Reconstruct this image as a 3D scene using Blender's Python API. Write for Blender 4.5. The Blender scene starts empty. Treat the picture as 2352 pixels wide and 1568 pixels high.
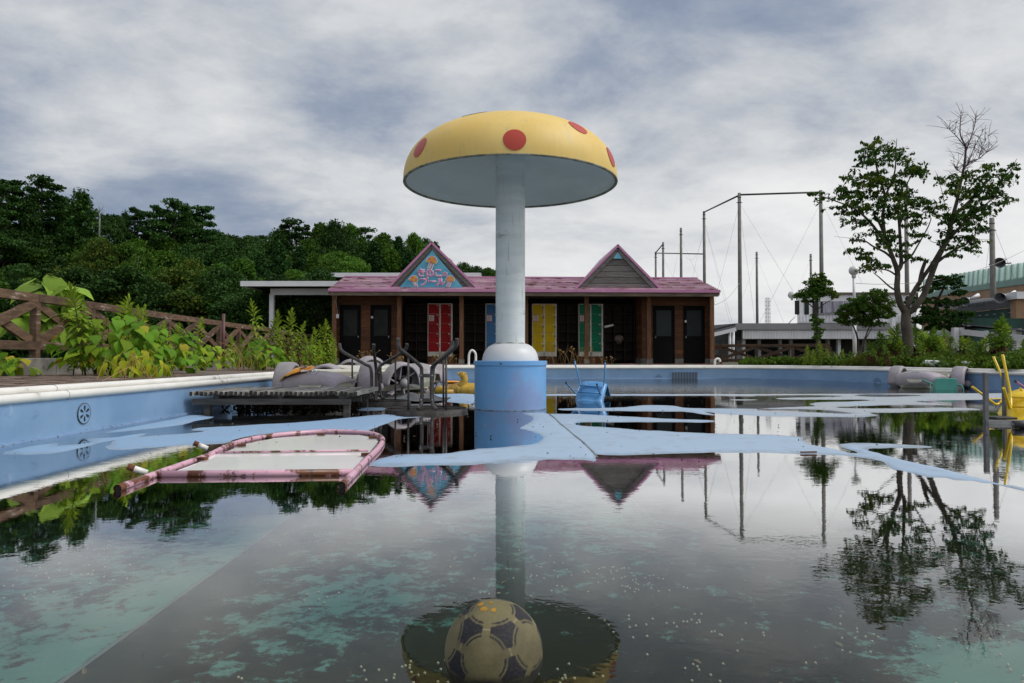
import bpy, bmesh, math, random
import numpy as np
from mathutils import Vector, Matrix, Quaternion
R = math.radians
rng = random.Random(11)
nr = np.random.default_rng(11)
scene = bpy.context.scene
COL = scene.collection

# ------------------------------------------------------------------ camera
FPX, PITCH, CAMZ = 1600.0, math.atan(37/1600), 0.62
cam_d = bpy.data.cameras.new('camera')
cam_d.sensor_width = 36.0
cam_d.lens = 36.0*FPX/2352.0
cam_d.clip_start = 0.05
cam_d.clip_end = 3000
cam = bpy.data.objects.new('camera', cam_d)
COL.objects.link(cam)
cam.location = (0, 0, CAMZ)
cam.rotation_euler = (math.pi/2+PITCH, 0, 0)
scene.camera = cam

# ------------------------------------------------------------------ sky, sun, exposure
CLX, CLY = 2.2, 3.4
SUN_AZ, SUN_EL = R(100), R(50)          # azimuth measured from straight ahead towards the right
sun_dir = Vector((math.sin(SUN_AZ)*math.cos(SUN_EL), math.cos(SUN_AZ)*math.cos(SUN_EL), math.sin(SUN_EL)))
world = bpy.data.worlds.new('World')
scene.world = world
world.use_nodes = True
world.cycles.sampling_method = 'MANUAL'; world.cycles.sample_map_resolution = 512
wt = world.node_tree
wt.nodes.clear()
def wn(t, **kw):
    n = wt.nodes.new(t)
    for k, v in kw.items():
        if isinstance(k, str) and k.startswith('i_'):
            n.inputs[k[2:]].default_value = v
        else:
            setattr(n, k, v)
    return n
def wmath(op, a, b=None, c=None, clamp=False):
    n = wt.nodes.new('ShaderNodeMath'); n.operation = op; n.use_clamp = clamp
    for i, v in enumerate((a, b, c)):
        if v is None: continue
        if hasattr(v, 'is_linked'): wt.links.new(v, n.inputs[i])
        else: n.inputs[i].default_value = v
    return n.outputs[0]
sky = wn('ShaderNodeTexSky'); sky.sky_type = 'NISHITA'; sky.sun_disc = False
sky.sun_elevation = SUN_EL; sky.sun_rotation = SUN_AZ
sky.air_density = 1.0; sky.dust_density = 2.0
tc = wn('ShaderNodeTexCoord')
sep = wn('ShaderNodeSeparateXYZ'); wt.links.new(tc.outputs['Generated'], sep.inputs[0])
zz = wmath('ADD', wmath('MAXIMUM', sep.outputs[2], 0.0), 0.27)
u = wmath('DIVIDE', sep.outputs[0], zz); v = wmath('DIVIDE', sep.outputs[1], zz)
comb = wn('ShaderNodeCombineXYZ'); wt.links.new(u, comb.inputs[0]); wt.links.new(v, comb.inputs[1])
def cloudnoise(scale, rough, off, dist=0.0, detail=5, sx=1.0, rz=0.0):
    mp = wn('ShaderNodeMapping'); mp.inputs['Location'].default_value = off; mp.inputs['Scale'].default_value = (sx, 1, 1)
    mp.inputs['Rotation'].default_value = (0, 0, rz)
    wt.links.new(comb.outputs[0], mp.inputs[0])
    nz = wn('ShaderNodeTexNoise'); nz.inputs['Scale'].default_value = scale; nz.inputs['Detail'].default_value = detail
    nz.inputs['Roughness'].default_value = rough; nz.inputs['Distortion'].default_value = dist
    wt.links.new(mp.outputs[0], nz.inputs['Vector'])
    return nz.outputs['Fac']
big = cloudnoise(0.85, 0.5, (CLX, CLY, 0), 0.12, 3, 1.0, R(-20))
mid = cloudnoise(2.3, 0.62, (CLX*2, CLY, 0), 0.12, 7, 0.8, R(-35))
dens = wmath('ADD', wmath('MULTIPLY', wmath('SUBTRACT', big, .5), 1.55), wmath('MULTIPLY', wmath('SUBTRACT', mid, .5), 1.2))
# thin, bright cloud towards the hidden sun and low over the horizon
vm = wn('ShaderNodeVectorMath'); vm.operation = 'DOT_PRODUCT'
wt.links.new(tc.outputs['Generated'], vm.inputs[0]); vm.inputs[1].default_value = sun_dir
glow = wmath('MULTIPLY', vm.outputs['Value'], 0.46)
hor = wmath('MULTIPLY', wmath('POWER', wmath('SUBTRACT', 1.0, wmath('ABSOLUTE', sep.outputs[2])), 5.0), 0.30)
lit = wmath('ADD', wmath('ADD', wmath('ADD', dens, glow), hor), 0.44)
ramp = wn('ShaderNodeValToRGB')
el = ramp.color_ramp.elements
el[0].position = 0.22; el[0].color = (0.165, 0.202, 0.275, 1)
el[1].position = 1.0; el[1].color = (0.575, 0.575, 0.575, 1)
for p, c in ((0.36, (0.222, 0.256, 0.318, 1)), (0.50, (0.330, 0.352, 0.388, 1)), (0.63, (0.425, 0.438, 0.455, 1)), (0.78, (0.505, 0.510, 0.518, 1))):
    e = el.new(p); e.color = c
wt.links.new(lit, ramp.inputs[0])
bg_sky = wn('ShaderNodeBackground'); bg_sky.inputs[1].default_value = 0.06
wt.links.new(sky.outputs[0], bg_sky.inputs[0])
bg_cl = wn('ShaderNodeBackground'); bg_cl.inputs[1].default_value = 1.0
wt.links.new(ramp.outputs[0], bg_cl.inputs[0])
cover = wn('ShaderNodeMapRange'); cover.inputs[1].default_value = 0.1; cover.inputs[2].default_value = 0.4
cover.inputs[3].default_value = 0.82; cover.inputs[4].default_value = 0.97
wt.links.new(lit, cover.inputs[0])
mixw = wn('ShaderNodeMixShader'); wt.links.new(cover.outputs[0], mixw.inputs[0])
wt.links.new(bg_sky.outputs[0], mixw.inputs[1]); wt.links.new(bg_cl.outputs[0], mixw.inputs[2])
wout = wn('ShaderNodeOutputWorld'); wt.links.new(mixw.outputs[0], wout.inputs[0])

sun_l = bpy.data.lights.new('sun', 'SUN'); sun_l.energy = 1.5; sun_l.angle = R(22); sun_l.color = (1.0, 0.965, 0.91)
sun = bpy.data.objects.new('sun', sun_l); COL.objects.link(sun)
sun.rotation_euler = sun_dir.to_track_quat('Z', 'Y').to_euler()
sun.location = (20, 12, 30)
scene.view_settings.view_transform = 'Standard'
scene.view_settings.look = 'None'
scene.view_settings.exposure = 0.60
scene.view_settings.gamma = 1.0
scene.view_settings.use_curve_mapping = False
scene.cycles.max_bounces = 8
scene.cycles.transparent_max_bounces = 16
scene.cycles.use_denoising = True

# ------------------------------------------------------------------ helpers
_ct, _st = math.cos(PITCH), math.sin(PITCH)
def ray(x, y):
    a, b = (x-1176)/FPX, (784-y)/FPX
    return Vector((a, _ct-b*_st, _st+b*_ct))
def at(x, y, depth):
    """point of the place that stands DEPTH metres ahead, seen at (x, y) of the 2352 px wide picture"""
    d = ray(x, y); t = depth/d.y
    return Vector((d.x*t, depth, CAMZ+d.z*t))
def on(x, y, z=0.0):
    d = ray(x, y); t = (z-CAMZ)/d.z
    return Vector((d.x*t, d.y*t, z))

def catmull(pts, n=6, closed=False):
    pts = [Vector(p) for p in pts]; out = []
    m = len(pts)
    rngi = range(m) if closed else range(m-1)
    for i in rngi:
        if closed: p0, p1, p2, p3 = pts[i-1], pts[i], pts[(i+1) % m], pts[(i+2) % m]
        else: p0, p1, p2, p3 = pts[max(i-1, 0)], pts[i], pts[i+1], pts[min(i+2, m-1)]
        for k in range(n):
            t = k/n; t2 = t*t; t3 = t2*t
            out.append(0.5*((2*p1)+(p2-p0)*t+(2*p0-5*p1+4*p2-p3)*t2+(3*p1-p0-3*p2+p3)*t3))
    if not closed: out.append(pts[-1])
    return out

class MB:
    def __init__(s): s.v = []; s.f = []; s.m = []; s.s = []
    def add(s, verts, faces, m=0, smooth=False):
        o = len(s.v); s.v.extend([tuple(p) for p in verts])
        for f in faces:
            s.f.append(tuple(i+o for i in f)); s.m.append(m); s.s.append(smooth)
        return s
    def box(s, x0, x1, y0, y1, z0, z1, m=0):
        return s.add([(x0,y0,z0),(x1,y0,z0),(x1,y1,z0),(x0,y1,z0),(x0,y0,z1),(x1,y0,z1),(x1,y1,z1),(x0,y1,z1)],
                     [(0,3,2,1),(4,5,6,7),(0,1,5,4),(1,2,6,5),(2,3,7,6),(3,0,4,7)], m)
    def bar(s, p, q, w, h, up=(0,0,1), m=0, ext=0.0):
        p, q = Vector(p), Vector(q); d = (q-p).normalized(); p = p-d*ext; q = q+d*ext
        u = Vector(up); x = d.cross(u)
        if x.length < 1e-4: x = d.cross(Vector((1,0,0)))
        x.normalize(); u = x.cross(d).normalized()
        x = x*(w/2); u = u*(h/2)
        c = [-x-u, x-u, x+u, -x+u]
        return s.add([p+k for k in c]+[q+k for k in c], [(0,1,2,3),(7,6,5,4),(0,4,5,1),(1,5,6,2),(2,6,7,3),(3,7,4,0)], m)
    def tube(s, pts, r, n=10, m=0, closed=False, caps=True, sm=True):
        pts = [Vector(p) for p in pts]; k = len(pts)
        rad = r if isinstance(r, (list, tuple)) else [r]*k
        vs = []; prev = None
        for i, p in enumerate(pts):
            a = pts[i-1] if (i > 0 or closed) else p
            b = pts[(i+1) % k] if (i < k-1 or closed) else p
            d = (b-a)
            if d.length < 1e-9: d = Vector((0,0,1))
            d.normalize()
            if prev is None:
                ref = Vector((0,0,1)) if abs(d.z) < .9 else Vector((1,0,0))
                x = d.cross(ref).normalized()
            else:
                x = prev-d*prev.dot(d)
                if x.length < 1e-6: x = d.cross(Vector((0.3,0.5,0.8)))
                x.normalize()
            prev = x; y = d.cross(x)
            for j in range(n):
                t = 2*math.pi*j/n
                vs.append(p+(x*math.cos(t)+y*math.sin(t))*rad[i])
        fs = []
        for i in range(k if closed else k-1):
            i2 = (i+1) % k
            for j in range(n):
                j2 = (j+1) % n
                fs.append((i*n+j, i*n+j2, i2*n+j2, i2*n+j))
        s.add(vs, fs, m, sm)
        if caps and not closed:
            o = len(s.v)-len(vs)
            s.f.append(tuple(o+j for j in reversed(range(n)))); s.m.append(m); s.s.append(False)
            s.f.append(tuple(o+(k-1)*n+j for j in range(n))); s.m.append(m); s.s.append(False)
        return s
    def lathe(s, prof, n=48, c=(0,0,0), m=0, sm=True):
        vs = []; fs = []; k = len(prof)
        for r, z in prof:
            for j in range(n):
                t = 2*math.pi*j/n
                vs.append((c[0]+r*math.cos(t), c[1]+r*math.sin(t), c[2]+z))
        for i in range(k-1):
            for j in range(n):
                j2 = (j+1) % n
                fs.append((i*n+j, i*n+j2, (i+1)*n+j2, (i+1)*n+j))
        return s.add(vs, fs, m, sm)
    def prism(s, poly, o, ex, ey, depth, m=0):
        o, ex, ey = Vector(o), Vector(ex), Vector(ey); ez = ex.cross(ey).normalized()*depth
        n = len(poly); a = [o+ex*p[0]+ey*p[1] for p in poly]; b = [p+ez for p in a]
        fs = [tuple(reversed(range(n))), tuple(range(n, 2*n))]+[(i, (i+1) % n, n+(i+1) % n, n+i) for i in range(n)]
        return s.add(a+b, fs, m)
    def ball(s, c, r, nu=12, nv=8, m=0, sc=(1,1,1)):
        vs = [(c[0], c[1], c[2]-r*sc[2])]; fs = []
        for i in range(1, nv):
            a = -math.pi/2+math.pi*i/nv
            for j in range(nu):
                t = 2*math.pi*j/nu
                vs.append((c[0]+r*sc[0]*math.cos(a)*math.cos(t), c[1]+r*sc[1]*math.cos(a)*math.sin(t), c[2]+r*sc[2]*math.sin(a)))
        vs.append((c[0], c[1], c[2]+r*sc[2])); last = len(vs)-1
        for j in range(nu):
            fs.append((0, 1+(j+1) % nu, 1+j)); fs.append((last, 1+(nv-2)*nu+j, 1+(nv-2)*nu+(j+1) % nu))
        for i in range(nv-2):
            for j in range(nu):
                fs.append((1+i*nu+j, 1+i*nu+(j+1) % nu, 1+(i+1)*nu+(j+1) % nu, 1+(i+1)*nu+j))
        return s.add(vs, fs, m, True)
    def xf(s, M, start=0):
        for i in range(start, len(s.v)): s.v[i] = tuple(M @ Vector(s.v[i]))
        return s
    def mesh(s, name, mats):
        me = bpy.data.meshes.new(name); me.from_pydata(s.v, [], s.f)
        for mt in (mats if isinstance(mats, (list, tuple)) else [mats]): me.materials.append(mt)
        me.polygons.foreach_set('material_index', s.m); me.polygons.foreach_set('use_smooth', s.s)
        me.update(); return me
    def build(s, name, mats, parent=None, bevel=0.0, loc=None, rot=None, solid=None):
        return obj(name, s.mesh(name, mats), parent, bevel, loc, rot, solid)

def obj(name, me, parent=None, bevel=0.0, loc=None, rot=None, solid=None):
    o = bpy.data.objects.new(name, me); COL.objects.link(o)
    if parent is not None: o.parent = parent
    if loc is not None: o.location = loc
    if rot is not None: o.rotation_euler = rot
    if solid: md = o.modifiers.new('solidify', 'SOLIDIFY'); md.thickness = solid; md.offset = 0
    if bevel: md = o.modifiers.new('bevel', 'BEVEL'); md.width = bevel; md.segments = 2; md.limit_method = 'ANGLE'; md.angle_limit = R(40)
    return o
def nth(i): return '%d%s' % (i, 'th' if 10 <= i % 100 <= 20 else {1:'st',2:'nd',3:'rd'}.get(i % 10, 'th'))
def tag(o, label=None, cat=None, group=None, kind=None):
    if label: o['label'] = label
    if cat: o['category'] = cat
    if group: o['group'] = group
    if kind: o['kind'] = kind
    return o
def thing(name, label, cat, loc=(0,0,0), rz=0.0, group=None, rot=None):
    o = bpy.data.objects.new(name, None); COL.objects.link(o)
    o.empty_display_size = 0.1
    o.location = loc; o.rotation_euler = rot if rot is not None else (0, 0, rz)
    return tag(o, label, cat, group)
def copy_tree(o, parent=None):
    c = o.copy(); COL.objects.link(c)
    if parent is not None: c.parent = parent
    for ch in list(o.children): copy_tree(ch, c)
    return c

# ------------------------------------------------------------------ materials
class NT:
    def __init__(s, name):
        s.mat = bpy.data.materials.new(name); s.mat.use_nodes = True; s.t = s.mat.node_tree; s.t.nodes.clear()
        s.out = s.t.nodes.new('ShaderNodeOutputMaterial')
    def n(s, t, **kw):
        n = s.t.nodes.new(t)
        for k, v in kw.items(): setattr(n, k, v)
        return n
    def l(s, a, b): s.t.links.new(a, b)
    def math(s, op, a, b=None, clamp=False):
        n = s.t.nodes.new('ShaderNodeMath'); n.operation = op; n.use_clamp = clamp
        for i, v in enumerate((a, b)):
            if v is None: continue
            if hasattr(v, 'is_linked'): s.l(v, n.inputs[i])
            else: n.inputs[i].default_value = v
        return n.outputs[0]
    def coord(s, kind='Object', stretch=(1,1,1), rot=(0,0,0)):
        tcn = s.n('ShaderNodeTexCoord'); mp = s.n('ShaderNodeMapping')
        mp.inputs['Scale'].default_value = stretch; mp.inputs['Rotation'].default_value = rot
        s.l(tcn.outputs[kind], mp.inputs[0]); return mp.outputs[0]
    def noise(s, vec, scale, detail=6, rough=.6, dist=0.0):
        z = s.n('ShaderNodeTexNoise'); z.inputs['Scale'].default_value = scale; z.inputs['Detail'].default_value = detail
        z.inputs['Roughness'].default_value = rough; z.inputs['Distortion'].default_value = dist
        if vec is not None: s.l(vec, z.inputs['Vector'])
        return z.outputs['Fac']
    def rng(s, val, lo, hi, a=0.0, b=1.0):
        m = s.n('ShaderNodeMapRange'); m.interpolation_type = 'SMOOTHSTEP'
        for i, x in enumerate((lo, hi, a, b)): m.inputs[i+1].default_value = x
        s.l(val, m.inputs[0]); return m.outputs[0]
    def mix(s, fac, a, b, mode='MIX'):
        m = s.n('ShaderNodeMix', data_type='RGBA', blend_type=mode)
        for sock, val in ((m.inputs[0], fac), (m.inputs[6], a), (m.inputs[7], b)):
            if hasattr(val, 'is_linked'): s.l(val, sock)
            else: sock.default_value = (val if not isinstance(val, tuple) else (*val[:3], 1)) 
        return m.outputs[2]
    def bsdf(s, col, rough=.6, metal=0.0, spec=.5, normal=None, coat=0.0):
        b = s.n('ShaderNodeBsdfPrincipled')
        for k, val in (('Base Color', col), ('Roughness', rough), ('Metallic', metal), ('Specular IOR Level', spec), ('Coat Weight', coat)):
            if hasattr(val, 'is_linked'): s.l(val, b.inputs[k])
            else: b.inputs[k].default_value = (*val[:3], 1) if isinstance(val, tuple) else val
        if normal is not None: s.l(normal, b.inputs['Normal'])
        return b.outputs[0]
    def bump(s, h, strength=.3, dist=.01):
        b = s.n('ShaderNodeBump'); b.inputs['Strength'].default_value = strength; b.inputs['Distance'].default_value = dist
        s.l(h, b.inputs['Height']); return b.outputs[0]
    def objrand(s): return s.n('ShaderNodeObjectInfo').outputs['Random']
    def island(s): return s.n('ShaderNodeNewGeometry').outputs['Random Per Island']
    def vary(s, col, fac, lo=.75, hi=1.2):
        h = s.n('ShaderNodeHueSaturation'); s.l(s.rng(fac, 0, 1, lo, hi), h.inputs['Value'])
        if hasattr(col, 'is_linked'): s.l(col, h.inputs['Color'])
        else: h.inputs['Color'].default_value = (*col[:3], 1)
        return h.outputs[0]
    def done(s, sh): s.l(sh, s.out.inputs[0]); return s.mat

def pbr(name, col, col2=None, scale=4.0, stretch=(1,1,1), lo=.4, hi=.65, rough=.6, bump=.2, bscale=None, bdist=.004, spots=None,
        spots2=None, rnd=0.0, metal=0.0, spec=.5, detail=7, coat=0.0):
    t = NT(name); vec = t.coord('Object', stretch)
    nz = t.noise(vec, scale, detail)
    c = t.mix(t.rng(nz, lo, hi), col, col2 or tuple(x*.8 for x in col))
    rr = rough
    for sp in (spots, spots2):
        if sp:
            sc, ssc, slo, shi = sp[:4]; st = sp[4] if len(sp) > 4 else (1,1,1)
            f = t.rng(t.noise(t.coord('Object', st), ssc, 8, .65), slo, shi)
            c = t.mix(f, c, sc)
    if rnd: c = t.vary(c, t.objrand(), 1-rnd, 1+rnd)
    nrm = t.bump(t.noise(vec, bscale or scale*6, 6), bump, bdist) if bump else None
    return t.done(t.bsdf(c, rr, metal, spec, nrm, coat))

def leafmat(name, c1, c2, tip=None, trans=.35, rough=.5, old=None):
    t = NT(name)
    c = t.mix(t.island(), c1, c2)
    if tip: c = t.mix(t.rng(t.noise(t.coord('Object'), 1.3, 3), .5, .68), c, tip)
    if old:
        c = t.mix(t.rng(t.noise(t.coord('Object'), 30, 5, .7), .45, .75, 0, .45), c, tuple(x*.45 for x in c1))
        c = t.mix(t.rng(t.objrand(), .90, .97), c, old)
    c = t.vary(c, t.objrand(), .72, 1.25)
    b = t.bsdf(c, max(rough, .55), 0, .12)
    tr = t.n('ShaderNodeBsdfTranslucent'); t.l(c, tr.inputs[0])
    ms = t.n('ShaderNodeMixShader'); ms.inputs[0].default_value = trans
    t.l(b, ms.inputs[1]); t.l(tr.outputs[0], ms.inputs[2])
    return t.done(ms.outputs[0])
MT = {}
MT['white_paint'] = pbr('white_paint', (.62,.64,.66), (.52,.54,.56), 2.2, rough=.45, bump=.05, spots=((.20,.19,.16), 5, .66, .82))
MT['coping'] = pbr('coping', (.78,.77,.74), (.68,.67,.63), 1.5, rough=.35, bump=.05, spots=((.16,.15,.12), 3.2, .60, .74), spots2=((.33,.24,.15), 1.1, .66, .8))
MT['stem_white'] = pbr('stem_white', (.66,.71,.72), (.57,.63,.65), 1.6, stretch=(1,1,6), rough=.38, bump=.25, bscale=9, bdist=.006, spots=((.25,.27,.26), 3.0, .56, .80, (1,1,2.5)), spots2=((.33,.34,.31), 4.0, .58, .74, (6,6,.5)))
MT['drum_blue'] = pbr('drum_blue', (.125,.34,.66), (.165,.38,.69), 1.4, rough=.38, bump=.04, spots=((.45,.55,.68), 5.5, .70, .74), spots2=((.20,.30,.55), .9, .5, .62))
MT['pool_blue'] = pbr('pool_blue', (.16,.285,.475), (.215,.35,.54), .9, rough=.45, bump=.05, spots=((.40,.50,.63), 3.0, .66, .74, (1.5,1.5,.3)), spots2=((.06,.10,.20), .8, .60, .74, (1,1,2)))
MT['dark_void'] = pbr('dark_void', (.012,.011,.010), rough=.8, bump=0)
MT['black_rubber'] = pbr('black_rubber', (.018,.018,.020), (.03,.03,.03), 5, rough=.5)
MT['concrete'] = pbr('concrete', (.22,.21,.19), (.13,.125,.115), 3, rough=.9, bump=.5, bscale=40, rnd=.2, spots=((.06,.06,.045), 4, .58, .72))
MT['pole_concrete'] = pbr('pole_concrete', (.19,.18,.165), (.13,.125,.12), 1.2, rough=.85, bump=.2, rnd=.1)
MT['brown_steel'] = pbr('brown_steel', (.040,.033,.031), (.085,.078,.074), 7, rough=.42, bump=.2, bscale=60, spots=((.19,.18,.175), 22, .64, .72), spots2=((.10,.045,.02), 5, .62, .72))
MT['grey_steel'] = pbr('grey_steel', (.16,.16,.172), (.11,.11,.12), 8, rough=.45, metal=.35, bump=.1, spots=((.09,.045,.02), 6, .66, .76))
MT['pink_tube'] = pbr('pink_tube', (.60,.35,.445), (.54,.31,.40), 4, rough=.35, bump=.3, bscale=40, spots=((.13,.045,.018), 8.5, .50, .575), spots2=((.022,.013,.010), 9, .585, .66))
MT['white_rust_tube'] = pbr('white_rust_tube', (.72,.72,.70), (.6,.6,.58), 5, rough=.45, bump=.2, spots=((.17,.06,.02), 11, .52, .60), spots2=((.02,.015,.012), 13, .62, .68))
MT['rust'] = pbr('rust', (.14,.05,.02), (.07,.025,.012), 12, rough=.85, bump=.5, bscale=70)
MT['wet_panel'] = pbr('wet_panel', (.86,.87,.86), (.80,.81,.81), 1.1, rough=.08, bump=0, spots=((.45,.45,.42), 14, .70, .78))
MT['blue_chair'] = pbr('blue_chair', (.075,.27,.56), (.06,.22,.48), 6, rough=.33, bump=.05, spots=((.42,.55,.66), 16, .66, .74), spots2=((.12,.05,.015), 9, .66, .72))
MT['yellow_chair'] = pbr('yellow_chair', (.80,.56,.012), (.70,.47,.012), 6, rough=.28, bump=.04, spots=((.22,.10,.01), 13, .70, .78))
MT['teal_chair'] = pbr('teal_chair', (.075,.34,.29), (.06,.28,.24), 5, rough=.6, bump=.1)
MT['pink_chair'] = pbr('pink_chair', (.62,.25,.40), (.5,.2,.33), 5, rough=.4)
MT['boat_grey'] = pbr('boat_grey', (.30,.275,.305), (.235,.225,.235), 3.5, rough=.55, bump=.25, bscale=60, bdist=.002, spots=((.12,.12,.11), 3, .58, .76), spots2=((.36,.31,.41), 1.4, .52, .68))
MT['boat_cream'] = pbr('boat_cream', (.60,.58,.49), (.50,.48,.41), 2.5, rough=.4, bump=.08, spots=((.16,.15,.12), 5, .64, .78))
MT['boat_dark'] = pbr('boat_dark', (.06,.06,.065), (.04,.04,.045), 6, rough=.6)
MT['tarp'] = pbr('tarp', (.78,.33,.012), (.66,.26,.01), 5, rough=.4, bump=.4, bscale=12, bdist=.01)
MT['tiger'] = pbr('tiger', (.42,.25,.025), (.55,.35,.04), 8, rough=.45, bump=.3, spots=((.20,.13,.10), 7, .57, .64, (3,.6,.6)), spots2=((.34,.30,.25), 4, .62, .72))
MT['log'] = pbr('log', (.25,.14,.03), (.10,.05,.015), 9, stretch=(1,6,6), rough=.7, bump=.5)
MT['locker_white'] = pbr('locker_white', (.66,.63,.55), (.56,.53,.46), 3, rough=.45, bump=.05, spots=((.20,.08,.02), 9, .60, .70), spots2=((.12,.05,.015), 22, .66, .72))
for nm, c in (('red', (.33,.006,.009)), ('blue', (.055,.18,.38)), ('yellow', (.60,.41,.006)), ('green', (.004,.19,.095))):
    MT['locker_'+nm] = pbr('locker_'+nm, c, tuple(x*.86 for x in c), 3, rough=.5, bump=.03, rnd=.08, spec=.15)
MT['lock_metal'] = pbr('lock_metal', (.28,.25,.20), (.2,.12,.05), 15, rough=.4, metal=.3)
MT['paper'] = pbr('paper', (.70,.68,.66), rough=.8, bump=0)
MT['paper_red'] = pbr('paper_red', (.45,.06,.08), rough=.8, bump=0)
MT['ink'] = pbr('ink', (.05,.05,.06), rough=.7, bump=0)
def wood(name, c1, c2, c3, st, sc=3.0, rnd=.2, rough=.75, wear=None, bump=.5):
    return pbr(name, c1, c2, sc, st, .38, .62, rough, bump, sc*3, .004, (c3, sc*1.3, .57, .7, st), wear, rnd)
MT['wood_brown_h'] = wood('wood_brown_h', (.135,.048,.014), (.070,.025,.009), (.028,.011,.006), (1.2,6,14), 2.6, .25, wear=((.34,.25,.18), 3.5, .66, .74, (1,1,7)))
MT['wood_brown_v'] = wood('wood_brown_v', (.19,.085,.035), (.11,.048,.020), (.05,.022,.012), (14,14,1.0), 2.2, .15, wear=((.30,.24,.19), 3.0, .60, .70, (5,5,.8)))
MT['wood_grey'] = wood('wood_grey', (.165,.155,.150), (.105,.098,.094), (.045,.04,.038), (1.2,8,16), 2.4, .22)
MT['wood_fascia'] = wood('wood_fascia', (.17,.13,.095), (.10,.075,.055), (.04,.028,.02), (.9,8,10), 2.4, .1)
MT['wood_fence'] = wood('wood_fence', (.125,.074,.043), (.072,.040,.023), (.028,.015,.009), (4,2.0,9), 2.2, .2, wear=((.30,.255,.215), 2.2, .57, .68, (4,1.2,6)))
MT['wood_fence_dark'] = wood('wood_fence_dark', (.075,.040,.022), (.042,.022,.013), (.02,.011,.007), (1.2,6,9), 2.2, .2)
MT['wood_slat'] = wood('wood_slat', (.30,.295,.28), (.15,.147,.14), (.035,.033,.031), (22,1.6,22), 1.6, .45, .7)
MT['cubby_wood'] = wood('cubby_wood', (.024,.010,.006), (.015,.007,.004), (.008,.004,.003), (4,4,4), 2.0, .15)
MT['bark'] = pbr('bark', (.10,.082,.066), (.050,.040,.032), 6, (1,1,.35), rough=.95, bump=.9, bscale=14, bdist=.02, spots=((.17,.16,.14), 5, .62, .72))
MT['bark_dark'] = pbr('bark_dark', (.045,.034,.026), (.03,.022,.017), 6, (1,1,.3), rough=.95, bump=.8, bscale=12, bdist=.02)
MT['twig_purple'] = pbr('twig_purple', (.085,.055,.06), (.06,.04,.045), 9, rough=.9, bump=0)
MT['weed_stem'] = pbr('weed_stem', (.07,.075,.02), (.09,.045,.02), 2, rough=.8, bump=0)
MT['dry_straw'] = pbr('dry_straw', (.36,.23,.085), (.25,.15,.05), 6, rough=.9, bump=0)
MT['galv'] = pbr('galv', (.30,.31,.32), (.22,.23,.24), 4, rough=.4, metal=.4, bump=.05)
MT['dark_metal'] = pbr('dark_metal', (.06,.062,.066), (.04,.042,.045), 4, rough=.5, bump=.05)
MT['white_clad'] = pbr('white_clad', (.74,.75,.78), (.66,.67,.70), 1, rough=.5, bump=.03, spots=((.30,.27,.22), 1.6, .66, .8, (1,1,.3)))
MT['grey_clad'] = pbr('grey_clad', (.235,.23,.245), (.20,.20,.21), 1, rough=.5, bump=.03)
MT['glass_dark'] = pbr('glass_dark', (.010,.014,.015), (.018,.026,.028), .6, rough=.3, spec=.2, bump=0)
MT['glass_teal'] = pbr('glass_teal', (.030,.085,.085), (.018,.05,.05), .8, rough=.08, bump=0)
MT['curtain'] = pbr('curtain', (.42,.42,.48), (.26,.26,.32), 3, (6,6,.6), rough=.8, bump=.3)
MT['door_black'] = pbr('door_black', (.005,.005,.006), (.007,.007,.007), 4, rough=.7, spec=.1, bump=.03)
MT['door_pane'] = pbr('door_pane', (.022,.026,.023), (.012,.014,.014), 2, rough=.5, spec=.15, bump=.3, bscale=90, bdist=.002)
MT['asphalt'] = pbr('asphalt', (.06,.058,.055), (.045,.044,.042), 2, rough=.9, bump=.4, bscale=60)

# ================================================================== the pool
DECK = 0.39
def outline():
    p = [(-3.58, -4.0)]
    p += [(-3.58, y) for y in (0, 4, 8, 12, 16, 18.4)]
    p += [(-1.58-2.0*math.cos(t), 18.7+2.0*math.sin(t)) for t in [R(a) for a in range(10, 91, 10)]]
    p += [(x, 20.7) for x in (0, 2, 4, 5.4)]
    p += [(6.3, 20.62), (7.2, 20.2), (8.0, 19.4), (8.6, 18.3), (9.0, 16.8), (9.2, 15.2), (9.3, 13.8), (9.4, 11), (9.45, 6), (9.45, 0), (9.45, -4.0)]
    return [Vector((x, y, 0)) for x, y in p]
OUT = outline()
def offset(pts, d):
    res = []; n = len(pts)
    for i in range(n):
        a, b, c = pts[i-1], pts[i], pts[(i+1) % n]
        n1 = Vector((-(b-a).y, (b-a).x, 0)).normalized(); n2 = Vector((-(c-b).y, (c-b).x, 0)).normalized()
        m = (n1+n2).normalized(); k = max(.35, m.dot(n1))
        res.append(b+m*(d/k))
    return res
# --- ground sheet, from the deck's outer edge to the horizon
big = [Vector((p.x-3, p.y-8, 0)).normalized()*900 for p in OUT]
o1 = offset(OUT, 3.2); m_ = len(OUT)
mid = [a+(b-a)*.02 for a, b in zip(o1, big)]
mb = MB()
vs = [(p.x, p.y, .365) for p in o1]+[(p.x, p.y, .33) for p in mid]+[(p.x, p.y, .30) for p in big]
fs = []
for k in (0, 1):
    for i in range(m_):
        j = (i+1) % m_; fs.append((k*m_+i, k*m_+j, (k+1)*m_+j, (k+1)*m_+i))
mb.add(vs, fs)
MT['ground'] = pbr('ground', (.085,.075,.05), (.045,.055,.022), .35, rough=.95, bump=.5, bscale=8, bdist=.03, spots=((.15,.12,.085), .8, .55, .7))
tag(mb.build('ground', MT['ground']), 'bare earth and weedy ground around the pool deck', kind='structure')
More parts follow.
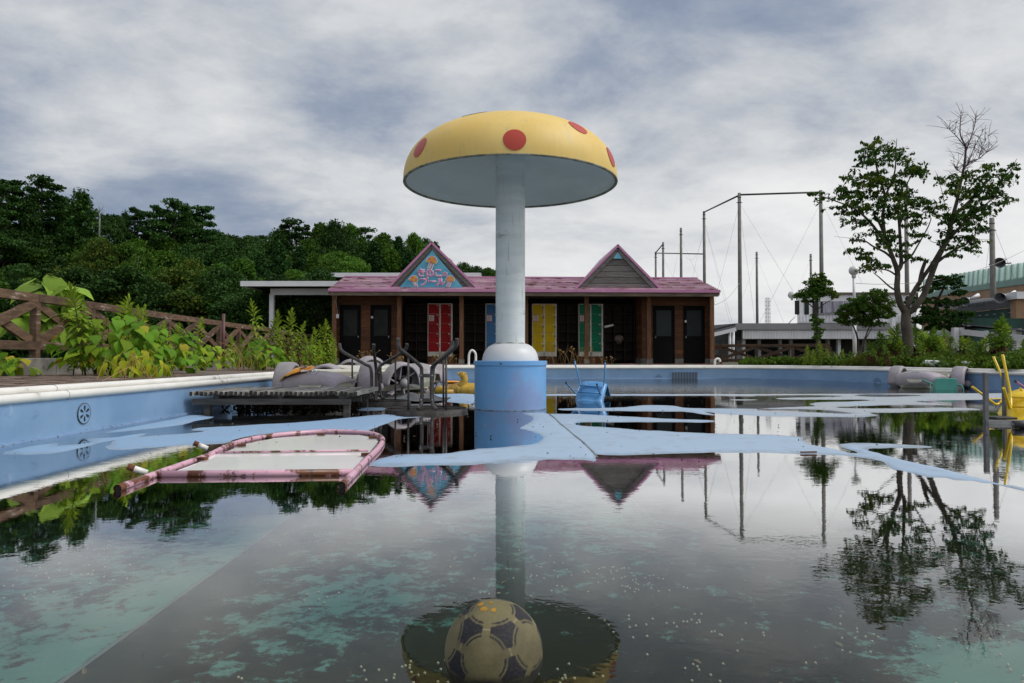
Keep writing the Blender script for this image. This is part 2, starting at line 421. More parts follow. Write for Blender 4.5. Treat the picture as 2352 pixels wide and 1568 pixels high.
# --- deck ring (brick paving; near pieces are real bricks)
def deck_material():
    t = NT('brick_paving'); tcn = t.n('ShaderNodeTexCoord')
    br = t.n('ShaderNodeTexBrick'); br.inputs['Scale'].default_value = 1.0
    br.inputs['Brick Width'].default_value = .215; br.inputs['Row Height'].default_value = .108; br.inputs['Mortar Size'].default_value = .006
    br.inputs['Color1'].default_value = (.17,.115,.092,1); br.inputs['Color2'].default_value = (.115,.088,.075,1); br.inputs['Mortar'].default_value = (.035,.03,.026,1)
    t.l(tcn.outputs['Object'], br.inputs['Vector'])
    c = t.mix(t.rng(t.noise(tcn.outputs['Object'], 1.3), .5, .7), br.outputs['Color'], (.07,.06,.045))
    return t.done(t.bsdf(c, .85, normal=t.bump(br.outputs['Fac'], .4, -.004)))
MT['paving'] = deck_material()
mb = MB(); oA = offset(OUT, .17); oB = offset(OUT, 3.3)
mb.add([(p.x, p.y, DECK-.012) for p in oA]+[(p.x, p.y, DECK-.012) for p in oB]+[(p.x, p.y, .2) for p in oB],
       [(i, (i+1) % m_, m_+(i+1) % m_, m_+i) for i in range(m_)]+[(m_+i, m_+(i+1) % m_, 2*m_+(i+1) % m_, 2*m_+i) for i in range(m_)])
deck = tag(mb.build('deck', MT['paving']), 'weathered brick paved deck around the pool', kind='structure')
MT['brick'] = pbr('brick', (.185,.125,.100), (.12,.09,.075), 9, rough=.85, bump=.4, bscale=50, rnd=.35, spots=((.05,.045,.035), 3, .58, .7))
bme = MB().box(-.1, .1, -.048, .048, -.03, .0).mesh('brick', MT['brick'])
cand = []
for r in range(120):
    y = 4.9+r*.108
    for c in range(15):
        x = -3.83-.108-c*.216-(.108 if r % 2 else 0)
        px = 1176+x/y*1600
        if x > -6.6 and px > -25: cand.append((y, x))
cand.sort()
for y, x in cand[:300]:
    o = obj('brick', bme, deck, loc=(x, y, DECK-.006+rng.uniform(0, .008)), rot=(rng.gauss(0, .01), rng.gauss(0, .01), rng.gauss(0, .012)))
# --- pool wall and coping rolls
mb = MB(); seg = []
fine_out = catmull(OUT[1:-1], 3)
fine_out = [OUT[0]]+fine_out+[OUT[-1]]
k = len(fine_out)
prof = [(0.0, -.14), (0.0, .05), (0.0, .30), (.02, .315), (.20, .33), (.20, -.14)]
def sweep(mbx, path, prof, m=0, sm=True):
    offs = [offset(path, d) for d, z in prof]; n = len(path)
    vs = []
    for q, (d, z) in enumerate(prof): vs += [(p.x, p.y, z) for p in offs[q]]
    fs = []
    for q in range(len(prof)-1):
        for i in range(n): fs.append((q*n+i, q*n+(i+1) % n, (q+1)*n+(i+1) % n, (q+1)*n+i))
    mbx.add(vs, fs, m, sm)
sweep(mb, fine_out, prof, 0, False)
wall = tag(mb.build('pool_wall', MT['pool_blue']), 'blue painted pool wall with white rolled edge', kind='structure')
def roll(name, d0, zc, r, sx=1.0):
    pr = [(d0+sx*r*math.cos(t), zc+r*math.sin(t)) for t in [2*math.pi*q/10 for q in range(11)]]
    mbx = MB(); sweep(mbx, fine_out, pr); mbx.build(name, MT['coping'], wall)
roll('edge_roll', .005, .322, .036, 1.0)
roll('back_roll', .115, .372, .030, 1.5)
mb = MB(); sweep(mb, fine_out, [(.03, .343), (.09, .352), (.20, .352)]); mb.build('coping_flat', MT['coping'], wall)
mb = MB(); sweep(mb, fine_out, [(-.030, -.08), (-.026, .008), (.004, .020)])
MT['wall_ledge'] = pbr('wall_ledge', (.15,.25,.42), (.12,.21,.36), 2, rough=.7, bump=.3, spots=((.05,.06,.06), 22, .54, .68))
mb.build('wall_foot', MT['wall_ledge'], wall)
# --- pool floor: a height field whose dry patches rise a few millimetres out of the water
DRY=[
 # wall_patch
 [(-3.38,5.82),(-3.4,6.43),(-3.41,7.01),(-3.48,7.5),(-3.31,7.48),(-3.09,7.25),(-3.1,6.9),(-3.05,6.48),(-3.12,6.15),(-3.25,5.9),(-3.3,5.75)],
 # left_patch
 [(-3.31,4.55),(-3.36,4.78),(-3.35,4.97),(-3.31,5.1),(-3.25,5.03),(-3.22,4.92),(-3.14,4.97),(-3.08,5.03),(-3.09,5.15),(-3.26,5.34),(-3.16,5.38),(-3.06,5.48),(-3.06,5.7),(-2.98,5.75),(-2.94,5.55),(-2.96,5.31),(-3.01,5.12),(-2.97,4.94),(-2.96,4.75),(-2.95,4.57),(-3.01,4.47),(-3.18,4.48)],
 # big_left
 [(-2.8,4.83),(-2.92,5.07),(-2.97,5.35),(-2.88,5.5),(-2.69,5.71),(-2.59,5.88),(-2.74,5.94),(-2.76,6.19),(-2.58,6.32),(-2.26,6.53),(-1.98,6.75),(-1.72,7.16),(-1.49,7.53),(-1.34,7.59),(-1.15,7.34),(-0.91,7.29),(-1.11,7.08),(-1.17,6.6),(-1.21,6.12),(-1.23,5.76),(-1.34,5.82),(-1.67,5.92),(-1.97,5.71),(-2.09,5.4),(-2.07,5.07),(-2.15,5.01),(-2.33,4.95),(-2.46,4.79),(-2.62,4.72),(-2.73,4.75)],
 # platform
 [(-0.82,4.03),(-0.83,4.21),(-0.79,4.4),(-0.62,4.5),(-0.41,4.59),(-0.27,4.7),(-0.08,4.85),(0.08,4.97),(0.19,5.14),(0.23,5.39),(0.22,5.67),(0.17,5.84),(0.08,6.07),(0.07,6.17),(0.15,6.59),(0.2,6.95),(0.2,7.42),(0.12,7.79),(0.36,7.88),(0.41,7.35),(0.46,6.37),(0.51,5.32),(0.53,4.73),(0.52,4.14),(0.44,4.21),(0.3,4.23),(0.1,4.21),(-0.1,4.12),(-0.3,4.05),(-0.49,4.01),(-0.68,3.98)],
 # right_main
 [(0.39,7.71),(0.71,7.66),(1.04,7.47),(1.35,7.27),(1.64,7.08),(1.83,6.98),(2.0,6.9),(1.99,6.81),(1.86,6.69),(1.55,6.69),(1.14,6.69),(0.78,6.67),(0.62,6.62),(0.59,6.46),(0.68,6.31),(0.95,6.12),(1.19,5.94),(1.43,5.81),(1.68,5.74),(1.99,5.65),(2.14,5.58),(2.23,5.5),(2.26,5.42),(2.18,5.17),(2.2,4.97),(2.26,4.97),(2.34,5.03),(2.34,5.13),(2.39,5.03),(2.54,5.1),(2.68,5.07),(2.81,5.0),(2.95,4.87),(2.77,4.78),(2.6,4.77),(2.42,4.72),(2.38,4.68),(2.38,4.55),(2.37,4.35),(2.38,4.12),(2.41,3.95),(2.4,3.73),(2.42,3.58),(2.42,3.47),(2.44,3.33),(2.46,3.19),(2.39,3.1),(2.38,3.25),(2.37,3.35),(2.33,3.45),(2.27,3.53),(2.2,3.61),(2.15,3.66),(2.12,3.77),(2.11,3.87),(2.15,3.99),(2.2,4.12),(2.2,4.23),(2.16,4.35),(2.06,4.44),(1.93,4.48),(1.74,4.53),(1.6,4.55),(1.62,4.56),(1.33,4.54),(1.12,4.52),(0.9,4.49),(0.69,4.45),(0.54,4.46),(0.53,4.62),(0.52,4.89),(0.49,5.28),(0.47,5.98),(0.42,6.78),(0.39,7.54)],
 # far_strip
 [(0.59,11.86),(1.65,11.86),(2.75,11.86),(3.66,11.86),(4.17,11.87),(5.37,11.94),(6.79,12.05),(8.21,12.13),(8.9,12.13),(7.79,10.62),(7.09,10.33),(6.35,10.11),(5.72,9.88),(5.7,9.32),(5.72,9.04),(5.44,9.14),(4.97,9.1),(4.42,8.89),(4.01,8.69),(4.25,8.53),(4.66,8.53),(5.15,8.65),(5.57,8.65),(5.63,8.36),(5.26,8.17),(4.76,8.0),(4.29,7.85),(4.03,7.83),(3.96,7.57),(3.78,7.35),(3.55,7.25),(3.27,7.28),(2.94,7.35),(2.6,7.39),(2.63,7.43),(2.35,7.61),(2.2,8.02),(2.2,7.54),(2.1,7.57),(2.02,7.91),(1.86,8.02),(1.49,8.05),(1.01,8.12),(0.64,8.18),(0.55,8.29),(0.54,8.41),(0.6,8.53),(0.93,8.58),(1.35,8.71),(1.59,8.97),(1.83,9.11),(2.08,8.97),(2.13,8.64),(2.3,8.53),(2.63,8.53),(2.99,8.49),(3.34,8.69),(3.64,8.85),(3.87,8.93),(3.97,9.32),(4.16,9.6),(4.56,9.8),(4.98,10.0),(5.24,10.19),(5.03,10.27),(4.45,10.27),(4.05,10.33),(3.96,10.53),(4.22,10.77),(4.93,10.98),(5.31,11.17),(5.29,11.37),(4.8,11.51),(4.0,11.37),(3.89,11.21),(3.63,11.21),(3.16,11.36),(2.27,11.3),(1.58,11.36),(1.06,11.36),(0.57,11.36)],
 # islet
 [(3.15,10.27),(3.37,10.4),(3.59,10.34),(3.61,10.21),(3.35,10.09)],
 # behind_drum
 [(-1.33,9.87),(-1.45,11.47),(-1.36,11.82),(-0.65,11.87),(-0.51,9.38),(-0.86,9.7),(-1.14,9.87)],
 # under_pier
 [(-1.89,8.6),(-1.59,8.67),(-1.51,8.23),(-1.77,8.17)],
]
WET=[
 # channel
 [(2.26,5.42),(2.13,5.03),(2.19,4.72),(2.18,4.55),(2.25,4.52),(2.28,4.58),(2.28,4.81),(2.34,5.13),(2.35,5.31)],
 # puddle
 [(2.95,8.4),(3.37,8.42),(3.7,8.24),(3.8,7.83),(3.61,7.75),(3.23,8.08),(2.88,8.19),(3.04,8.39)],
 # upper
 [(5.57,11.37),(5.93,11.72),(6.24,11.76),(6.71,11.58),(6.75,11.41),(6.05,11.08),(5.7,11.08)],
]

def sdist(px, py, poly):
    q = np.array(poly); n = len(q)
    d = np.full(px.shape, 1e9); ins = np.zeros(px.shape, bool)
    for i in range(n):
        ax, ay = q[i]; bx_, by_ = q[(i+1) % n]
        ex, ey = bx_-ax, by_-ay; wx, wy = px-ax, py-ay
        t = np.clip((wx*ex+wy*ey)/(ex*ex+ey*ey+1e-12), 0, 1)
        d = np.minimum(d, (wx-t*ex)**2+(wy-t*ey)**2)
        c = ((ay <= py) != (by_ <= py))
        with np.errstate(divide='ignore', invalid='ignore'):
            xi = ax+(py-ay)*ex/(ey if abs(ey) > 1e-12 else 1e-12)
        ins ^= c & (px < xi)
    d = np.sqrt(d); return np.where(ins, d, -d)
rows = []; y = 40.0
while y < 1700:
    rows.append(992.0/y); y += 1.0 if y < 142 else (1.8 if y < 250 else 6)
rows = np.array(rows[::-1]); rows = np.concatenate([np.array([-4.2, -2, -.5]), rows[rows < 20.85], [20.9]])
cols = np.concatenate([np.arange(-3.65, 4.0, .045), np.arange(4.0, 9.7, .075)])
X, Y = np.meshgrid(cols, rows)
SY = .16
def smooth_poly(p): return [(v.x, v.y) for v in catmull([(a, b*1.0, 0) for a, b in p], 3, True)]
best = np.full(X.shape, -1e9)
for p in DRY: best = np.maximum(best, sdist(X, Y*SY, [(a, b*SY) for a, b in smooth_poly(p)]))
for p in WET: best = np.minimum(best, -sdist(X, Y*SY, [(a, b*SY) for a, b in smooth_poly(p)]))
def vnoise(x, y, s, seed):
    r = np.random.default_rng(seed); g = r.random((64, 64)); x = x*s; y = y*s
    xi = np.floor(x).astype(int); yi = np.floor(y).astype(int); fx = x-xi; fy = y-yi
    fx = fx*fx*(3-2*fx); fy = fy*fy*(3-2*fy)
    a = g[xi % 64, yi % 64]; b = g[(xi+1) % 64, yi % 64]; c = g[xi % 64, (yi+1) % 64]; d = g[(xi+1) % 64, (yi+1) % 64]
    return (a*(1-fx)+b*fx)*(1-fy)+(c*(1-fx)+d*fx)*fy
best = best+(vnoise(X, Y, 13, 1)-.5)*.010+(vnoise(X, Y, 4, 2)-.5)*.010
Z = np.where(best > 0, np.minimum(best*.22, .011), np.maximum(best*.30, -.085))
near = np.clip((3.9-Y)/1.6, 0, 1)
Z = np.where(best < 0, np.minimum(Z, -.085*near+Z*(1-near)), Z)
Z += np.where(best < -.02, (vnoise(X, Y, 2.5, 3)-.5)*.008, 0)
# sediment: where silt has settled on the painted floor
def sstep(a, lo, hi): t = np.clip((a-lo)/(hi-lo), 0, 1); return t*t*(3-2*t)
silt = np.where(best > .001, 0.0, .50+.25*sstep(-best, 0, .12))
nb = vnoise(X, Y, .9, 5)*.6+vnoise(X, Y, 2.3, 6)*.4
nearm = sstep(4.2-Y, 0, 1.0)
s_near = .64+.50*(nb-.5)
crease = X+.975+.03*(vnoise(X, Y, 4, 9)-.5)
s_near = np.where(crease < 0, .66-.50*np.exp(-(np.maximum(-crease,0)/.34)**1.2), s_near+.30*np.exp(-(crease/.16)**2))
s_near -= .26*np.exp(-((X+.55)/.33)**2-((Y-2.0)/.40)**2)*(crease > .1)
s_near += .25*np.exp(-((X)/.5)**2-((Y-1.5)/.5)**2)
s_near = np.where(X > .78+.15*(Y-1.3), s_near-.75*sstep(X-(.78+.15*(Y-1.3)), 0, .16)*sstep(1.9-Y, 0, .4), s_near)
seam = X-(.55-.015*(Y-4))
s_near -= .22*sstep(Y-2.3, 0, .8)*sstep(-seam, 0, .02)*sstep(seam+.9, 0, .5)
s_near += .14*sstep(X-.55, 0, .3)*sstep(Y-1.7, 0, .4)
silt = silt*(1-nearm)+s_near*nearm
silt = np.where((X < -2.2) & (Y < 6.2) & (best < .001), silt*.55-.10, silt)
silt = np.where(best > .001, 0, silt)
nrw, ncl = X.shape
verts = np.stack([X.ravel(), Y.ravel(), Z.ravel()], 1)
idx = np.arange(nrw*ncl).reshape(nrw, ncl)
quads = np.stack([idx[:-1, :-1].ravel(), idx[:-1, 1:].ravel(), idx[1:, 1:].ravel(), idx[1:, :-1].ravel()], 1)
def np_mesh(name, verts, quads, mats, smooth=True, attrs=None):
    me = bpy.data.meshes.new(name); nv, nf = len(verts), len(quads); kq = quads.shape[1]
    me.vertices.add(nv); me.vertices.foreach_set('co', np.ascontiguousarray(verts, dtype=np.float32).ravel())
    me.loops.add(nf*kq); me.loops.foreach_set('vertex_index', np.ascontiguousarray(quads, dtype=np.int32).ravel())
    me.polygons.add(nf); me.polygons.foreach_set('loop_start', np.arange(0, nf*kq, kq, dtype=np.int32))
    me.polygons.foreach_set('use_smooth', np.full(nf, smooth))
    for nm, arr in (attrs or {}).items():
        a = me.attributes.new(nm, 'FLOAT', 'POINT'); a.data.foreach_set('value', np.ascontiguousarray(arr, dtype=np.float32).ravel())
    for m in mats: me.materials.append(m)
    me.update(calc_edges=True); me.validate(); return me
def floor_material():
    t = NT('pool_floor_paint'); vec = t.coord('Object')
    at_ = t.n('ShaderNodeAttribute', attribute_name='silt').outputs['Fac']
    dry = t.n('ShaderNodeAttribute', attribute_name='dry').outputs['Fac']
    n1 = t.noise(vec, 11.0, 10, .70, .2); n2 = t.noise(vec, 45, 6, .7); n3 = t.noise(vec, 1.6, 4)
    spx = t.n('ShaderNodeSeparateXYZ'); t.l(vec, spx.inputs[0])
    paint = t.mix(t.rng(t.math('ADD', spx.outputs[0], t.math('MULTIPLY', t.math('SUBTRACT', n3, .5), 1.6)), -1.6, .1), (.215,.34,.515), (.315,.415,.545))
    grey = t.math('ADD', t.rng(spx.outputs[0], .6, 4.5), t.math('MULTIPLY', t.math('SUBTRACT', t.noise(vec, .9, 6, .65), .5), 2.2))
    paint = t.mix(t.rng(grey, .25, 1.1, 0, .85), paint, (.35,.37,.39))
    paint = t.mix(t.rng(t.noise(vec, 5.0, 8, .7), .52, .70, 0, .65), paint, (.24,.27,.29))
    paint = t.mix(t.rng(t.math('ABSOLUTE', t.math('SUBTRACT', t.noise(vec, 2.6, 3, .5, 1.2), .5)), .0, .006, .55, 0), paint, (.33,.40,.48))
    paint = t.mix(t.rng(n2, .70, .76), paint, (.06,.05,.04))
    teal = t.mix(t.rng(n3, .3, .7), (.10,.235,.215), (.16,.32,.30))
    mud = t.mix(t.rng(n2, .3, .7), (.019,.018,.009), (.038,.033,.017))
    nz = t.math('ADD', t.math('MULTIPLY', n1, .75), t.math('MULTIPLY', n2, .25))
    f = t.rng(t.math('ADD', t.math('MULTIPLY', t.math('SUBTRACT', nz, .5), 3.4), at_), .30, .64)
    wet = t.mix(f, teal, mud)
    mid_ = t.mix(t.rng(dry, -.09, -.01), wet, t.mix(f, (.16,.30,.40), (.05,.07,.07)))
    paint = t.mix(t.rng(t.math('ADD', dry, t.math('MULTIPLY', t.math('SUBTRACT', n1, .5), .05)), .0, .022, .55, 0), paint, (.17,.22,.27))
    col = t.mix(t.rng(dry, -.010, .002), mid_, paint)
    rough = t.rng(dry, -.004, .02, .25, .55)
    return t.done(t.bsdf(col, rough, 0, t.rng(dry, -.004, .012, .45, .14), t.bump(n2, .25, .003)))
MT['pool_floor'] = floor_material()
fl = obj('pool_floor', np_mesh('pool_floor', verts, quads, [MT['pool_floor']], True, {'silt': silt, 'dry': best}))
tag(fl, 'light blue pool floor drying out in patches, silted under the water', kind='structure')
def floor_z(x, y):
    i = int(np.clip(np.searchsorted(rows, y)-1, 0, len(rows)-2)); j = int(np.clip(np.searchsorted(cols, x)-1, 0, len(cols)-2))
    fy = (y-rows[i])/(rows[i+1]-rows[i]); fx = (x-cols[j])/(cols[j+1]-cols[j])
    return (Z[i,j]*(1-fx)+Z[i,j+1]*fx)*(1-fy)+(Z[i+1,j]*(1-fx)+Z[i+1,j+1]*fx)*fy
# bonded joints between the floor panels
MT['joint'] = pbr('joint', (.15,.18,.20), (.08,.10,.10), 6, rough=.8, bump=.2)
for pth in ([(.40,7.95),(.46,6.3),(.51,5.2),(.535,4.3),(.56,3.6),(.60,2.9)], [(-.975,4.0),(-.975,2.5),(-.975,.8)]):
    P_ = catmull([(a, b, 0) for a, b in pth], 14); vs = []
    for p in P_: z_ = float(floor_z(p.x, p.y))+.0022; vs += [(p.x-.007, p.y, z_), (p.x+.007, p.y, z_)]
    MB().add(vs, [(2*i, 2*i+1, 2*i+3, 2*i+2) for i in range(len(P_)-1)]).build('panel_joint', MT['joint'], fl)
# joints of the coping rolls along the long side
MT['coping_joint'] = pbr('coping_joint', (.14,.13,.115), rough=.9, bump=0)
for q in range(5):
    y_ = 5.6+q*3.1
    for xc, zc_, r_, sx_ in ((-3.585, .322, .0368, 1.0), (-3.695, .372, .0308, 1.5)):
        MB().tube([(xc+sx_*r_*math.cos(t_), y_+.002*math.sin(5*t_), zc_+r_*math.sin(t_)) for t_ in [2*math.pi*i/16 for i in range(16)]], .0014, 4, closed=True).build('coping_joint', MT['coping_joint'], wall)
# --- water
def water_material():
    t = NT('pool_water'); g = t.n('ShaderNodeNewGeometry'); pos = g.outputs['Position']
    sp = t.n('ShaderNodeSeparateXYZ'); t.l(pos, sp.inputs[0])
    mp = t.n('ShaderNodeMapping'); mp.inputs['Scale'].default_value = (1.0, 1.35, 1); mp.inputs['Rotation'].default_value = (0, 0, R(18)); t.l(pos, mp.inputs[0])
    a = t.noise(mp.outputs[0], 9.0, 3, .5, .6); b = t.noise(mp.outputs[0], 26.0, 2, .5, .4); c = t.noise(mp.outputs[0], 2.2, 2, .5)
    far = t.rng(sp.outputs[1], 9.5, 13.0)
    breeze = t.rng(t.noise(pos, .55, 3), .42, .62)
    amp = t.math('ADD', t.math('MULTIPLY', breeze, .55), t.math('ADD', t.math('MULTIPLY', far, 1.6), .16))
    h = t.math('MULTIPLY', t.math('ADD', t.math('ADD', a, t.math('MULTIPLY', b, .5)), t.math('MULTIPLY', c, .5)), amp)
    nrm = t.bump(h, 1.0, .0006)
    fr = t.n('ShaderNodeFresnel'); fr.inputs['IOR'].default_value = 1.36; t.l(nrm, fr.inputs['Normal'])
    gl = t.n('ShaderNodeBsdfGlossy'); gl.inputs['Roughness'].default_value = .012; t.l(nrm, gl.inputs['Normal'])
    tr = t.n('ShaderNodeBsdfTransparent'); tr.inputs[0].default_value = (.80,.88,.83,1)
    ms = t.n('ShaderNodeMixShader'); t.l(t.math('MULTIPLY', t.math('POWER', fr.outputs[0], 1.8), 7.2, True), ms.inputs[0]); t.l(tr.outputs[0], ms.inputs[1]); t.l(gl.outputs[0], ms.inputs[2])
    return t.done(ms.outputs[0])
MT['water'] = water_material()
mb = MB(); mb.add([(p.x, p.y, 0) for p in fine_out], [tuple(reversed(range(len(fine_out))))])
wtr = tag(mb.build('water', MT['water']), 'shallow still rain water lying in the pool', kind='structure')

# round inlet covers and the grille of the wall
def inlet(px, depth, normal, lab, loc=None, r=.085):
    p = loc
    t = thing('inlet_cover', lab, 'drain cover', p)
    ex = Vector((-normal[1], normal[0], 0)); ez = Vector((0, 0, 1)); nn = Vector((*normal, 0))
    mb = MB(); n = 28
    ring = [ex*(r*math.cos(2*math.pi*i/n))+ez*(r*math.sin(2*math.pi*i/n)) for i in range(n)]
    mb.add([q for q in ring]+[q*.97+nn*.008 for q in ring], [tuple(range(n, 2*n))]+[(i, (i+1) % n, n+(i+1) % n, n+i) for i in range(n)])
    mb.build('disc', MT['pool_blue'], t)
    for q in range(6):
        a = R(60*q+30); rad = ex*math.cos(a)+ez*math.sin(a); tan = ex*-math.sin(a)+ez*math.cos(a)
        poly = [(.24,-.03),(.45,-.10),(.72,-.13),(.80,0),(.72,.13),(.45,.10),(.24,.03)]
        m2 = MB(); m2.add([rad*(r*u)+tan*(r*w)+nn*.0105 for u, w in poly], [tuple(range(7))]); m2.build('slot', MT['dark_void'], t)
    m2 = MB(); m2.tube([q*1.0+nn*.006 for q in ring], .004, 6, closed=True); m2.build('rim', MT['dark_metal'], t)
inlet(0, 0, (1, 0), 'round slotted inlet cover low on the long side wall', (-3.578, 5.83, .155))
inlet(0, 0, (0, -1), 'round slotted inlet cover at the waterline behind the blue chair', (4.35, 20.698, .02), .10)
inlet(0, 0, (-.93, -.36), 'round slotted inlet cover at the waterline beside the stranded pedal boat', (8.93, 17.05, .02), .10)
g = thing('wall_grille', 'square perforated grille in the far pool wall', 'grille', (5.12, 20.69, .06))
m2 = MB().box(-.42, .42, -.012, 0, -.10, .16); m2.build('frame', MT['pool_blue'], g)
for i in range(17):
    m2 = MB().box(-.38+i*.0455, -.355+i*.0455, -.02, -.012, -.08, .13); m2.build('grille_bar', MT['dark_metal'], g)

# ================================================================== mushroom fountain
MX, MY = -.02, 8.5
mush = thing('mushroom_fountain', 'giant mushroom fountain with yellow red-spotted cap, white stem and blue drum', 'fountain', (MX, MY, 0))
RC, HC, ZC, PE = 1.30, .745, 2.745, 2.3
def cap_mat():
    t = NT('cap_yellow'); vec = t.coord('Object')
    n1 = t.noise(vec, 1.5, 6); n2 = t.noise(t.coord('Object', (1,1,.25)), 7, 8, .65)
    c = t.mix(t.rng(n1, .35, .7), (.68,.47,.125), (.72,.53,.18))
    c = t.mix(t.rng(n2, .52, .85), c, (.58,.46,.24))
    c = t.mix(t.rng(t.noise(t.coord('Object', (9,9,.7)), 2.0, 6, .6), .54, .78, 0, .6), c, (.42,.35,.21))
    return t.done(t.bsdf(c, .55, 0, .4, t.bump(t.noise(vec, 30, 4), .06, .003)))
MT['cap'] = cap_mat()
MT['cap_under'] = pbr('cap_under', (.72,.77,.78), (.65,.70,.71), 1.2, stretch=(1,1,3), rough=.6, bump=.1, spots=((.16,.17,.15), 7, .70, .82, (1,1,.3)))
MT['cap_rim'] = pbr('cap_rim', (.30,.29,.22), (.12,.12,.09), 9, rough=.9, bump=.5, spots=((.33,.36,.35), 6, .55, .62))
MT['spot_red'] = pbr('spot_red', (.44,.040,.022), (.40,.035,.02), 3, rough=.4, bump=.03)
pr = [(RC*max(0, math.cos(t))**(2/PE), HC*math.sin(t)**(2/PE)) for t in [math.pi/2*(i/30)**1.0 for i in range(31)]]; pr[-1] = (.002, HC)
capo = MB().lathe(pr, 96, (0,0,ZC)).build('cap', MT['cap'], mush)
MB().lathe([(RC-.028, -.002)]+[((RC-.03)*math.cos(t), .36*math.sin(t)) for t in [math.pi/2*i/14 for i in range(15)]][:-1]+[(.01,.36)], 96, (0,0,ZC)).build('underside', MT['cap_under'], capo)
MB().lathe([(RC-.001, .004), (RC+.004, -.008), (RC-.010, -.018), (RC-.032, -.012), (RC-.032, .004)], 96, (0,0,ZC)).build('rim', MT['cap_rim'], capo)
def capf(q): return (math.hypot(q.x, q.y)/RC)**PE+(max(q.z, 0)/HC)**PE
def capn(q):
    rh = math.hypot(q.x, q.y)+1e-9; g = (rh/RC)**(PE-1)/RC
    return Vector((g*q.x/rh, g*q.y/rh, (max(q.z, 1e-6)/HC)**(PE-1)/HC)).normalized()
def spot(px, py, r=.122):
    o = Vector((0,0,CAMZ))-Vector((MX,MY,ZC)); d = ray(px, py); t_ = 6.0
    while t_ < 9.0:
        q = o+d*t_
        if q.z > -.02 and capf(q) <= 1: return q
        t_ += .004
def make_spot(p, r=.122):
    p = Vector(p)
    nrm = capn(p)
    ex = Vector((0,0,1)).cross(nrm).normalized(); ey = nrm.cross(ex)
    vs = []; fs = []; rings, n = 5, 32
    def proj(q):
        q = q*(capf(q)**(-1/PE))
        return q+capn(q)*.005+Vector((0,0,ZC))
    vs.append(proj(p))
    for i in range(1, rings+1):
        for j in range(n):
            a = 2*math.pi*j/n; vs.append(proj(p+(ex*math.cos(a)+ey*math.sin(a))*(r*i/rings)))
    for j in range(n): fs.append((0, 1+j, 1+(j+1) % n))
    for i in range(rings-1):
        for j in range(n): fs.append((1+i*n+j, 1+(i+1)*n+j, 1+(i+1)*n+(j+1) % n, 1+i*n+(j+1) % n))
    MB().add(vs, fs, 0, True).build('spot', MT['spot_red'], capo)
for px, py in ((1182,320), (964,338), (1328,292), (1404,360)):
    q = spot(px, py)
    if q is not None: make_spot(q)
make_spot((-.42, -.62, .69), .17)
for a in (60, 130, 200): make_spot((RC*.93*math.cos(R(a-20)), abs(RC*.93*math.sin(R(a-20))), HC*.36))
MB().lathe([(.178, .74), (.180, 1.2), (.180, 2.2), (.180, 3.10)], 48).build('stem', MT['stem_white'], mush)
MB().lathe([(.345,.575),(.343,.60),(.330,.66),(.305,.71),(.265,.755),(.215,.782),(.186,.79),(.178,.792)], 56).build('stem_collar', MT['white_paint'], mush)
MT['crack'] = pbr('crack', (.10,.10,.09), rough=.9, bump=0)
MB().tube([(.1815*math.cos(t), .1815*math.sin(t), .793+.004*math.sin(t*7)) for t in [2*math.pi*i/60 for i in range(60)]], .0035, 5, closed=True).build('joint_crack', MT['crack'], mush)
drum = MB().lathe([(.437,-.05),(.437,.0),(.437,.528)], 72).build('drum', MT['drum_blue'], mush)
MB().lathe([(.436,.526),(.449,.528),(.449,.577),(.445,.581),(.30,.583)], 72, sm=False).build('lid_band', MT['drum_blue'], drum)
MB().ball((-.11,-.443,.553), .012).build('bolt', MT['dark_metal'], drum)
MT['wet_line'] = pbr('wet_line', (.14,.22,.36), (.07,.10,.14), 14, rough=.6, bump=.3)
MB().lathe([(.438,-.02),(.4390,.0),(.4390,.008),(.4375,.011)], 72).build('tide_line', MT['wet_line'], drum)

# ================================================================== changing hut with lockers
YAW = R(2.0); HY = 25.0
HUT_LOC = (0.0, HY, DECK)
def hu(x, v=0.0):
    """distance along the hut's front of what is seen at column x, v metres behind the post line"""
    k = (x-1176)/FPX; return k*(HY+v)/(math.cos(YAW)-k*math.sin(YAW))
def hw(y, v=0.0): return CAMZ+(821-y)/FPX*(HY+v)-DECK
hut = thing('locker_hut', 'long wooden changing hut with rusty pink roof and two pointed gables', 'hut', HUT_LOC, YAW)
UL, UR = hu(768), hu(1635)
# floor slab edged with coloured bricks
hf = MB().box(UL-.2, UR+.25, -.45, 4.3, -.08, .004).build('floor_slab', MT['concrete'], hut)
MT['brick_pink'] = pbr('brick_pink', (.24,.10,.085), (.17,.08,.068), 8, rough=.85, rnd=.2)
MT['brick_green'] = pbr('brick_green', (.085,.13,.085), (.06,.10,.07), 8, rough=.85, rnd=.2)
bp = MB().box(-.083, .083, -.06, .06, -.06, .0).mesh('edge_brick', MT['brick_pink'])
bg_ = MB().box(-.083, .083, -.06, .06, -.06, .0).mesh('edge_brick', MT['brick_green'])
uu = UL-.1; i = 0
while uu < UR+.15:
    obj('edge_brick', bg_ if i % 5 == 2 else bp, hf, loc=(uu, -.515, .02+rng.uniform(-.004, .004))); uu += .177; i += 1
# posts with concrete feet
POSTS = [768, 917, 1060, 1208, 1347, 1490, 1635]
for px in POSTS:
    u_ = hu(px); edge = px in (768, 1635)
    p = MB().box(u_-.075, u_+.075, -.075, .075, .17, 2.46).build('post', MT['wood_brown_v'], hut, bevel=.006)
    MB().box(u_-.10, u_+.10, -.10, .10, 0, .17).build('post_foot', MT['concrete'], p, bevel=.008)
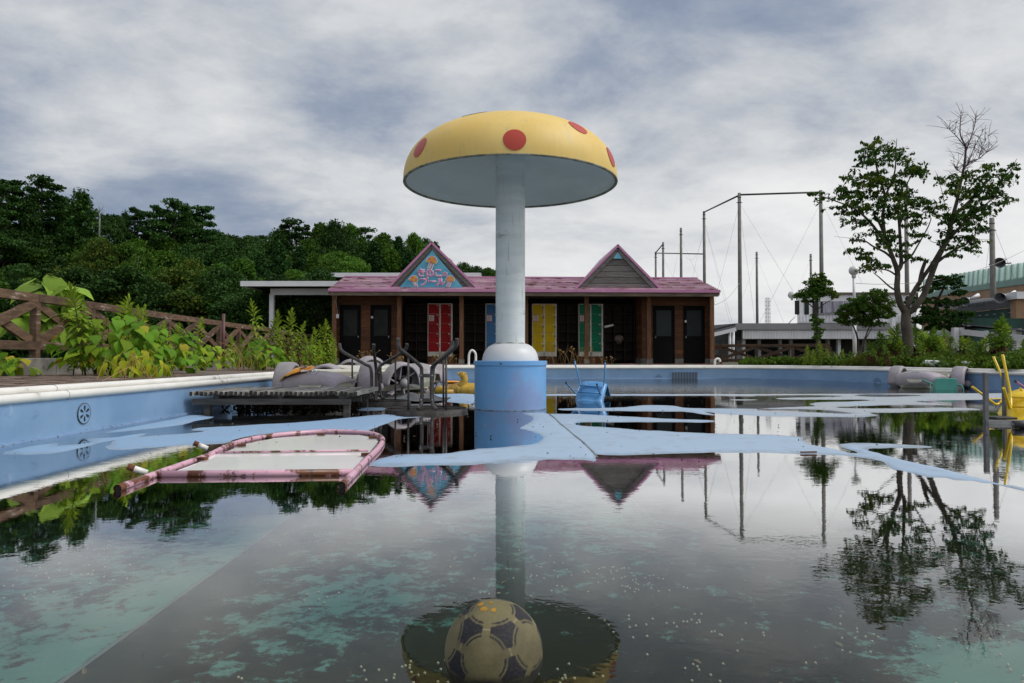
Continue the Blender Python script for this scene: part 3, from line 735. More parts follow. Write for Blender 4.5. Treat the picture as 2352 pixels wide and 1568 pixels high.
# room fronts built from horizontal boards
def boards(u0, u1, v, w0, w1, n, mat='wood_brown_h', flip=1):
    h = (w1-w0)/n
    for q in range(n):
        MB().box(u0, u1, v, v+.022, w0+q*h+.004, w0+(q+1)*h-.003).build('board', MT[mat], hut, loc=(0, rng.uniform(-.004, .004), 0))
VF = .38
def door(px0, px1, pane, lab, handle_right):
    u0, u1 = hu(px0, VF), hu(px1, VF); top = hw(703, VF)
    d = MB().box(u0, u1, VF-.015, VF+.03, .01, top).build('door', MT['door_black'], hut); d['label'] = lab
    fw = .06
    MB().box(u0-.035, u0, VF-.04, VF+.03, 0, top+.03).box(u1, u1+.035, VF-.04, VF+.03, 0, top+.03).box(u0, u1, VF-.04, VF+.03, top, top+.03).build('frame', MT['door_black'], d)
    MB().box(u0+.09, u1-.09, VF-.022, VF-.015, 1.02, top-.14).build('pane', MT['door_pane'] if pane else MT['glass_dark'], d)
    MB().box(u0+.09, u1-.09, VF-.020, VF-.015, .16, .94).build('lower_panel', MT['door_black'], d)
    MB().box(u0+.005, u1-.005, VF-.026, VF-.015, .955, 1.005).build('mid_rail', MT['door_black'], d)
    hx = u1-.05 if handle_right else u0+.05
    MB().tube([(hx, VF-.05, .93), (hx, VF-.05, 1.03)], .012, 8).ball((hx, VF-.035, .98), .028).build('handle', MT['galv'], d)
    return u0-.035, u1+.035
a0, a1 = door(784, 827, True, 'black outer changing room door with pale frosted pane', True)
b0, b1 = door(854, 897, True, 'black changing room door with frosted pane next to the red lockers', True)
c0, c1 = door(1503, 1548, False, 'black changing room door with dark panel next to the green lockers', False)
d0, d1 = door(1573, 1617, False, 'black changing room door at the corner post', False)
topd = hw(703, VF)
uA, uB = hu(917, VF), hu(1477, VF)
for (s0, s1) in ((UL, a0), (a1, b0), (b1, uA), (uB, c0), (c1, d0), (d1, UR)):
    boards(s0, s1, VF, .20, topd+.03, 12)
    MB().box(s0, s1, VF-.02, VF+.08, 0, .195).build('wall_footing', MT['concrete'], hut)
for (s0, s1) in ((UL, uA), (uB, UR)): boards(s0, s1, VF, topd+.035, 2.46, 2)
# cross walls and the back
def sideboards(u_, v0, v1, n=13, mat='wood_brown_h'):
    h = 2.30/n
    for q in range(n):
        MB().box(u_, u_+.022, v0, v1, .2+q*h*1.0, .2+(q+1)*h-.006).build('board', MT[mat], hut)
    MB().box(u_-.02, u_+.05, v0, v1, 0, .198).build('wall_footing', MT['concrete'], hut)
MT['wood_side'] = wood('wood_side', (.15,.055,.018), (.085,.030,.011), (.04,.016,.008), (6,1.2,14), 2.6, .25)
sideboards(UL-.03, .08, 4.1, mat='wood_side'); sideboards(UR+.01, .08, 4.1, mat='wood_side')
sideboards(uA, .40, 2.3, mat='wood_side'); sideboards(uB-.022, .40, 2.3, mat='wood_side')
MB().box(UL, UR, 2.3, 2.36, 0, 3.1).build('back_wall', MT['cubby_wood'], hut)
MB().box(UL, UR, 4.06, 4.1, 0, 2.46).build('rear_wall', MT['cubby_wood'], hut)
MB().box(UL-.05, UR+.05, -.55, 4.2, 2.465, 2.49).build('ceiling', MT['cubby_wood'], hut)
# roof
EV, EW, RV, RW = -.68, 2.60, 2.05, 3.34
u0r, u1r = hu(752, -.65), hu(1653, -.65)
def pink_roof():
    t = NT('pink_roof'); vec = t.coord('Object', (1, 1, 1)); st = t.coord('Object', (.6, 5, 5))
    c = t.mix(t.rng(t.noise(st, 2.2, 6), .35, .65), (.46,.29,.37), (.58,.45,.50))
    c = t.mix(t.rng(t.noise(t.coord('Object', (.8, 14, 14)), 1.5, 5), .55, .66), c, (.38,.19,.34))
    rust = t.rng(t.noise(t.coord('Object', (1, 2.6, 2.6)), 1.5, 9, .70), .52, .62)
    c = t.mix(rust, c, t.mix(t.noise(vec, 9, 4), (.20,.075,.025), (.10,.06,.045)))
    c = t.mix(t.rng(t.noise(t.coord('Object', (1.6, 6, 6)), 3.1, 6), .66, .72), c, (.30,.22,.03))
    c = t.vary(c, t.objrand(), .75, 1.2)
    return t.done(t.bsdf(c, t.rng(rust, 0, 1, .38, .8), 0, .5, t.bump(t.noise(vec, 18, 5), .25, .006)))
MT['pink_roof'] = pink_roof()
MT['pink_trim'] = pbr('pink_trim', (.52,.22,.40), (.46,.19,.36), 2.5, (1,3,3), rough=.35, bump=.05, spots=((.20,.07,.02), 3, .66, .74), spots2=((.62,.45,.52), 1.2, .6, .75))
MT['pink_bright'] = pbr('pink_bright', (.60,.13,.30), (.48,.16,.42), 1.2, (1,1,1), rough=.35, bump=.03)
roof = MB().add([(u0r,EV,EW-.03),(u1r,EV,EW-.03),(u1r,RV,RW-.03),(u0r,RV,RW-.03),(u0r,2*RV-EV,EW-.03),(u1r,2*RV-EV,EW-.03)],
                [(0,1,2,3),(3,2,5,4),(0,3,4),(1,5,2)]).build('roof', MT['pink_roof'], hut)
NS = 12
for q in range(NS):
    t0, t1 = q/NS, (q+1)/NS+.012
    va, wa = EV+(RV-EV)*t0, EW+(RW-EW)*t0+.030; vb, wb = EV+(RV-EV)*min(t1, 1), EW+(RW-EW)*min(t1, 1)
    MB().add([(u0r,va,wa),(u1r,va,wa),(u1r,vb,wb-.020),(u0r,vb,wb-.020),(u0r,va+.012,wa-.060),(u1r,va+.012,wa-.060)],
             [(0,1,2,3),(4,5,1,0),(0,3,4),(1,5,2)]).build('roof_strip', MT['pink_roof'], roof)
MB().box(u0r, u1r, RV-.09, RV+.09, RW-.01, RW+.035).build('ridge_cap', MT['pink_trim'], roof)
MB().box(u0r-.01, u1r+.01, EV-.02, EV+.02, EW-.075, EW+.012).build('eave_trim', MT['pink_trim'], roof)
MB().box(u0r+.05, u1r-.05, EV+.03, EV+.08, EW-.21, EW-.065).build('fascia', MT['wood_fascia'], hut)
for us in (u0r+.02, u1r-.02):
    MB().bar((us, EV+.05, EW-.11), (us, RV, RW-.11), .04, .13).build('barge_board', MT['wood_fascia'], hut)
# gables
GV = -.36
def gable(apx, apy, x0, x1, by, full, lab):
    ua, wa = hu(apx, GV), hw(apy, GV); ul, ur = hu(x0, GV), hu(x1, GV); wb = hw(by, GV)
    g = thing('x', 'x', 'x'); bpy.data.objects.remove(g)
    gb = MB().add([(ul+.1,GV+.05,wb+.05),(ur-.1,GV+.05,wb+.05),(ua,GV+.05,wa-.1)], [(0,1,2)]).build('gable', MT['wood_grey'], hut); gb['label'] = lab
    n = 7; hh = (wa-.12-wb)/n
    for q in range(n):
        z0, z1 = wb+q*hh, wb+(q+1)*hh-.020
        f0, f1 = (wa-.05-z0)/(wa-wb), max(.02, (wa-.05-z1)/(wa-wb))
        MB().prism([(ua+(ul-ua)*f0, z0), (ua+(ur-ua)*f0, z0), (ua+(ur-ua)*f1, z1), (ua+(ul-ua)*f1, z1)],
                   (0, GV+.045-rng.uniform(0,.004), 0), (1,0,0), (0,0,1), .02).build('gable_board', MT['wood_grey'], gb)
    for s, ue in ((-1, ul), (1, ur)):
        MB().bar((ua, GV-.005, wa-.19), (ue-s*.20, GV-.005, wb+.02), .045, .15, (0,0,1)).build('barge_board', MT['wood_grey'], gb)
        MB().bar((ua-s*.02, GV-.02, wa-.02), (ue, GV-.02, wb-.02), .09, .075, (0,0,1)).build('gable_trim', MT['pink_trim'], gb)
        # gable roof slope running back into the main roof
        vt = EV+(RV-EV)*1.0
        tback = (wb+DECK*0-EW)/(RW-EW)*(RV-EV)+EV
        MB().add([(ua,GV-.03,wa),(ue,GV-.03,wb-.02),(ue,max(GV+.1,tback),wb-.02),(ua,RV+1.55,wa)], [(0,1,2,3)] if s > 0 else [(3,2,1,0)]).build('gable_roof', MT['pink_roof'], gb, solid=.03)
    MB().box(ul+.05, ur-.05, GV-.035, GV+.02, wb-.065, wb+.03).build('flashing', MT['pink_bright'] if not full else MT['pink_trim'], gb)
    return ua, wa, wb
g1 = gable(990, 555, 890, 1096, 661, True, 'grey boarded gable carrying the blue pool sign')
g2 = gable(1419, 559, 1320, 1518, 662, False, 'grey boarded gable with a tiny blue triangle')
# tiny blue triangle of the second gable
MT['sign_blue'] = pbr('sign_blue', (.055,.30,.47), (.13,.42,.58), .9, rough=.3, bump=0, spots=((.30,.52,.62), 1.3, .56, .75))
uc, wt_ = hu(1418.5, GV), hw(577, GV)
tag(MB().prism([(-.17,-.23),(.17,-.23),(0,0)], (0,0,0), (1,0,0), (0,0,1), .01).build('vent_triangle', MT['sign_blue'], loc=Matrix.Rotation(YAW,4,'Z') @ Vector((uc, GV-.02, wt_)) + Vector(HUT_LOC), rot=(0,0,YAW)),
    'tiny light blue triangle high on the bare grey gable', 'sign')
# the sign
S = .001603
sign = thing('pool_sign', 'blue triangular sign with pink lettering and three cartoon mushrooms', 'sign',
             Matrix.Rotation(YAW,4,'Z') @ Vector((hu(990.5, GV), GV-.045, hw(660, GV))) + Vector(HUT_LOC), YAW)
MB().prism([(-700*S,0),(690*S,-.008),(8*S,815*S)], (0,0,0), (1,0,0), (0,0,1), -.02).build('board', MT['sign_blue'], sign)
MT['letter_pink'] = pbr('letter_pink', (.55,.22,.42), (.50,.20,.38), 5, rough=.4, bump=0)
MT['letter_white'] = pbr('letter_white', (.78,.72,.80), rough=.4, bump=0)
def stroke(name, polys, box, w, mats, parent, dy=0.0):
    x0, y0, x1, y1 = box
    for mat, r, y in ((mats[1], w*1.4, -.0205), (mats[0], w, -.026)):
        mb = MB()
        for pl, sm in polys:
            pts = [Vector(((x0+(x1-x0)*a-1010)*S, 0, (1165-(y1-(y1-y0)*b))*S)) for a, b in pl]
            if sm: pts = catmull(pts, 5)
            mb.tube(pts, r, 10)
            for e in (pts[0], pts[-1]): mb.ball(e, r, 10, 6)
        mb.v = [(a, b*.12+y, c) for a, b, c in mb.v]
        mb.build(name, MT[mat], parent)
NO = [([(.56,.86),(.52,.58),(.40,.26),(.24,.12),(.11,.26),(.09,.5),(.22,.77),(.5,.9),(.78,.8),(.92,.52),(.82,.24),(.60,.08)], True)]
LET = [('hiragana_ki', [([(.1,.80),(.88,.86)],False), ([(.06,.57),(.92,.63)],False), ([(.40,1.0),(.52,.72),(.70,.40)],True), ([(.24,.34),(.16,.2),(.34,.07),(.76,.08)],True)], (700,765,865,930), .0235),
       ('hiragana_no', NO, (885,775,1052,930), .0265),
       ('hiragana_ko', [([(.14,.88),(.5,.9),(.84,.86)],True), ([(.16,.44),(.08,.24),(.28,.09),(.6,.07),(.92,.1)],True)], (1078,775,1225,930), .0265),
       ('hiragana_no', NO, (1245,828,1358,925), .016),
       ('katakana_pu', [([(.06,.78),(.80,.78)],False), ([(.80,.78),(.74,.48),(.54,.22),(.22,.04)],True), ([(.86,.96),(.95,.99),(.99,.9),(.92,.84),(.85,.9),(.86,.96)],True)], (755,955,925,1130), .025),
       ('long_vowel_bar', [([(.06,.5),(.94,.5)],False)], (940,955,1105,1125), .024),
       ('katakana_ru', [([(.26,.86),(.25,.5),(.16,.22),(.04,.06)],True), ([(.58,.92),(.58,.08)],False), ([(.58,.08),(.80,.22),(.97,.46)],True)], (1120,965,1295,1125), .025)]
for nm, pl, bx_, w in LET: stroke(nm, pl, bx_, w, ('letter_pink', 'letter_white'), sign)
MT['m_yellow'] = pbr('m_yellow', (.66,.36,.012), rough=.4, bump=0)
MT['m_pink'] = pbr('m_pink', (.66,.16,.22), rough=.4, bump=0)
MT['m_stem'] = pbr('m_stem', (.46,.36,.46), (.6,.55,.62), 9, rough=.4, bump=0)
def emblem(cx, cy, w, h, sdx, sdy, spots, tilt):
    e = MB(); capp = [(-.5,-.18),(-.47,.02),(-.36,.26),(-.16,.46),(.06,.5),(.28,.40),(.44,.16),(.5,-.14),(.44,-.32),(.2,-.44),(-.1,-.40),(-.36,-.30)]
    ct, st = math.cos(R(tilt)), math.sin(R(tilt))
    def pt(a, b, k=1.0): a *= k; b *= k; return ((cx+(a*ct-b*st)*w-1010)*S, (1165-(cy-(a*st+b*ct)*h))*S)
    cp = [(v.x, v.y) for v in catmull([(a, b, 0) for a, b in capp], 3, True)]
    stem = [(-.17,.0),(.17,.0),(.21,-.5),(.16,-.95),(-.02,-1.0),(-.18,-.92),(-.2,-.5)]
    sp = [(v.x, v.y) for v in catmull([(a, b, 0) for a, b in stem], 3, True)]
    def sq(a, b, k, kk): return ((cx+sdx*(-b)+a*k*w*.9-1010)*S, (1165-(cy+h*.28+sdy*(-b)*kk))*S)
    def plate(poly, y, mat, nm): MB().prism(poly, (0,y,0), (1,0,0), (0,0,1), .0022).build(nm, MT[mat], sign)
    plate([pt(a, b, 1.16) for a, b in cp], -.0205, 'letter_white', 'emblem_halo')
    plate([sq(a, b, 1.5, 1.09) for a, b in sp], -.0212, 'letter_white', 'emblem_halo')
    plate([sq(a, b, 1.0, 1.0) for a, b in sp], -.0255, 'ink', 'emblem_outline')
    plate([sq(a, b, .78, .93) for a, b in sp], -.0285, 'm_stem', 'emblem_stem')
    plate([pt(a, b, 1.0) for a, b in cp], -.0315, 'ink', 'emblem_outline')
    plate([pt(a, b, .94) for a, b in cp], -.0345, 'm_yellow', 'emblem_cap')
    for a, b, r in spots:
        plate([pt(a+r*math.cos(t), b+r*1.25*math.sin(t)) for t in [2*math.pi*i/16 for i in range(16)]], -.0375, 'm_pink', 'emblem_spot')
emblem(1013, 570, 222, 168, -52, 150, [(-.24,.20,.13),(.25,.16,.13),(-.02,-.24,.15)], -4)
emblem(616, 985, 182, 142, 62, 120, [(-.18,.22,.14),(.27,-.02,.15),(-.22,-.26,.13)], -12)
emblem(1415, 985, 180, 142, -52, 125, [(-.22,.14,.14),(.25,.22,.13),(.05,-.24,.15)], 4)

# lockers
VL = 1.28
lockdoor = {}
def lockers(px0, cname, lab, sheet=True):
    u0 = hu(px0, VL); w = .93; w0, w1 = hw(818, VL), hw(697, VL)
    loc = Matrix.Rotation(YAW,4,'Z') @ Vector((u0, VL, w0)) + Vector(HUT_LOC)
    t = thing('locker_bank', lab, 'lockers', loc, YAW); H = w1-w0
    MB().box(0, w, .02, .45, 0, H).build('cabinet', MT['locker_white'], t, bevel=.008)
    MB().box(0, .022, 0, .02, 0, H).box(w-.06, w, 0, .02, 0, H).box(w/2-.035, w/2+.022, 0, .02, 0, H).box(.022, w-.06, 0, .0195, 0, .17).box(.022, w-.06, 0, .0195, H-.025, H).build('face_frame', MT['locker_white'], t)
    dh = (H-.195)/5
    for c, (xa, xb) in enumerate(((.024, w/2-.037), (w/2+.024, w-.062))):
        for r in range(5):
            z0 = .172+r*dh
            d = MB().box(xa, xb, -.004, .018, z0+.004, z0+dh-.004).build('locker_door', MT['locker_'+cname], t, bevel=.003)
            MB().box(xb-.10, xb-.03, -.007, -.004, z0+dh-.06, z0+dh-.035).build('number_plate', MT['paper'], d)
            lx = xb+.012
            MB().box(lx-.04, lx+.012, -.022, -.005, z0+dh*.52, z0+dh*.72).tube([(lx-.015,-.025,z0+dh*.6),(lx-.045,-.045,z0+dh*.52),(lx-.045,-.045,z0+dh*.70),(lx-.015,-.025,z0+dh*.6)], .008, 6).build('lock', MT['lock_metal'], d)
    if sheet:
        z = .172+3*dh+.06; xs = .05
        p = MB().box(xs, xs+.19, -.009, -.0055, z, z+.26).build('notice_sheet', MT['paper'], t)
        MB().box(xs, xs+.19, -.011, -.0095, z+.235, z+.26).box(xs, xs+.19, -.011, -.0095, z, z+.022).build('notice_band', MT['paper_red'], p)
        m = MB()
        for k in range(6):
            zz_ = z+.045+k*.03; m.box(xs+.02+.01*(k%2), xs+.16-.02*(k%3), -.011, -.0095, zz_, zz_+.011)
        m.build('notice_print', MT['paper_red'], p)
    return t
lk = lockers(985, 'red', 'red door locker bank with a notice sheet and a dangling cord')
m = MB().tube(catmull([(.10,-.008,1.16),(.08,-.01,.95),(.10,-.012,.78),(.19,-.012,.70),(.25,-.012,.80),(.235,-.01,.98),(.225,-.008,1.14)], 6), .006, 6); m.build('cord', MT['black_rubber'], lk)
lockers(1118, 'blue', 'blue door locker bank half hidden by the mushroom stem')
lockers(1225, 'yellow', 'yellow door locker bank right beside the mushroom stem')
lockers(1332, 'green', 'green door locker bank behind a wooden post')
def plinth(px0, px1):
    a = MB().box(hu(px0, VL), hu(px1, VL), VL+.03, VL+.45, 0, hw(818, VL)-.004).build('plinth', MT['wood_brown_h'], hut)
for a_, b_ in ((985,1042),(1118,1174),(1225,1282),(1332,1388)): plinth(a_, b_)
def cubby(px0, px1, ncol, lab):
    u0, u1 = hu(px0, VL), hu(px1, VL)
    loc = Matrix.Rotation(YAW,4,'Z') @ Vector((u0, VL+.05, 0)) + Vector(HUT_LOC)
    t = thing('cubby_shelf', lab, 'shelf', loc, YAW); w = u1-u0
    for c in range(ncol+1):
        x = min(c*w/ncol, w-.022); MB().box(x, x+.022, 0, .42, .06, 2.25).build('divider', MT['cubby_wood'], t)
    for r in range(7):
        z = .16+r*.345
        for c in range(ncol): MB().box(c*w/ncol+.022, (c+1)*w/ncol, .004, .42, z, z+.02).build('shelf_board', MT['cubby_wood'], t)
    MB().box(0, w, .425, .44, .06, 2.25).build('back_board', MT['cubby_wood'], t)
    return t
cubby(933, 984, 2, 'empty dark cubby shelf between the frosted doors and the red lockers')
cubby(1044, 1116, 3, 'empty dark cubby shelf between the red and blue lockers')
cubby(1176, 1223, 2, 'empty dark cubby shelf between the blue and yellow lockers')
cubby(1284, 1330, 2, 'empty dark cubby shelf between the yellow and green lockers')
cubby(1391, 1462, 3, 'empty dark cubby shelf beside the dark changing room doors')
# rag hanging in the last shelf, loose lamp batten, switch box
def wp(px, py, v): return Matrix.Rotation(YAW,4,'Z') @ Vector((hu(px, v), v, hw(py, v))) + Vector(HUT_LOC)
MT['rag'] = pbr('rag', (.155,.115,.09), (.085,.06,.048), 12, rough=.95, bump=.5)
pts = [(1414,775),(1418,770),(1424,768),(1432,771),(1436,776),(1435,782),(1431,780),(1430,790),(1425,788),(1422,794),(1419,786),(1418,783),(1414,781)]
vv = [wp(x, y, 1.18+.03*(i % 3)) for i, (x, y) in enumerate(pts)]
ctr = sum(vv, Vector())/len(vv)-Vector((0,.05,0))
rg = MB().add([p-ctr for p in vv]+[Vector((0,0,0))], [(i, (i+1) % len(vv), len(vv)) for i in range(len(vv))], 0, True).build('rag', MT['rag'], loc=ctr, solid=.012)
tag(rg, 'grimy grey brown rag hanging in the cubby shelf', 'rag')
a_, b_ = wp(1391, 749.5, 1.1), wp(1411, 745, 1.15)
lp = thing('light_batten', 'loose white light batten tilted above the rag', 'light fitting', a_)
MB().bar((0,0,0), b_-a_, .05, .055).build('housing', MT['white_paint'], lp)
MB().tube([Vector((0,-.02,-.04)), b_-a_+Vector((0,-.02,-.04))], .012, 8).build('tube', MT['paper'], lp)
a_ = wp(775, 727, -.08)
sb = thing('switch_box', 'small white switch box and cable on the corner post', 'switch box', a_)
MB().box(-.05,.05,-.04,.0,-.07,.08).build('box', MT['white_paint'], sb, bevel=.01)
MB().tube(catmull([(.0,-.02,.08),(-.03,-.03,.35),(-.06,-.02,.6),(.02,-.03,.78),(.10,-.03,.80)], 6), .008, 6).build('cable', MT['galv'], sb)
a_ = wp(855, 729, VF-.04)
tag(MB().box(-.035,.035,-.01,.0,-.04,.04).build('door_plate', MT['paper'], loc=a_), 'small white number plate on the second frosted door frame', 'plate')
a_ = wp(1576, 737, VF-.04)
tag(MB().box(-.035,.035,-.01,.0,-.04,.04).build('door_plate', MT['paper'], loc=a_), 'small white number plate on the dark corner door', 'plate')
# pool ladder rail and white overflow pipe on the far edge
p0 = at(1077, 840, 20.9); p1 = at(1093, 840, 20.9)
lr = thing('ladder_rail', 'white hooped ladder rail at the far pool edge', 'pool ladder', (p0.x, 20.85, .36))
w = p1.x-p0.x
MB().tube(catmull([(0,0,-.1),(0,0,.2),(.01,0,.36),(w*.3,0,.46),(w*.6,.0,.47),(w*.95,0,.38),(w,0,.2),(w,0,-.1)], 6), .035, 10).build('rail', MT['coping'], lr)
p0 = at(1643, 840, 20.9)
op = thing('overflow_pipe', 'short white bent pipe standing on the far pool edge', 'pipe', (p0.x, 20.95, .36))
MB().tube(catmull([(0,0,0),(0,0,.12),(.02,0,.19),(.08,0,.225),(.14,0,.20),(.16,0,.13)], 6), .036, 12).build('bend', MT['coping'], op)
MB().tube([(0,0,.07),(0,0,.10)], .041, 12).build('sleeve', MT['coping'], op)
# dry grass tufts before the lockers
def straw(px, py, n, h, lab, depth=24.3, spread=.35):
    b = at(px, py, depth); b.z = DECK
    mb = MB()
    for i in range(n):
        a = rng.uniform(-1, 1); x = rng.gauss(0, spread*.4); hh = h*rng.uniform(.5, 1)
        p = [Vector((x, 0, 0)), Vector((x+a*hh*.25, rng.uniform(-.05,.05), hh*.55)), Vector((x+a*hh*.7, rng.uniform(-.1,.1), hh*rng.uniform(.8,1)))]
        mb.tube(catmull(p, 3), [.004]*6+[.003], 4, caps=False)
        if rng.random() < .5: mb.ball(p[2], .02, 5, 4, sc=(1.6,.6,1))
    o = mb.build('dry_grass_tuft', MT['dry_straw'], loc=b)
    tag(o, lab, 'grass')
straw(1310, 838, 34, .75, 'tall dry straw tuft before the yellow and green lockers', spread=1.2)
straw(1200, 838, 20, .4, 'low dry straw tuft by the yellow lockers', spread=.7)
straw(1380, 838, 16, .3, 'low dry straw tuft at the foot of the green lockers', spread=.7)
straw(1020, 836, 26, .4, 'dry straw tuft below the red lockers', spread=.6)
straw(838, 836, 16, .6, 'tall dry straw tuft between the two frosted doors', spread=.4)
straw(908, 836, 22, .4, 'short dry straw tuft by the second post', spread=.3)

# ================================================================== white flat canopies behind the hut
def canopy(lab, x0, x1, y0, y1, zb, zt, posts, beam=True):
    t = thing('flat_canopy', lab, 'canopy', (x0, y0, .3))
    b = Vector((x0, y0, .3))
    def B(a0, a1, b0, b1, c0, c1): return MB().box(a0-b.x, a1-b.x, b0-b.y, b1-b.y, c0-b.z, c1-b.z)
    B(x0, x1, y0, y0+.06, zb, zt).build('fascia', MT['grey_clad'] if False else MT['white_clad'], t)
    B(x0, x0+.06, y0+.06, y1, zb, zt).build('side_fascia', MT['white_clad'], t)
    B(x0+.06, x1, y0+.06, y1, zb+.06, zt-.02).build('roof_deck', MT['dark_metal'], t)
    if beam: B(x0+.95, x1, y0+.75, y0+.9, zb-.28, zb-.02).build('front_beam', MT['white_clad'], t)
    n = 4
    for i in range(n):
        yy = y0+1.2+(y1-y0-1.6)*i/(n-1)
        B(x0+.9, x1, yy, yy+.10, zb-.10, zb+.05).build('purlin', MT['grey_clad'], t)
    for (px_, py_) in posts: B(px_-.09, px_+.09, py_-.09, py_+.09, .3, zb-.25).build('post', MT['white_clad'], t)
    B(x0+1.0, x0+1.14, y0+.9, y1-.3, zb-.20, zb-.03).build('side_beam', MT['white_clad'], t)
canopy('low white flat canopy with slim posts left of the hut', at(552,650,28).x, -6.0, 28, 35.5, at(0,657,28).z, at(0,645,28).z, ((-9.95, 28.85), (-10.0, 34.8)))
canopy('upper white flat canopy roof showing behind the hut gable', at(745,630,36).x, at(1105,630,36).x, 36, 42, at(0,636,36).z, at(0,626,36).z, ((-8.5, 37), (-2.5, 37)), False)

# ================================================================== crossed timber fences
def cross_fence(lab, A, Bp, zbot, ztop, nbay, mat, wd=.10, pole=None, hrail=.12):
    A, Bp = Vector(A), Vector(Bp); t = thing('timber_fence', lab, 'fence', (A.x, A.y, 0))
    d = Bp-A; L = d.length; dr = d.normalized(); nn = Vector((-dr.y, dr.x, 0))
    def pt(s, z, off=0.0): return dr*s+nn*off+Vector((0,0,z))
    up = Vector((0,0,1)); bay = L/nbay
    for i in range(nbay):
        s0, s1 = i*bay, (i+1)*bay
        dz = rng.uniform(-.006, .006)
        MB().bar(pt(s0+.004, ztop-hrail/2+dz), pt(s1-.004, ztop-hrail/2+dz), wd, hrail, up).build('top_rail', MT[mat], t, bevel=.006)
        MB().bar(pt(s0+.004, zbot+hrail/2), pt(s1-.004, zbot+hrail/2), wd, hrail, up).build('bottom_rail', MT[mat], t, bevel=.006)
        MB().bar(pt(s0+.06, zbot+hrail+.01, -.022), pt(s1-.06, ztop-hrail-.01, -.022), .045, .125, up).build('brace', MT[mat], t)
        MB().bar(pt(s0+.06, ztop-hrail-.01, .022), pt(s1-.06, zbot+hrail+.01, .022), .045, .125, up).build('brace', MT[mat], t)
    for i in range(nbay+1):
        MB().bar(pt(i*bay, zbot-.25), pt(i*bay, ztop-hrail-.003), .10, .10, dr).build('post', MT[mat], t, bevel=.005)
    return t
FA, FB = Vector((-6.62, 7.0, 0)), Vector((-7.9, 27.5, 0))
cross_fence('weathered brown timber fence with crossed braces along the deck', FA, FB, .73, 1.53, 14, 'wood_fence')
pp = FA+(FB-FA)*.46; pp = at(513, 800, 15.2)
tag(MB().tube([(0,0,0),(0,0,1.22)], .035, 10).build('steel_pole', pbr('maroon_pole', (.10,.035,.035), (.07,.028,.026), 8, rough=.5), loc=(at(513,800,15.4).x, 15.4, DECK-.02)), 'short maroon steel pole leaning on the long timber fence', 'pole')
# concrete kerb blocks under the fence
for i in range(20):
    s = (i+.5)/20; p = FA+(FB-FA)*s
    if i in (6, 11): continue
    l = (FB-FA).length/20
    o = MB().box(-.11,.11,-l/2+.008,l/2-.008,-.1,.24).build('kerb_block', MT['concrete'], bevel=.012, loc=(p.x+.12, p.y, DECK-.02+rng.uniform(-.02,.02)), rot=(0,0,math.atan2(-(FB-FA).x, (FB-FA).y)))
    tag(o, 'mossy concrete kerb block, %s from the near end under the long timber fence' % nth(i+1), 'kerb block', 'kerb blocks along the long fence')
# fence on the far side
F2A, F2B = at(1640, 800, 29.0), at(1906, 800, 28.0)
cross_fence('dark timber fence with crossed braces beside the hut corner', (F2A.x-1.2, 29.0, 0), (F2B.x, 28.0, 0), .45, 1.17, 4, 'wood_fence_dark', .10)

# ================================================================== foliage tools
def leaf_quads(C, size, up=.35, elong=1.9, droop=.35, rs=None, fold=.0):
    """one pointed leaf (a quad) at each centre; returns verts, quads"""
    r = rs or nr; n = len(C)
    sz = size*(r.uniform(.65, 1.35, n))[:, None]
    d = r.normal(size=(n, 3)); d[:, 2] -= droop; d /= np.linalg.norm(d, axis=1)[:, None]
    k = r.normal(size=(n, 3)); k[:, 2] += up*4; k /= np.linalg.norm(k, axis=1)[:, None]
    s = np.cross(d, k); s /= (np.linalg.norm(s, axis=1)[:, None]+1e-9)
    nrm = np.cross(s, d)
    a = C-d*sz*elong*.5; b = C+d*sz*elong*.5-nrm*sz*.15; m = C-d*sz*.05
    l = m+s*sz*.5+nrm*sz*.12; q = m-s*sz*.5+nrm*sz*.12
    V = np.stack([a, l, b, q], 1).reshape(-1, 3)
    F = np.arange(n*4).reshape(n, 4)
    return V, F
def blob_points(c, rad, n, shell=.55, flat=1.0, rs=None):
    r = rs or nr
    v = r.normal(size=(n, 3)); v /= np.linalg.norm(v, axis=1)[:, None]
    q = (shell+(1-shell)*r.random(n))[:, None]
    return np.array(c)+v*q*np.array(rad)
def leaf_mesh(name, clumps, size, mat, **kw):
    """clumps: (centre, (rx,ry,rz), count)"""
    P = np.concatenate([blob_points(c, rd, n) for c, rd, n in clumps])
    V, F = leaf_quads(P, size, **kw)
    return np_mesh(name, V, F, [mat], False)
def branch_mesh(name, paths, mat):
    mb = MB()
    for pts, r0, r1, n in paths:
        p = catmull(pts, 4) if len(pts) > 2 else [Vector(q) for q in pts]
        k = len(p); mb.tube(p, [r0+(r1-r0)*i/(k-1) for i in range(k)], n, caps=False)
    return mb.mesh(name, mat)

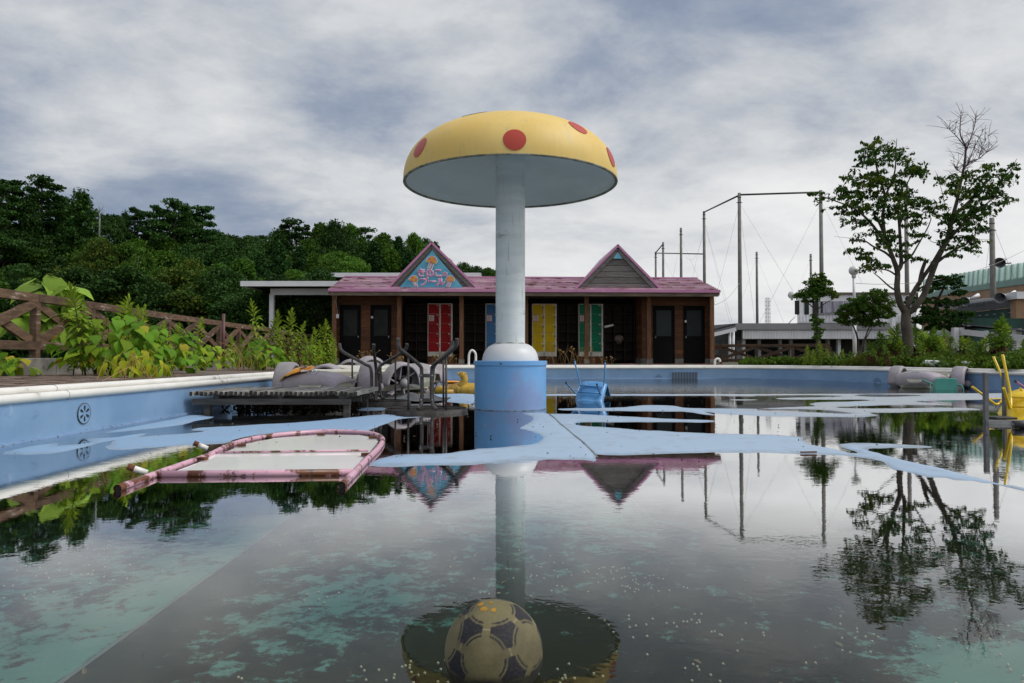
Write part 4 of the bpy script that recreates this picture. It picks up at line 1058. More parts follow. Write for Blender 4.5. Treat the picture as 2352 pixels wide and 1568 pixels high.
# ================================================================== the wooded hillside
LM = {}
LM['dark'] = leafmat('leaf_dark', (.016,.054,.012), (.050,.110,.020), None, .22)
LM['mid'] = leafmat('leaf_mid', (.042,.115,.013), (.10,.19,.024), None, .25)
LM['cedar'] = leafmat('leaf_cedar', (.020,.070,.019), (.050,.122,.028), None, .15)
LM['olive'] = leafmat('leaf_olive', (.048,.10,.013), (.09,.15,.022), (.14,.16,.02), .25)
LM['vine'] = leafmat('leaf_vine', (.040,.105,.012), (.075,.165,.020), None, .28)
def broadleaf(name, seed, H, W, mat, nclump=34, per=210, size=.17, layered=False):
    r = random.Random(seed); cl = []; br = [([(0,0,-1.5),(r.uniform(-.2,.2),0,H*.3),(r.uniform(-.3,.3),r.uniform(-.3,.3),H*.75)], H*.022, H*.008, 7)]
    for i in range(nclump):
        t = r.random()**.8; h = H*(.22+.78*t)
        env = W*.5*(math.sin(math.pi*min(1, .18+.80*t))**.6)*(1.0 if t < .8 else (1-t)/.2*.8+.2)
        a = r.uniform(0, 2*math.pi); q = env*math.sqrt(r.uniform(.15, 1))
        s = W*r.uniform(.07, .155)
        rz = s*(.32 if layered else .75)
        c = (q*math.cos(a), q*math.sin(a), h-rz*.5)
        cl.append((c, (s, s, rz), int(per*2.0*(s/(W*.12))**2)))
        if i % 3 == 0: br.append(([(0,0,h*.55),(c[0]*.5,c[1]*.5,h*.8),c], H*.008, H*.002, 4))
    return (branch_mesh(name+'_trunk', br, MT['bark_dark']), leaf_mesh(name+'_crown', cl, size, mat, up=.5, elong=1.6))
def pine(name, seed, H, W, mat, size=.15):
    r = random.Random(seed); cl = []; lean_ = r.uniform(-.5,.5); br = [([(0,0,-1.5),(lean_*.3,0,H*.5),(lean_,0,H*.97)], H*.016, H*.004, 7)]
    for i in range(30):
        t = i/29; h = H*(.34+.64*t); a = i*2.4+r.uniform(-.5,.5)
        L = W*.5*(1-.72*t)*r.uniform(.45, 1.1)
        x, y = lean_*t+L*math.cos(a), L*math.sin(a); z = h+L*.12
        br.append(([(lean_*t,0,h-.2),(x*.6,y*.6,z),(x,y,z)], .06*(1.1-t), .02, 4))
        for q in (.45, .75, 1.0):
            s = W*r.uniform(.055,.10)*(1.15-.4*t); cl.append(((lean_*t+L*q*math.cos(a)+r.gauss(0,.15), L*q*math.sin(a)+r.gauss(0,.15), z+r.uniform(0,.25)), (s*1.25, s*1.25, s*.55), int(85*r.uniform(.6,1.3))))
    cl.append(((lean_,0,H*.98), (W*.06,W*.06,H*.03), 60))
    return (branch_mesh(name+'_trunk', br, MT['bark_dark']), leaf_mesh(name+'_crown', cl, size, mat, up=.6, elong=1.5))
def cedar(name, seed, H, W, mat, size=.15, per=150):
    r = random.Random(seed); cl = []; br = [([(0,0,-1.5),(0,0,H*.5),(0,0,H*.98)], H*.02, H*.003, 7)]
    n = 58
    for i in range(n):
        t = (i+.5)/n; h = H*(.16+.84*t)
        env = W*.5*((1-t)**.72)*(1 if t > .1 else .8)*r.uniform(.75, 1.12); a = i*2.4+r.uniform(-.4,.4)
        for q, s in ((.9, .085), (.5, .11)):
            ss = W*s*r.uniform(.8, 1.35)*(1.15-t*.45)
            cl.append(((env*q*math.cos(a), env*q*math.sin(a), h-env*q*.15), (ss, ss, ss*1.0), int(per*(.6+(1-t)))))
    cl.append(((0,0,H*.98), (W*.05,W*.05,H*.035), 60))
    return (branch_mesh(name+'_trunk', br, MT['bark_dark']), leaf_mesh(name+'_crown', cl, size, mat, up=.6, elong=1.5))
PT = {'p0': pine('pine_a', 11, 12, 7, LM['dark']), 'p1': pine('pine_b', 12, 12, 6, LM['cedar']),
 'b0': broadleaf('broad_a', 1, 10, 9, LM['dark'], 74, 110), 'b1': broadleaf('broad_b', 2, 10, 8, LM['mid'], 70, 110),
 'b2': broadleaf('broad_c', 3, 10, 10, LM['olive'], 74, 110), 'l0': broadleaf('layered_a', 4, 10, 10, LM['dark'], 64, 105, .17, True),
 'l1': broadleaf('layered_b', 5, 10, 11, LM['mid'], 62, 110, .16, True), 'c0': cedar('cedar_a', 6, 12, 5.6, LM['cedar']),
 'c1': cedar('cedar_b', 7, 12, 6.6, LM['dark']), 'c2': cedar('cedar_c', 8, 10, 5.4, LM['mid'], .14), 'v0': broadleaf('vine_a', 9, 6, 4.4, LM['vine'], 44, 150, .13)}
KIND = {'p0': ('pine_tree','irregular dark pine in the wooded hillside'), 'p1': ('pine_tree','slim ragged pine in the wooded hillside'),'b0': ('broadleaf_tree','dark rounded broadleaf tree in the wooded hillside'), 'b1': ('broadleaf_tree','mid green bushy broadleaf tree in the wooded hillside'),
        'b2': ('broadleaf_tree','olive yellow tinged broadleaf tree in the wooded hillside'), 'l0': ('layered_tree','dark tree with flat layered boughs in the wooded hillside'),
        'l1': ('layered_tree','brighter tree with flat layered boughs in the wooded hillside'), 'c0': ('cedar_tree','bluish green pointed cedar in the wooded hillside'),
        'c1': ('cedar_tree','dark pointed conifer in the wooded hillside'), 'c2': ('cedar_tree','fresh green pointed conifer in the wooded hillside'),
        'v0': ('vine_shrub','vine covered shrub column in the wooded hillside')}
HT = {'p0':12,'p1':12,'b0':10,'b1':10,'b2':10,'l0':10,'l1':10,'c0':12,'c1':12,'c2':10,'v0':6}
def hill_z(x, y): return .3+max(0, (y-34)*.085)+max(0, (-x-14)*.06)
ROWS = {}
def forest(px, py, D, kind, wide=1.0, row='skyline'):
    top = at(px, py, D); g = hill_z(top.x, D)-.4; h = max(1.5, top.z-g); s = h/HT[kind]
    nm, l0 = KIND[kind]
    t = thing(nm, l0, 'tree', (top.x, D, g), rng.uniform(0, 6.28), 'trees of the wooded hillside'); ROWS.setdefault(row, []).append((px, t))
    t.scale = (s*wide, s*wide, s)
    obj('trunk', PT[kind][0], t); obj('crown', PT[kind][1], t)
W_ = [ # skyline first
 (5,428,44,'p0',1.0),(22,418,46,'p1',1.2),(95,414,46,'p0',1.1),(70,452,45,'c1',.8),(128,446,47,'p1',1.0),(150,462,50,'c1',.8),(188,446,46,'c1',1.1),(232,492,52,'p1',.9),
 (262,492,48,'l0',.6),(288,494,50,'c1',.7),(316,482,49,'p1',.9),(342,490,52,'p0',.8),(366,478,50,'p1',.9),(400,466,50,'p0',1.1),(424,474,52,'b0',.4),(466,477,52,'p1',1.1),(445,496,52,'p1',.8),(495,530,56,'l0',.8),
 (535,540,58,'l0',.8),(575,541,60,'l0',.7),(605,544,62,'p0',.8),(640,530,58,'b0',.8),(672,508,58,'p0',1.1),(702,522,60,'p1',.9),(735,517,58,'b1',.7),(775,513,58,'b0',.75),(805,520,60,'b1',.7),(838,526,60,'p0',.8),
 (880,541,60,'b1',.8),(915,548,58,'c0',1.0),(950,540,60,'b1',.6),(975,552,62,'b0',.7),(1000,560,64,'c0',1.0),(1062,606,66,'b0',.9),(1090,614,66,'b0',1.0),(1120,618,68,'b1',1.0),(1142,622,68,'c1',1.3)]
for a_ in W_: forest(*a_)
for i in range(15):                                                     # second row
    px = -20+i*66+rng.uniform(-12, 12); py = 530+.075*max(0, px)+rng.uniform(-14, 18)
    forest(px, py, 43+px*.012+rng.uniform(-2, 2), rng.choice(['b0','l0','b0','l1','b2','c0','b1']), .95, 'middle')
for px, py, D, k_, w_ in ((230,555,41,'b2',.8),(330,575,40,'b1',.7),(290,560,42,'l1',.7),(440,600,38,'b2',.8),(505,612,36,'v0',1.0),(560,600,38,'v0',1.0),(598,585,42,'c0',1.0),(640,560,44,'c0',1.1),(690,570,45,'c0',1.1),
                         (720,585,44,'c2',1.0),(760,600,42,'l1',.8),(810,590,43,'l1',.9),(860,560,46,'c0',1.2),(900,575,46,'c2',1.1),(940,580,46,'c0',1.1),(680,620,40,'l1',.8),(740,625,40,'b1',.8)):
    forest(px, py, D, k_, w_, 'inner')
for i in range(15):                                                     # low front row
    px = -25+i*55+rng.uniform(-15, 15); py = 640+rng.uniform(-25, 40)
    forest(px, py, 33+rng.uniform(-3, 3), rng.choice(['b0','b0','v0','b1','b2']), rng.uniform(1.0, 1.4), 'front')
for row, lst in ROWS.items():
    lst.sort(key=lambda a: a[0])
    for i, (px, t) in enumerate(lst):
        t['label'] = t['label'].replace(' in the wooded hillside', '')+', %s from left, %s row of the wooded hillside' % (nth(i+1), row)
# bare stems
for px, y0, y1, D, lab in ((307,610,672,39.5,'pale dead tree trunk standing in the dark hillside'), (228,480,520,45,'bare leafless treetop on the hillside skyline')):
    b = at(px, y1, D); h = at(px, y0, D).z-b.z; mb = MB().tube([(0,0,-2),(0.02,0,h*.5),(0,0,h)], [.06,.05,.02], 6)
    for i in range(9):
        z = h*rng.uniform(.2,.9); a = rng.uniform(-1,1); mb.tube([(0,0,z),(a*.35,rng.uniform(-.2,.2),z+.35),(a*.5,0,z+.75)], [.018,.012,.006], 4)
    t = thing('dead_tree', lab, 'dead tree', b); mb.build('trunk', MT['galv'], t)
# hill behind the trunks
xs = np.linspace(-95, 4, 50); ys = np.linspace(34, 110, 28); HX, HYY = np.meshgrid(xs, ys)
HZ = .28+np.maximum(0, (HYY-37)*.16)+np.maximum(0, (-HX-12)*.12)*(HYY > 36)+vnoise(HX, HYY, .25, 21)*1.2*(HYY > 36)
HZ = np.minimum(HZ, 7.5)*np.clip((2-HX)/14, 0, 1)*np.clip((HYY-33)/4, 0, 1)+.2
V = np.stack([HX.ravel(), HYY.ravel(), HZ.ravel()], 1); idx = np.arange(HX.size).reshape(HX.shape)
F = np.stack([idx[:-1,:-1].ravel(), idx[:-1,1:].ravel(), idx[1:,1:].ravel(), idx[1:,:-1].ravel()], 1)
MT['hill'] = pbr('hill', (.020,.028,.010), (.035,.045,.014), .8, rough=.95, bump=1, bscale=4, bdist=.2)
tag(obj('hillside', np_mesh('hillside', V, F, [MT['hill']])), 'shaded slope under the hillside trees', kind='structure')
# undergrowth that closes the foot of the wood
P = []
for i in range(150):
    x = nr.uniform(-26, -8.6) if i % 3 else nr.uniform(-40, -14); y = nr.uniform(29, 38)
    s = nr.uniform(.6, 1.3); P.append(((x, y, .4+s*.7), (s, s, s*.9), 150))
tag(obj('undergrowth', leaf_mesh('undergrowth', P, .20, LM['dark'], up=.4, elong=1.5)), 'dark undergrowth along the foot of the wooded hillside', 'undergrowth', kind='stuff')

# ================================================================== garden plants
GM = {}
GM['weed'] = leafmat('leaf_weed', (.19,.29,.022), (.26,.37,.032), (.29,.31,.02), .4)
GM['weed_dark'] = leafmat('leaf_weed_dark', (.080,.160,.016), (.130,.225,.024), (.16,.17,.02), .3)
GM['weed_brown'] = leafmat('leaf_weed_brown', (.085,.042,.022), (.13,.075,.035), None, .2)
GM['broad'] = leafmat('leaf_broad', (.085,.215,.014), (.145,.295,.022), None, .35, .45, (.34,.27,.03))
GM['broad_light'] = leafmat('leaf_broad_light', (.19,.33,.022), (.27,.40,.028), (.30,.35,.03), .4, .45, (.42,.33,.03))
GM['paulownia'] = leafmat('leaf_paulownia', (.22,.37,.045), (.28,.44,.06), None, .4, .45, (.30,.38,.05))
GM['yellow'] = leafmat('leaf_yellow', (.30,.37,.018), (.40,.41,.022), None, .35)
GM['topiary'] = leafmat('leaf_topiary', (.045,.105,.016), (.085,.165,.022), (.11,.15,.02), .25, .4)
GM['pine'] = leafmat('leaf_pine', (.028,.085,.014), (.050,.125,.018), None, .2)
GM['zelkova'] = leafmat('leaf_zelkova', (.026,.080,.014), (.070,.150,.020), (.13,.19,.012), .35, .4)
def goldenrod(name, seed, mat, n=95, brown=False, H=1.0):
    r = random.Random(seed); st = MB(); V = []; F = []; VB = []; FB_ = []
    bend = r.uniform(-.2,.2)
    def axis(z): return Vector((bend*z*z, .5*bend*z*z, z))
    st.tube([axis(0), axis(.35), axis(.7), axis(1.0)], [.011,.009,.006,.003], 5)
    for i in range(n):
        t = (i+.5)/n; z = .12+.86*t; a = i*2.399+r.uniform(-.3,.3)
        L = (.17 if t < .75 else .17-.42*(t-.75))*r.uniform(.8,1.2); w = L*.15
        el = R(r.uniform(-5,25)) if t < .72 else R(25+(t-.72)*190*r.uniform(.8,1.1))
        d = Vector((math.cos(a)*math.cos(el), math.sin(a)*math.cos(el), math.sin(el))); s = Vector((-math.sin(a), math.cos(a), 0))
        p = axis(z); tip = p+d*L-Vector((0,0,L*(.30 if t < .7 else .08))); m = p+d*L*.55+Vector((0,0,.012))
        vv, ff = (VB, FB_) if (brown and t < .52) else (V, F)
        if brown and t < .52: tip = p+d*L*.5-Vector((0,0,L*.75)); m = p+d*L*.4-Vector((0,0,L*.25))
        o = len(vv); vv += [p, m+s*w, tip, m-s*w]; ff.append((o, o+1, o+2, o+3))
    q = MB().add(V, F, 0); res = [('stem', st.mesh(name+'_stem', MT['weed_stem'])), ('foliage', q.mesh(name+'_foliage', mat))]
    if brown: res.append(('withered_foliage', MB().add(VB, FB_, 0).mesh(name+'_withered', GM['weed_brown'])))
    return res
GP = [goldenrod('goldenrod_a', 1, GM['weed']), goldenrod('goldenrod_d', 21, GM['weed'], 70), goldenrod('goldenrod_e', 22, GM['weed'], 60, True), goldenrod('goldenrod_b', 2, GM['weed'], 80), goldenrod('goldenrod_c', 3, GM['weed'], 110)]
GB = [goldenrod('tall_weed_a', 4, GM['weed_dark'], 120, True), goldenrod('tall_weed_b', 5, GM['weed_dark'], 100, True), goldenrod('tall_weed_c', 6, GM['weed'], 110, True)]
def plant(protos, p, h, lab, group, w=1.0, nm='goldenrod'):
    t = thing(nm, lab, 'plant', p, rng.uniform(0, 6.28), group)
    t.scale = (h*w, h*w, h)
    t.rotation_euler = (rng.gauss(0,.10), rng.gauss(0,.10), rng.uniform(0,6.28))
    for n_, me in rng.choice(protos): obj(n_, me, t)
# along the long fence (picture column, picture row of its tip, distance)
GOLD = sorted(((200,655,8.9),(192,720,8.8),(170,735,9.0),(222,730,9.1),(285,680,10.2),(296,705,10.3),(320,705,10.6),(332,700,10.8),(310,720,10.4),(375,738,11.6),(398,745,11.8),(418,742,12.4),(455,732,13.8),(240,745,9.6),(350,760,11.2),
                  (610,735,14.0),(648,715,14.0),(655,712,14.4),(662,718,14.2),(640,745,13.6),(672,735,14.8),(700,770,15.2),(688,760,14.6),(712,778,15.4),(725,770,15.6),(740,752,16.8),(748,735,17.2),(757,745,17.4),(765,768,18),(735,785,15.6),(770,780,17.6),(602,690,15.8),(545,790,14.8),(560,775,15.0),(535,770,14.5)))
for gi, (px, py, D) in enumerate(GOLD):
    tip = at(px, py, D); x = tip.x
    plant(GP, (x, D, DECK-.03), max(.25, tip.z-DECK+.03), 'yellow green goldenrod, %s from the left along the long timber fence' % nth(gi+1), 'goldenrods along the long fence', rng.uniform(.8, 1.05))
# heart-leaf shrubs: every leaf is a piece of its own
def heart(name, L, mat, lobes=True, cup=.22, droop=.35, ang=.35):
    o = [(0,0),(.30,-.10),(.50,.12),(.52,.36),(.36,.62),(.16,.86),(0,1.08)] if lobes else [(0,0),(.14,.10),(.19,.35),(.16,.62),(.07,.85),(0,1.0)]
    vs = []; fs = []
    for x, y in o:
        z = -droop*y*y*.9
        for s in (-1, 0, 1): vs.append((s*x*L, y*L, (z+cup*abs(s)*x*(.6+.6*y)-ang*abs(s)*x*x)*L))
    for i in range(len(o)-1):
        a = i*3; b = a+3
        fs += [(a, a+1, b+1, b), (a+1, a+2, b+2, b+1)]
    me = MB().add(vs, fs, 0, True).mesh(name, mat); return me
HB = [heart('leaf', .15, GM['broad'], True, .25, .35), heart('leaf', .13, GM['broad'], True, .1, .6), heart('leaf', .14, GM['broad_light'], True, .3, .45)]
HL = [heart('leaf', .12, GM['broad_light'], True, .25, .45), heart('leaf', .10, GM['broad_light'], True, .1, .6), heart('leaf', .11, GM['broad'], True, .2, .4)]
HY_ = [heart('leaf', .17, GM['yellow'], False, .3, .7), heart('leaf', .14, GM['yellow'], False, .2, .9), heart('leaf', .13, GM['broad_light'], False, .2, .6)]
HP = [heart('leaf', .36, GM['paulownia'], True, .25, .4, .5), heart('leaf', .30, GM['paulownia'], True, .1, .8, .7), heart('leaf', .40, GM['paulownia'], True, .35, .2, .4)]
def shrub(nm, lab, base, ext, n, leaves, h0=.08, dome=.6, pitch=(-60, -15), stems=9, face=None):
    """EXT: half width along x, half width along y, height"""
    t = thing(nm, lab, 'shrub', base); sm = MB(); tips = []
    for i in range(stems):
        a = 2*math.pi*i/stems+rng.uniform(-.3,.3); q = rng.uniform(.3, .9)
        e = Vector((ext[0]*q*math.cos(a), ext[1]*q*math.sin(a), ext[2]*rng.uniform(.6,.95)*(1-.35*q)))
        sm.tube(catmull([(0,0,0), e*.5+Vector((0,0,.08)), e], 4), [.010-.0008*k for k in range(9)], 5)
    sm.build('stem', MT['weed_stem'], t)
    for i in range(n):
        a = rng.uniform(0, 2*math.pi); q = math.sqrt(rng.uniform(.12, 1)); z = rng.random()
        if face is not None and rng.random() < .6: a = face+rng.gauss(0, .8)
        hmax = ext[2]*(1-dome*q*q)
        p = Vector((ext[0]*q*math.cos(a), ext[1]*q*math.sin(a), h0+(hmax-h0)*(z**.7)))
        az = a-math.pi/2+rng.gauss(0, .55)
        o = obj('leaf', rng.choice(leaves), t, loc=p, rot=(R(rng.uniform(*pitch)), rng.gauss(0, .25), az))
        s = rng.uniform(.7, 1.25); o.scale = (s, s, s)
    return t
D_ = lambda x, y: (x, y, DECK-.02)
shrub('broadleaf_shrub', 'large dark green heart-leaved shrub nearest along the long fence', D_(-5.35, 9.3), (.75, .6, 1.02), 150, HB, face=-1.1)
shrub('broadleaf_shrub', 'dark heart-leaved shrub hugging the fence behind the yellowish sapling', D_(-5.35, 10.6), (.62, .55, .95), 105, HB, face=-1.1)
shrub('broadleaf_shrub', 'low spreading light green shrub beside the maroon pole', D_(-5.95, 13.4), (.85, .6, .58), 150, HL, face=-1.1)
shrub('broadleaf_shrub', 'light green heart-leaved shrub with straw behind the wooden pier', D_(-4.75, 13.3), (.42, .45, .74), 75, HB, face=-1.1)
shrub('broadleaf_shrub', 'small green shrub between the straw and the stacked pedal boats', D_(-5.2, 14.2), (.45, .4, .5), 50, HL, face=-1.1)
shrub('broadleaf_shrub', 'bright leafy shrub by the hut corner', D_(-4.95, 17.2), (.5, .5, .62), 70, HL, face=-1.1)
shrub('broadleaf_shrub', 'little shrub at the picture edge before the bare kerb', D_(-6.45, 9.0), (.28, .3, .34), 32, HL, face=-1.1)
shrub('yellow_sapling', 'yellow green drooping sapling hanging over the white pool edge', D_(-4.55, 8.35), (.42, .32, .38), 62, HY_, face=-1.2, pitch=(-75, -20))
shrub('large_leaf_sapling', 'pale sapling with huge leaves towering behind the timber fence', (-7.35, 10.9, .45), (.62, .5, 1.62), 44, HP, h0=.75, pitch=(-70, 0), stems=6, face=-1.0)
# straw among them
for px, py, n, h, lab in ((560,850,26,.6,'dry straw bent over the deck behind the pier'), (300,872,12,.35,'thin dry straw on the deck by the yellowish sapling'), (690,840,30,.45,'dry brownish grass behind the stacked boats')):
    b = on(px, py, DECK); mb = MB()
    for i in range(n):
        a = rng.uniform(-1, 1); x = rng.gauss(0, .2); hh = h*rng.uniform(.5, 1)
        mb.tube(catmull([(x,rng.gauss(0,.15),0),(x+a*hh*.25,0,hh*.6),(x+a*hh*.8,0,hh*.85)], 3), .0035, 4, caps=False)
    tag(mb.build('dry_grass_tuft', MT['dry_straw'], loc=b), lab, 'grass')

# ================================================================== things lying in the pool
# --- ball
def make_ball():
    r = .0965; c = at(1134, 1480, 1.385); c.z = .043
    t = thing('football', 'old dirty football with dark curved triangles half sunk in the near water', 'ball', c)
    nu, nv = 256, 128
    th = np.linspace(0, 2*np.pi, nu, endpoint=False); ph = np.linspace(-np.pi/2+.004, np.pi/2-.004, nv)
    TH, PH = np.meshgrid(th, ph); D = np.stack([np.cos(PH)*np.cos(TH), np.cos(PH)*np.sin(TH), np.sin(PH)], -1).reshape(-1, 3)
    g = (1+5**.5)/2
    ico = np.array([(0,a,b*g) for a in (-1,1) for b in (-1,1)]+[(a,b*g,0) for a in (-1,1) for b in (-1,1)]+[(b*g,0,a) for a in (-1,1) for b in (-1,1)], float)
    ico /= np.linalg.norm(ico[0])
    dod = [(a,b,c_) for a in (-1,1) for b in (-1,1) for c_ in (-1,1)]+[(a/g,0,b*g) for a in (-1,1) for b in (-1,1)]+[(b*g,a/g,0) for a in (-1,1) for b in (-1,1)]+[(0,b*g,a/g) for a in (-1,1) for b in (-1,1)]
    dod = np.array(dod, float); dod /= np.linalg.norm(dod[0])
    # turn the ball so that two neighbouring triangles look at the camera
    vd = (c-Vector((0,0,CAMZ))).normalized(); rt_ = vd.cross(Vector((0,0,1))).normalized(); u_p = rt_.cross(vd)
    TA = rt_*-.478+u_p*.387-vd*.788; TB = rt_*.183+u_p*.327-vd*.927
    nb = int(np.argsort(-(dod @ dod[0]))[1])
    def fr3(a, b): a = Vector(a).normalized(); n_ = a.cross(Vector(b)).normalized(); return Matrix((a, n_.cross(a), n_)).transposed()
    M = np.array(fr3(TA, TB) @ fr3(dod[0], dod[nb]).transposed())
    ico = ico @ M.T; dod = dod @ M.T
    di = np.degrees(np.arccos(np.clip(D @ ico.T, -1, 1))); dd = np.degrees(np.arccos(np.clip(D @ dod.T, -1, 1)))
    s_i = np.sort(di, 1); a = s_i[:, 0]; b = dd.min(1)
    def ss(x, lo, hi): q = np.clip((x-lo)/(hi-lo), 0, 1); return q*q*(3-2*q)
    tri = ss(a, 27.6, 28.2)*ss(17.0-b, 0, .8)
    band = ss(a, 23.4, 24.0)*ss(26.2-a, 0, .6)*ss(18.2-b, 0, .8)
    dark = np.maximum(tri, band)
    # panel joints: hexagon/pentagon edges
    seam = np.exp(-((a-20.9)/.7)**2)*0+np.exp(-(np.abs(s_i[:, 1]-s_i[:, 0])/1.1)**2)*(a > 21)
    idx = np.arange(nu*nv).reshape(nv, nu); nx = np.roll(idx, -1, 1)
    F = np.stack([idx[:-1].ravel(), nx[:-1].ravel(), nx[1:].ravel(), idx[1:].ravel()], 1)
    V = D*(r*(1-.006*seam))[:, None]
    m = NT('football_skin'); vec = m.coord('Object')
    da = m.n('ShaderNodeAttribute', attribute_name='print').outputs['Fac']; se = m.n('ShaderNodeAttribute', attribute_name='seam').outputs['Fac']
    n1 = m.noise(vec, 16, 6); n2 = m.noise(vec, 190, 4, .7); n3 = m.noise(vec, 34, 5)
    base = m.mix(m.rng(n1, .35, .68), (.145,.128,.062), (.085,.075,.038))
    base = m.mix(m.rng(n2, .46, .66, 0, .6), base, (.11,.098,.06))
    base = m.mix(m.math('MULTIPLY', se, .8), base, (.27,.24,.14))
    pr_ = m.mix(m.rng(n2, .5, .66), (.014,.014,.020), (.035,.033,.033))
    c_ = m.mix(da, base, pr_)
    c_ = m.mix(m.rng(n3, .72, .76), c_, (.20,.12,.03))
    c_ = m.mix(m.rng(m.noise(vec, 22, 5), .69, .74), c_, (.045,.035,.02))
    sp = m.n('ShaderNodeSeparateXYZ'); m.l(vec, sp.inputs[0])
    wetf = m.rng(m.math('ADD', sp.outputs[2], m.math('MULTIPLY', m.math('SUBTRACT', n1, .5), .03)), -.024, -.006, 1, 0)
    c_ = m.mix(m.math('MULTIPLY', wetf, .9), c_, (.016,.016,.012))
    mt = m.done(m.bsdf(c_, .72, 0, .35, m.bump(n2, .5, .0012)))
    o = obj('skin', np_mesh('football_skin', V, F, [mt], True, {'print': dark, 'seam': seam}), t)
    # torn panel edge and lichen
    for px, py, rr in ((1111,1398,.0075),(1133,1400,.006),(1104,1388,.008),(1128,1384,.005)):
        d = at(px, py, 1.4); d = (d-Vector((0,0,CAMZ))).normalized()
        oc = Vector((0,0,CAMZ))-c; bq = oc.dot(d); cc = oc.dot(oc)-r*r; dq = bq*bq-cc
        if dq > 0:
            p = oc+d*(-bq-math.sqrt(dq)); n_ = p.normalized()
            ex = n_.orthogonal().normalized(); ey = n_.cross(ex)
            k = 14; vs = [n_*(r+.0012)]+[(n_*r+(ex*math.cos(6.283*i/k)+ey*math.sin(6.283*i/k))*rr*rng.uniform(.7,1.15)).normalized()*(r+.0005) for i in range(k)]
            MB().add(vs, [(0, 1+i, 1+(i+1) % k) for i in range(k)], 0, True).build('lichen', MT['lichen'], t)
    tear = []
    for i in range(8):
        d = (at(1073+i*3.0, 1398-i*2.2, 1.4)-Vector((0,0,CAMZ))).normalized(); oc = Vector((0,0,CAMZ))-c; bq = oc.dot(d); dq = bq*bq-(oc.dot(oc)-r*r)
        if dq > 0: tear.append((oc+d*(-bq-math.sqrt(dq)))*1.004)
    if len(tear) > 2: MB().tube(tear, [.001+.0022*math.sin(math.pi*i/(len(tear)-1)) for i in range(len(tear))], 6).build('tear', MT['dark_void'], t)
MT['lichen'] = pbr('lichen', (.36,.20,.02), (.27,.14,.015), 60, rough=.9)
make_ball()

# --- pink tubular frame with white board, lying in the shallows
fr_pts = [(270,1122),(365,1086),(480,1046),(540,1018),(620,1001),(740,991),(830,993),(868,1000),(879,1012),(866,1034),(840,1058),(785,1115)]
FP = [on(x, y, .013) for x, y in fr_pts]; fc = Vector((-1.4, 4.4, 0))
frm = thing('sign_frame', 'rusty pink tubular arch frame with white board lying in the water', 'frame', fc)
loc_ = [p-fc for p in FP]
path = loc_[:3]+catmull(loc_[2:-2], 5)[1:-1]+loc_[-2:]
hoop = MB().tube(path, .0185, 14, caps=False).build('hoop', MT['pink_tube'], frm)
ca, cb = on(368, 1089, .013)-fc, on(812, 1085, .013)-fc
MB().tube([ca, cb], .0190, 14).build('cross_tube', MT['pink_tube'], frm)
for e, q in ((path[0], path[1]), (path[-1], path[-2])):
    d = (q-e).normalized(); MB().tube([e+d*.004, e+d*.035], .015, 14).build('tube_bore', MT['dark_void'], hoop)
    MB().tube([e-d*.003, e+d*.05], .0191, 14, caps=False).build('rusty_end', MT['rust'], hoop)
ba, bb = on(480, 1039, .020)-fc, on(846, 1034, .020)-fc
MB().tube([ba, bb], .007, 8).build('stiffener_bar', MT['pink_tube'], frm)
brd = [on(x, y, .010)-fc for x, y in ((402,1082),(455,1062),(520,1037),(560,1020),(630,1006),(740,998),(825,999),(862,1006),(868,1014),(850,1036),(812,1078))]
half = []
def board_piece(pts, nm): 
    mb = MB(); n = len(pts); mb.add(pts+[p-Vector((0,0,.008)) for p in pts], [tuple(reversed(range(n))), tuple(range(n, 2*n))]+[(i, (i+1) % n, n+(i+1) % n, n+i) for i in range(n)])
    mb.build(nm, MT['wet_panel'], frm)
sL, sR = on(500, 1041.5, .010)-fc, on(846, 1037, .010)-fc
board_piece([brd[0], brd[1], sL+Vector((-.01,-.012,0)), sR+Vector((0,-.012,0)), brd[-1]], 'lower_board')
board_piece([sL, brd[2], brd[3], brd[4], brd[5], brd[6], brd[7], brd[8], brd[9], sR], 'upper_board')
for x, y in ((465,1053),(555,1022),(738,997),(856,1004),(840,1043)):
    p = on(x, y, .024)-fc; MB().box(-.028,.028,-.018,.018,-.008,.008).build('clip', MT['rust'], frm, loc=p, rot=(0,0,rng.uniform(-.4,.4)))
for (x0, y0, x1, y1) in ((294,1071,338,1086),(446,1017,477,1030)):
    a_ = on(x0, y0, .060)-fc; b_ = on(x1, y1, .020)-fc
    MB().tube([a_, b_], .016, 10).build('white_peg', MT['white_rust_tube'], frm)
    MB().tube([a_+(a_-b_).normalized()*.002, a_-(a_-b_).normalized()*.03], .0172, 10).build('peg_end', MT['rust'], frm)

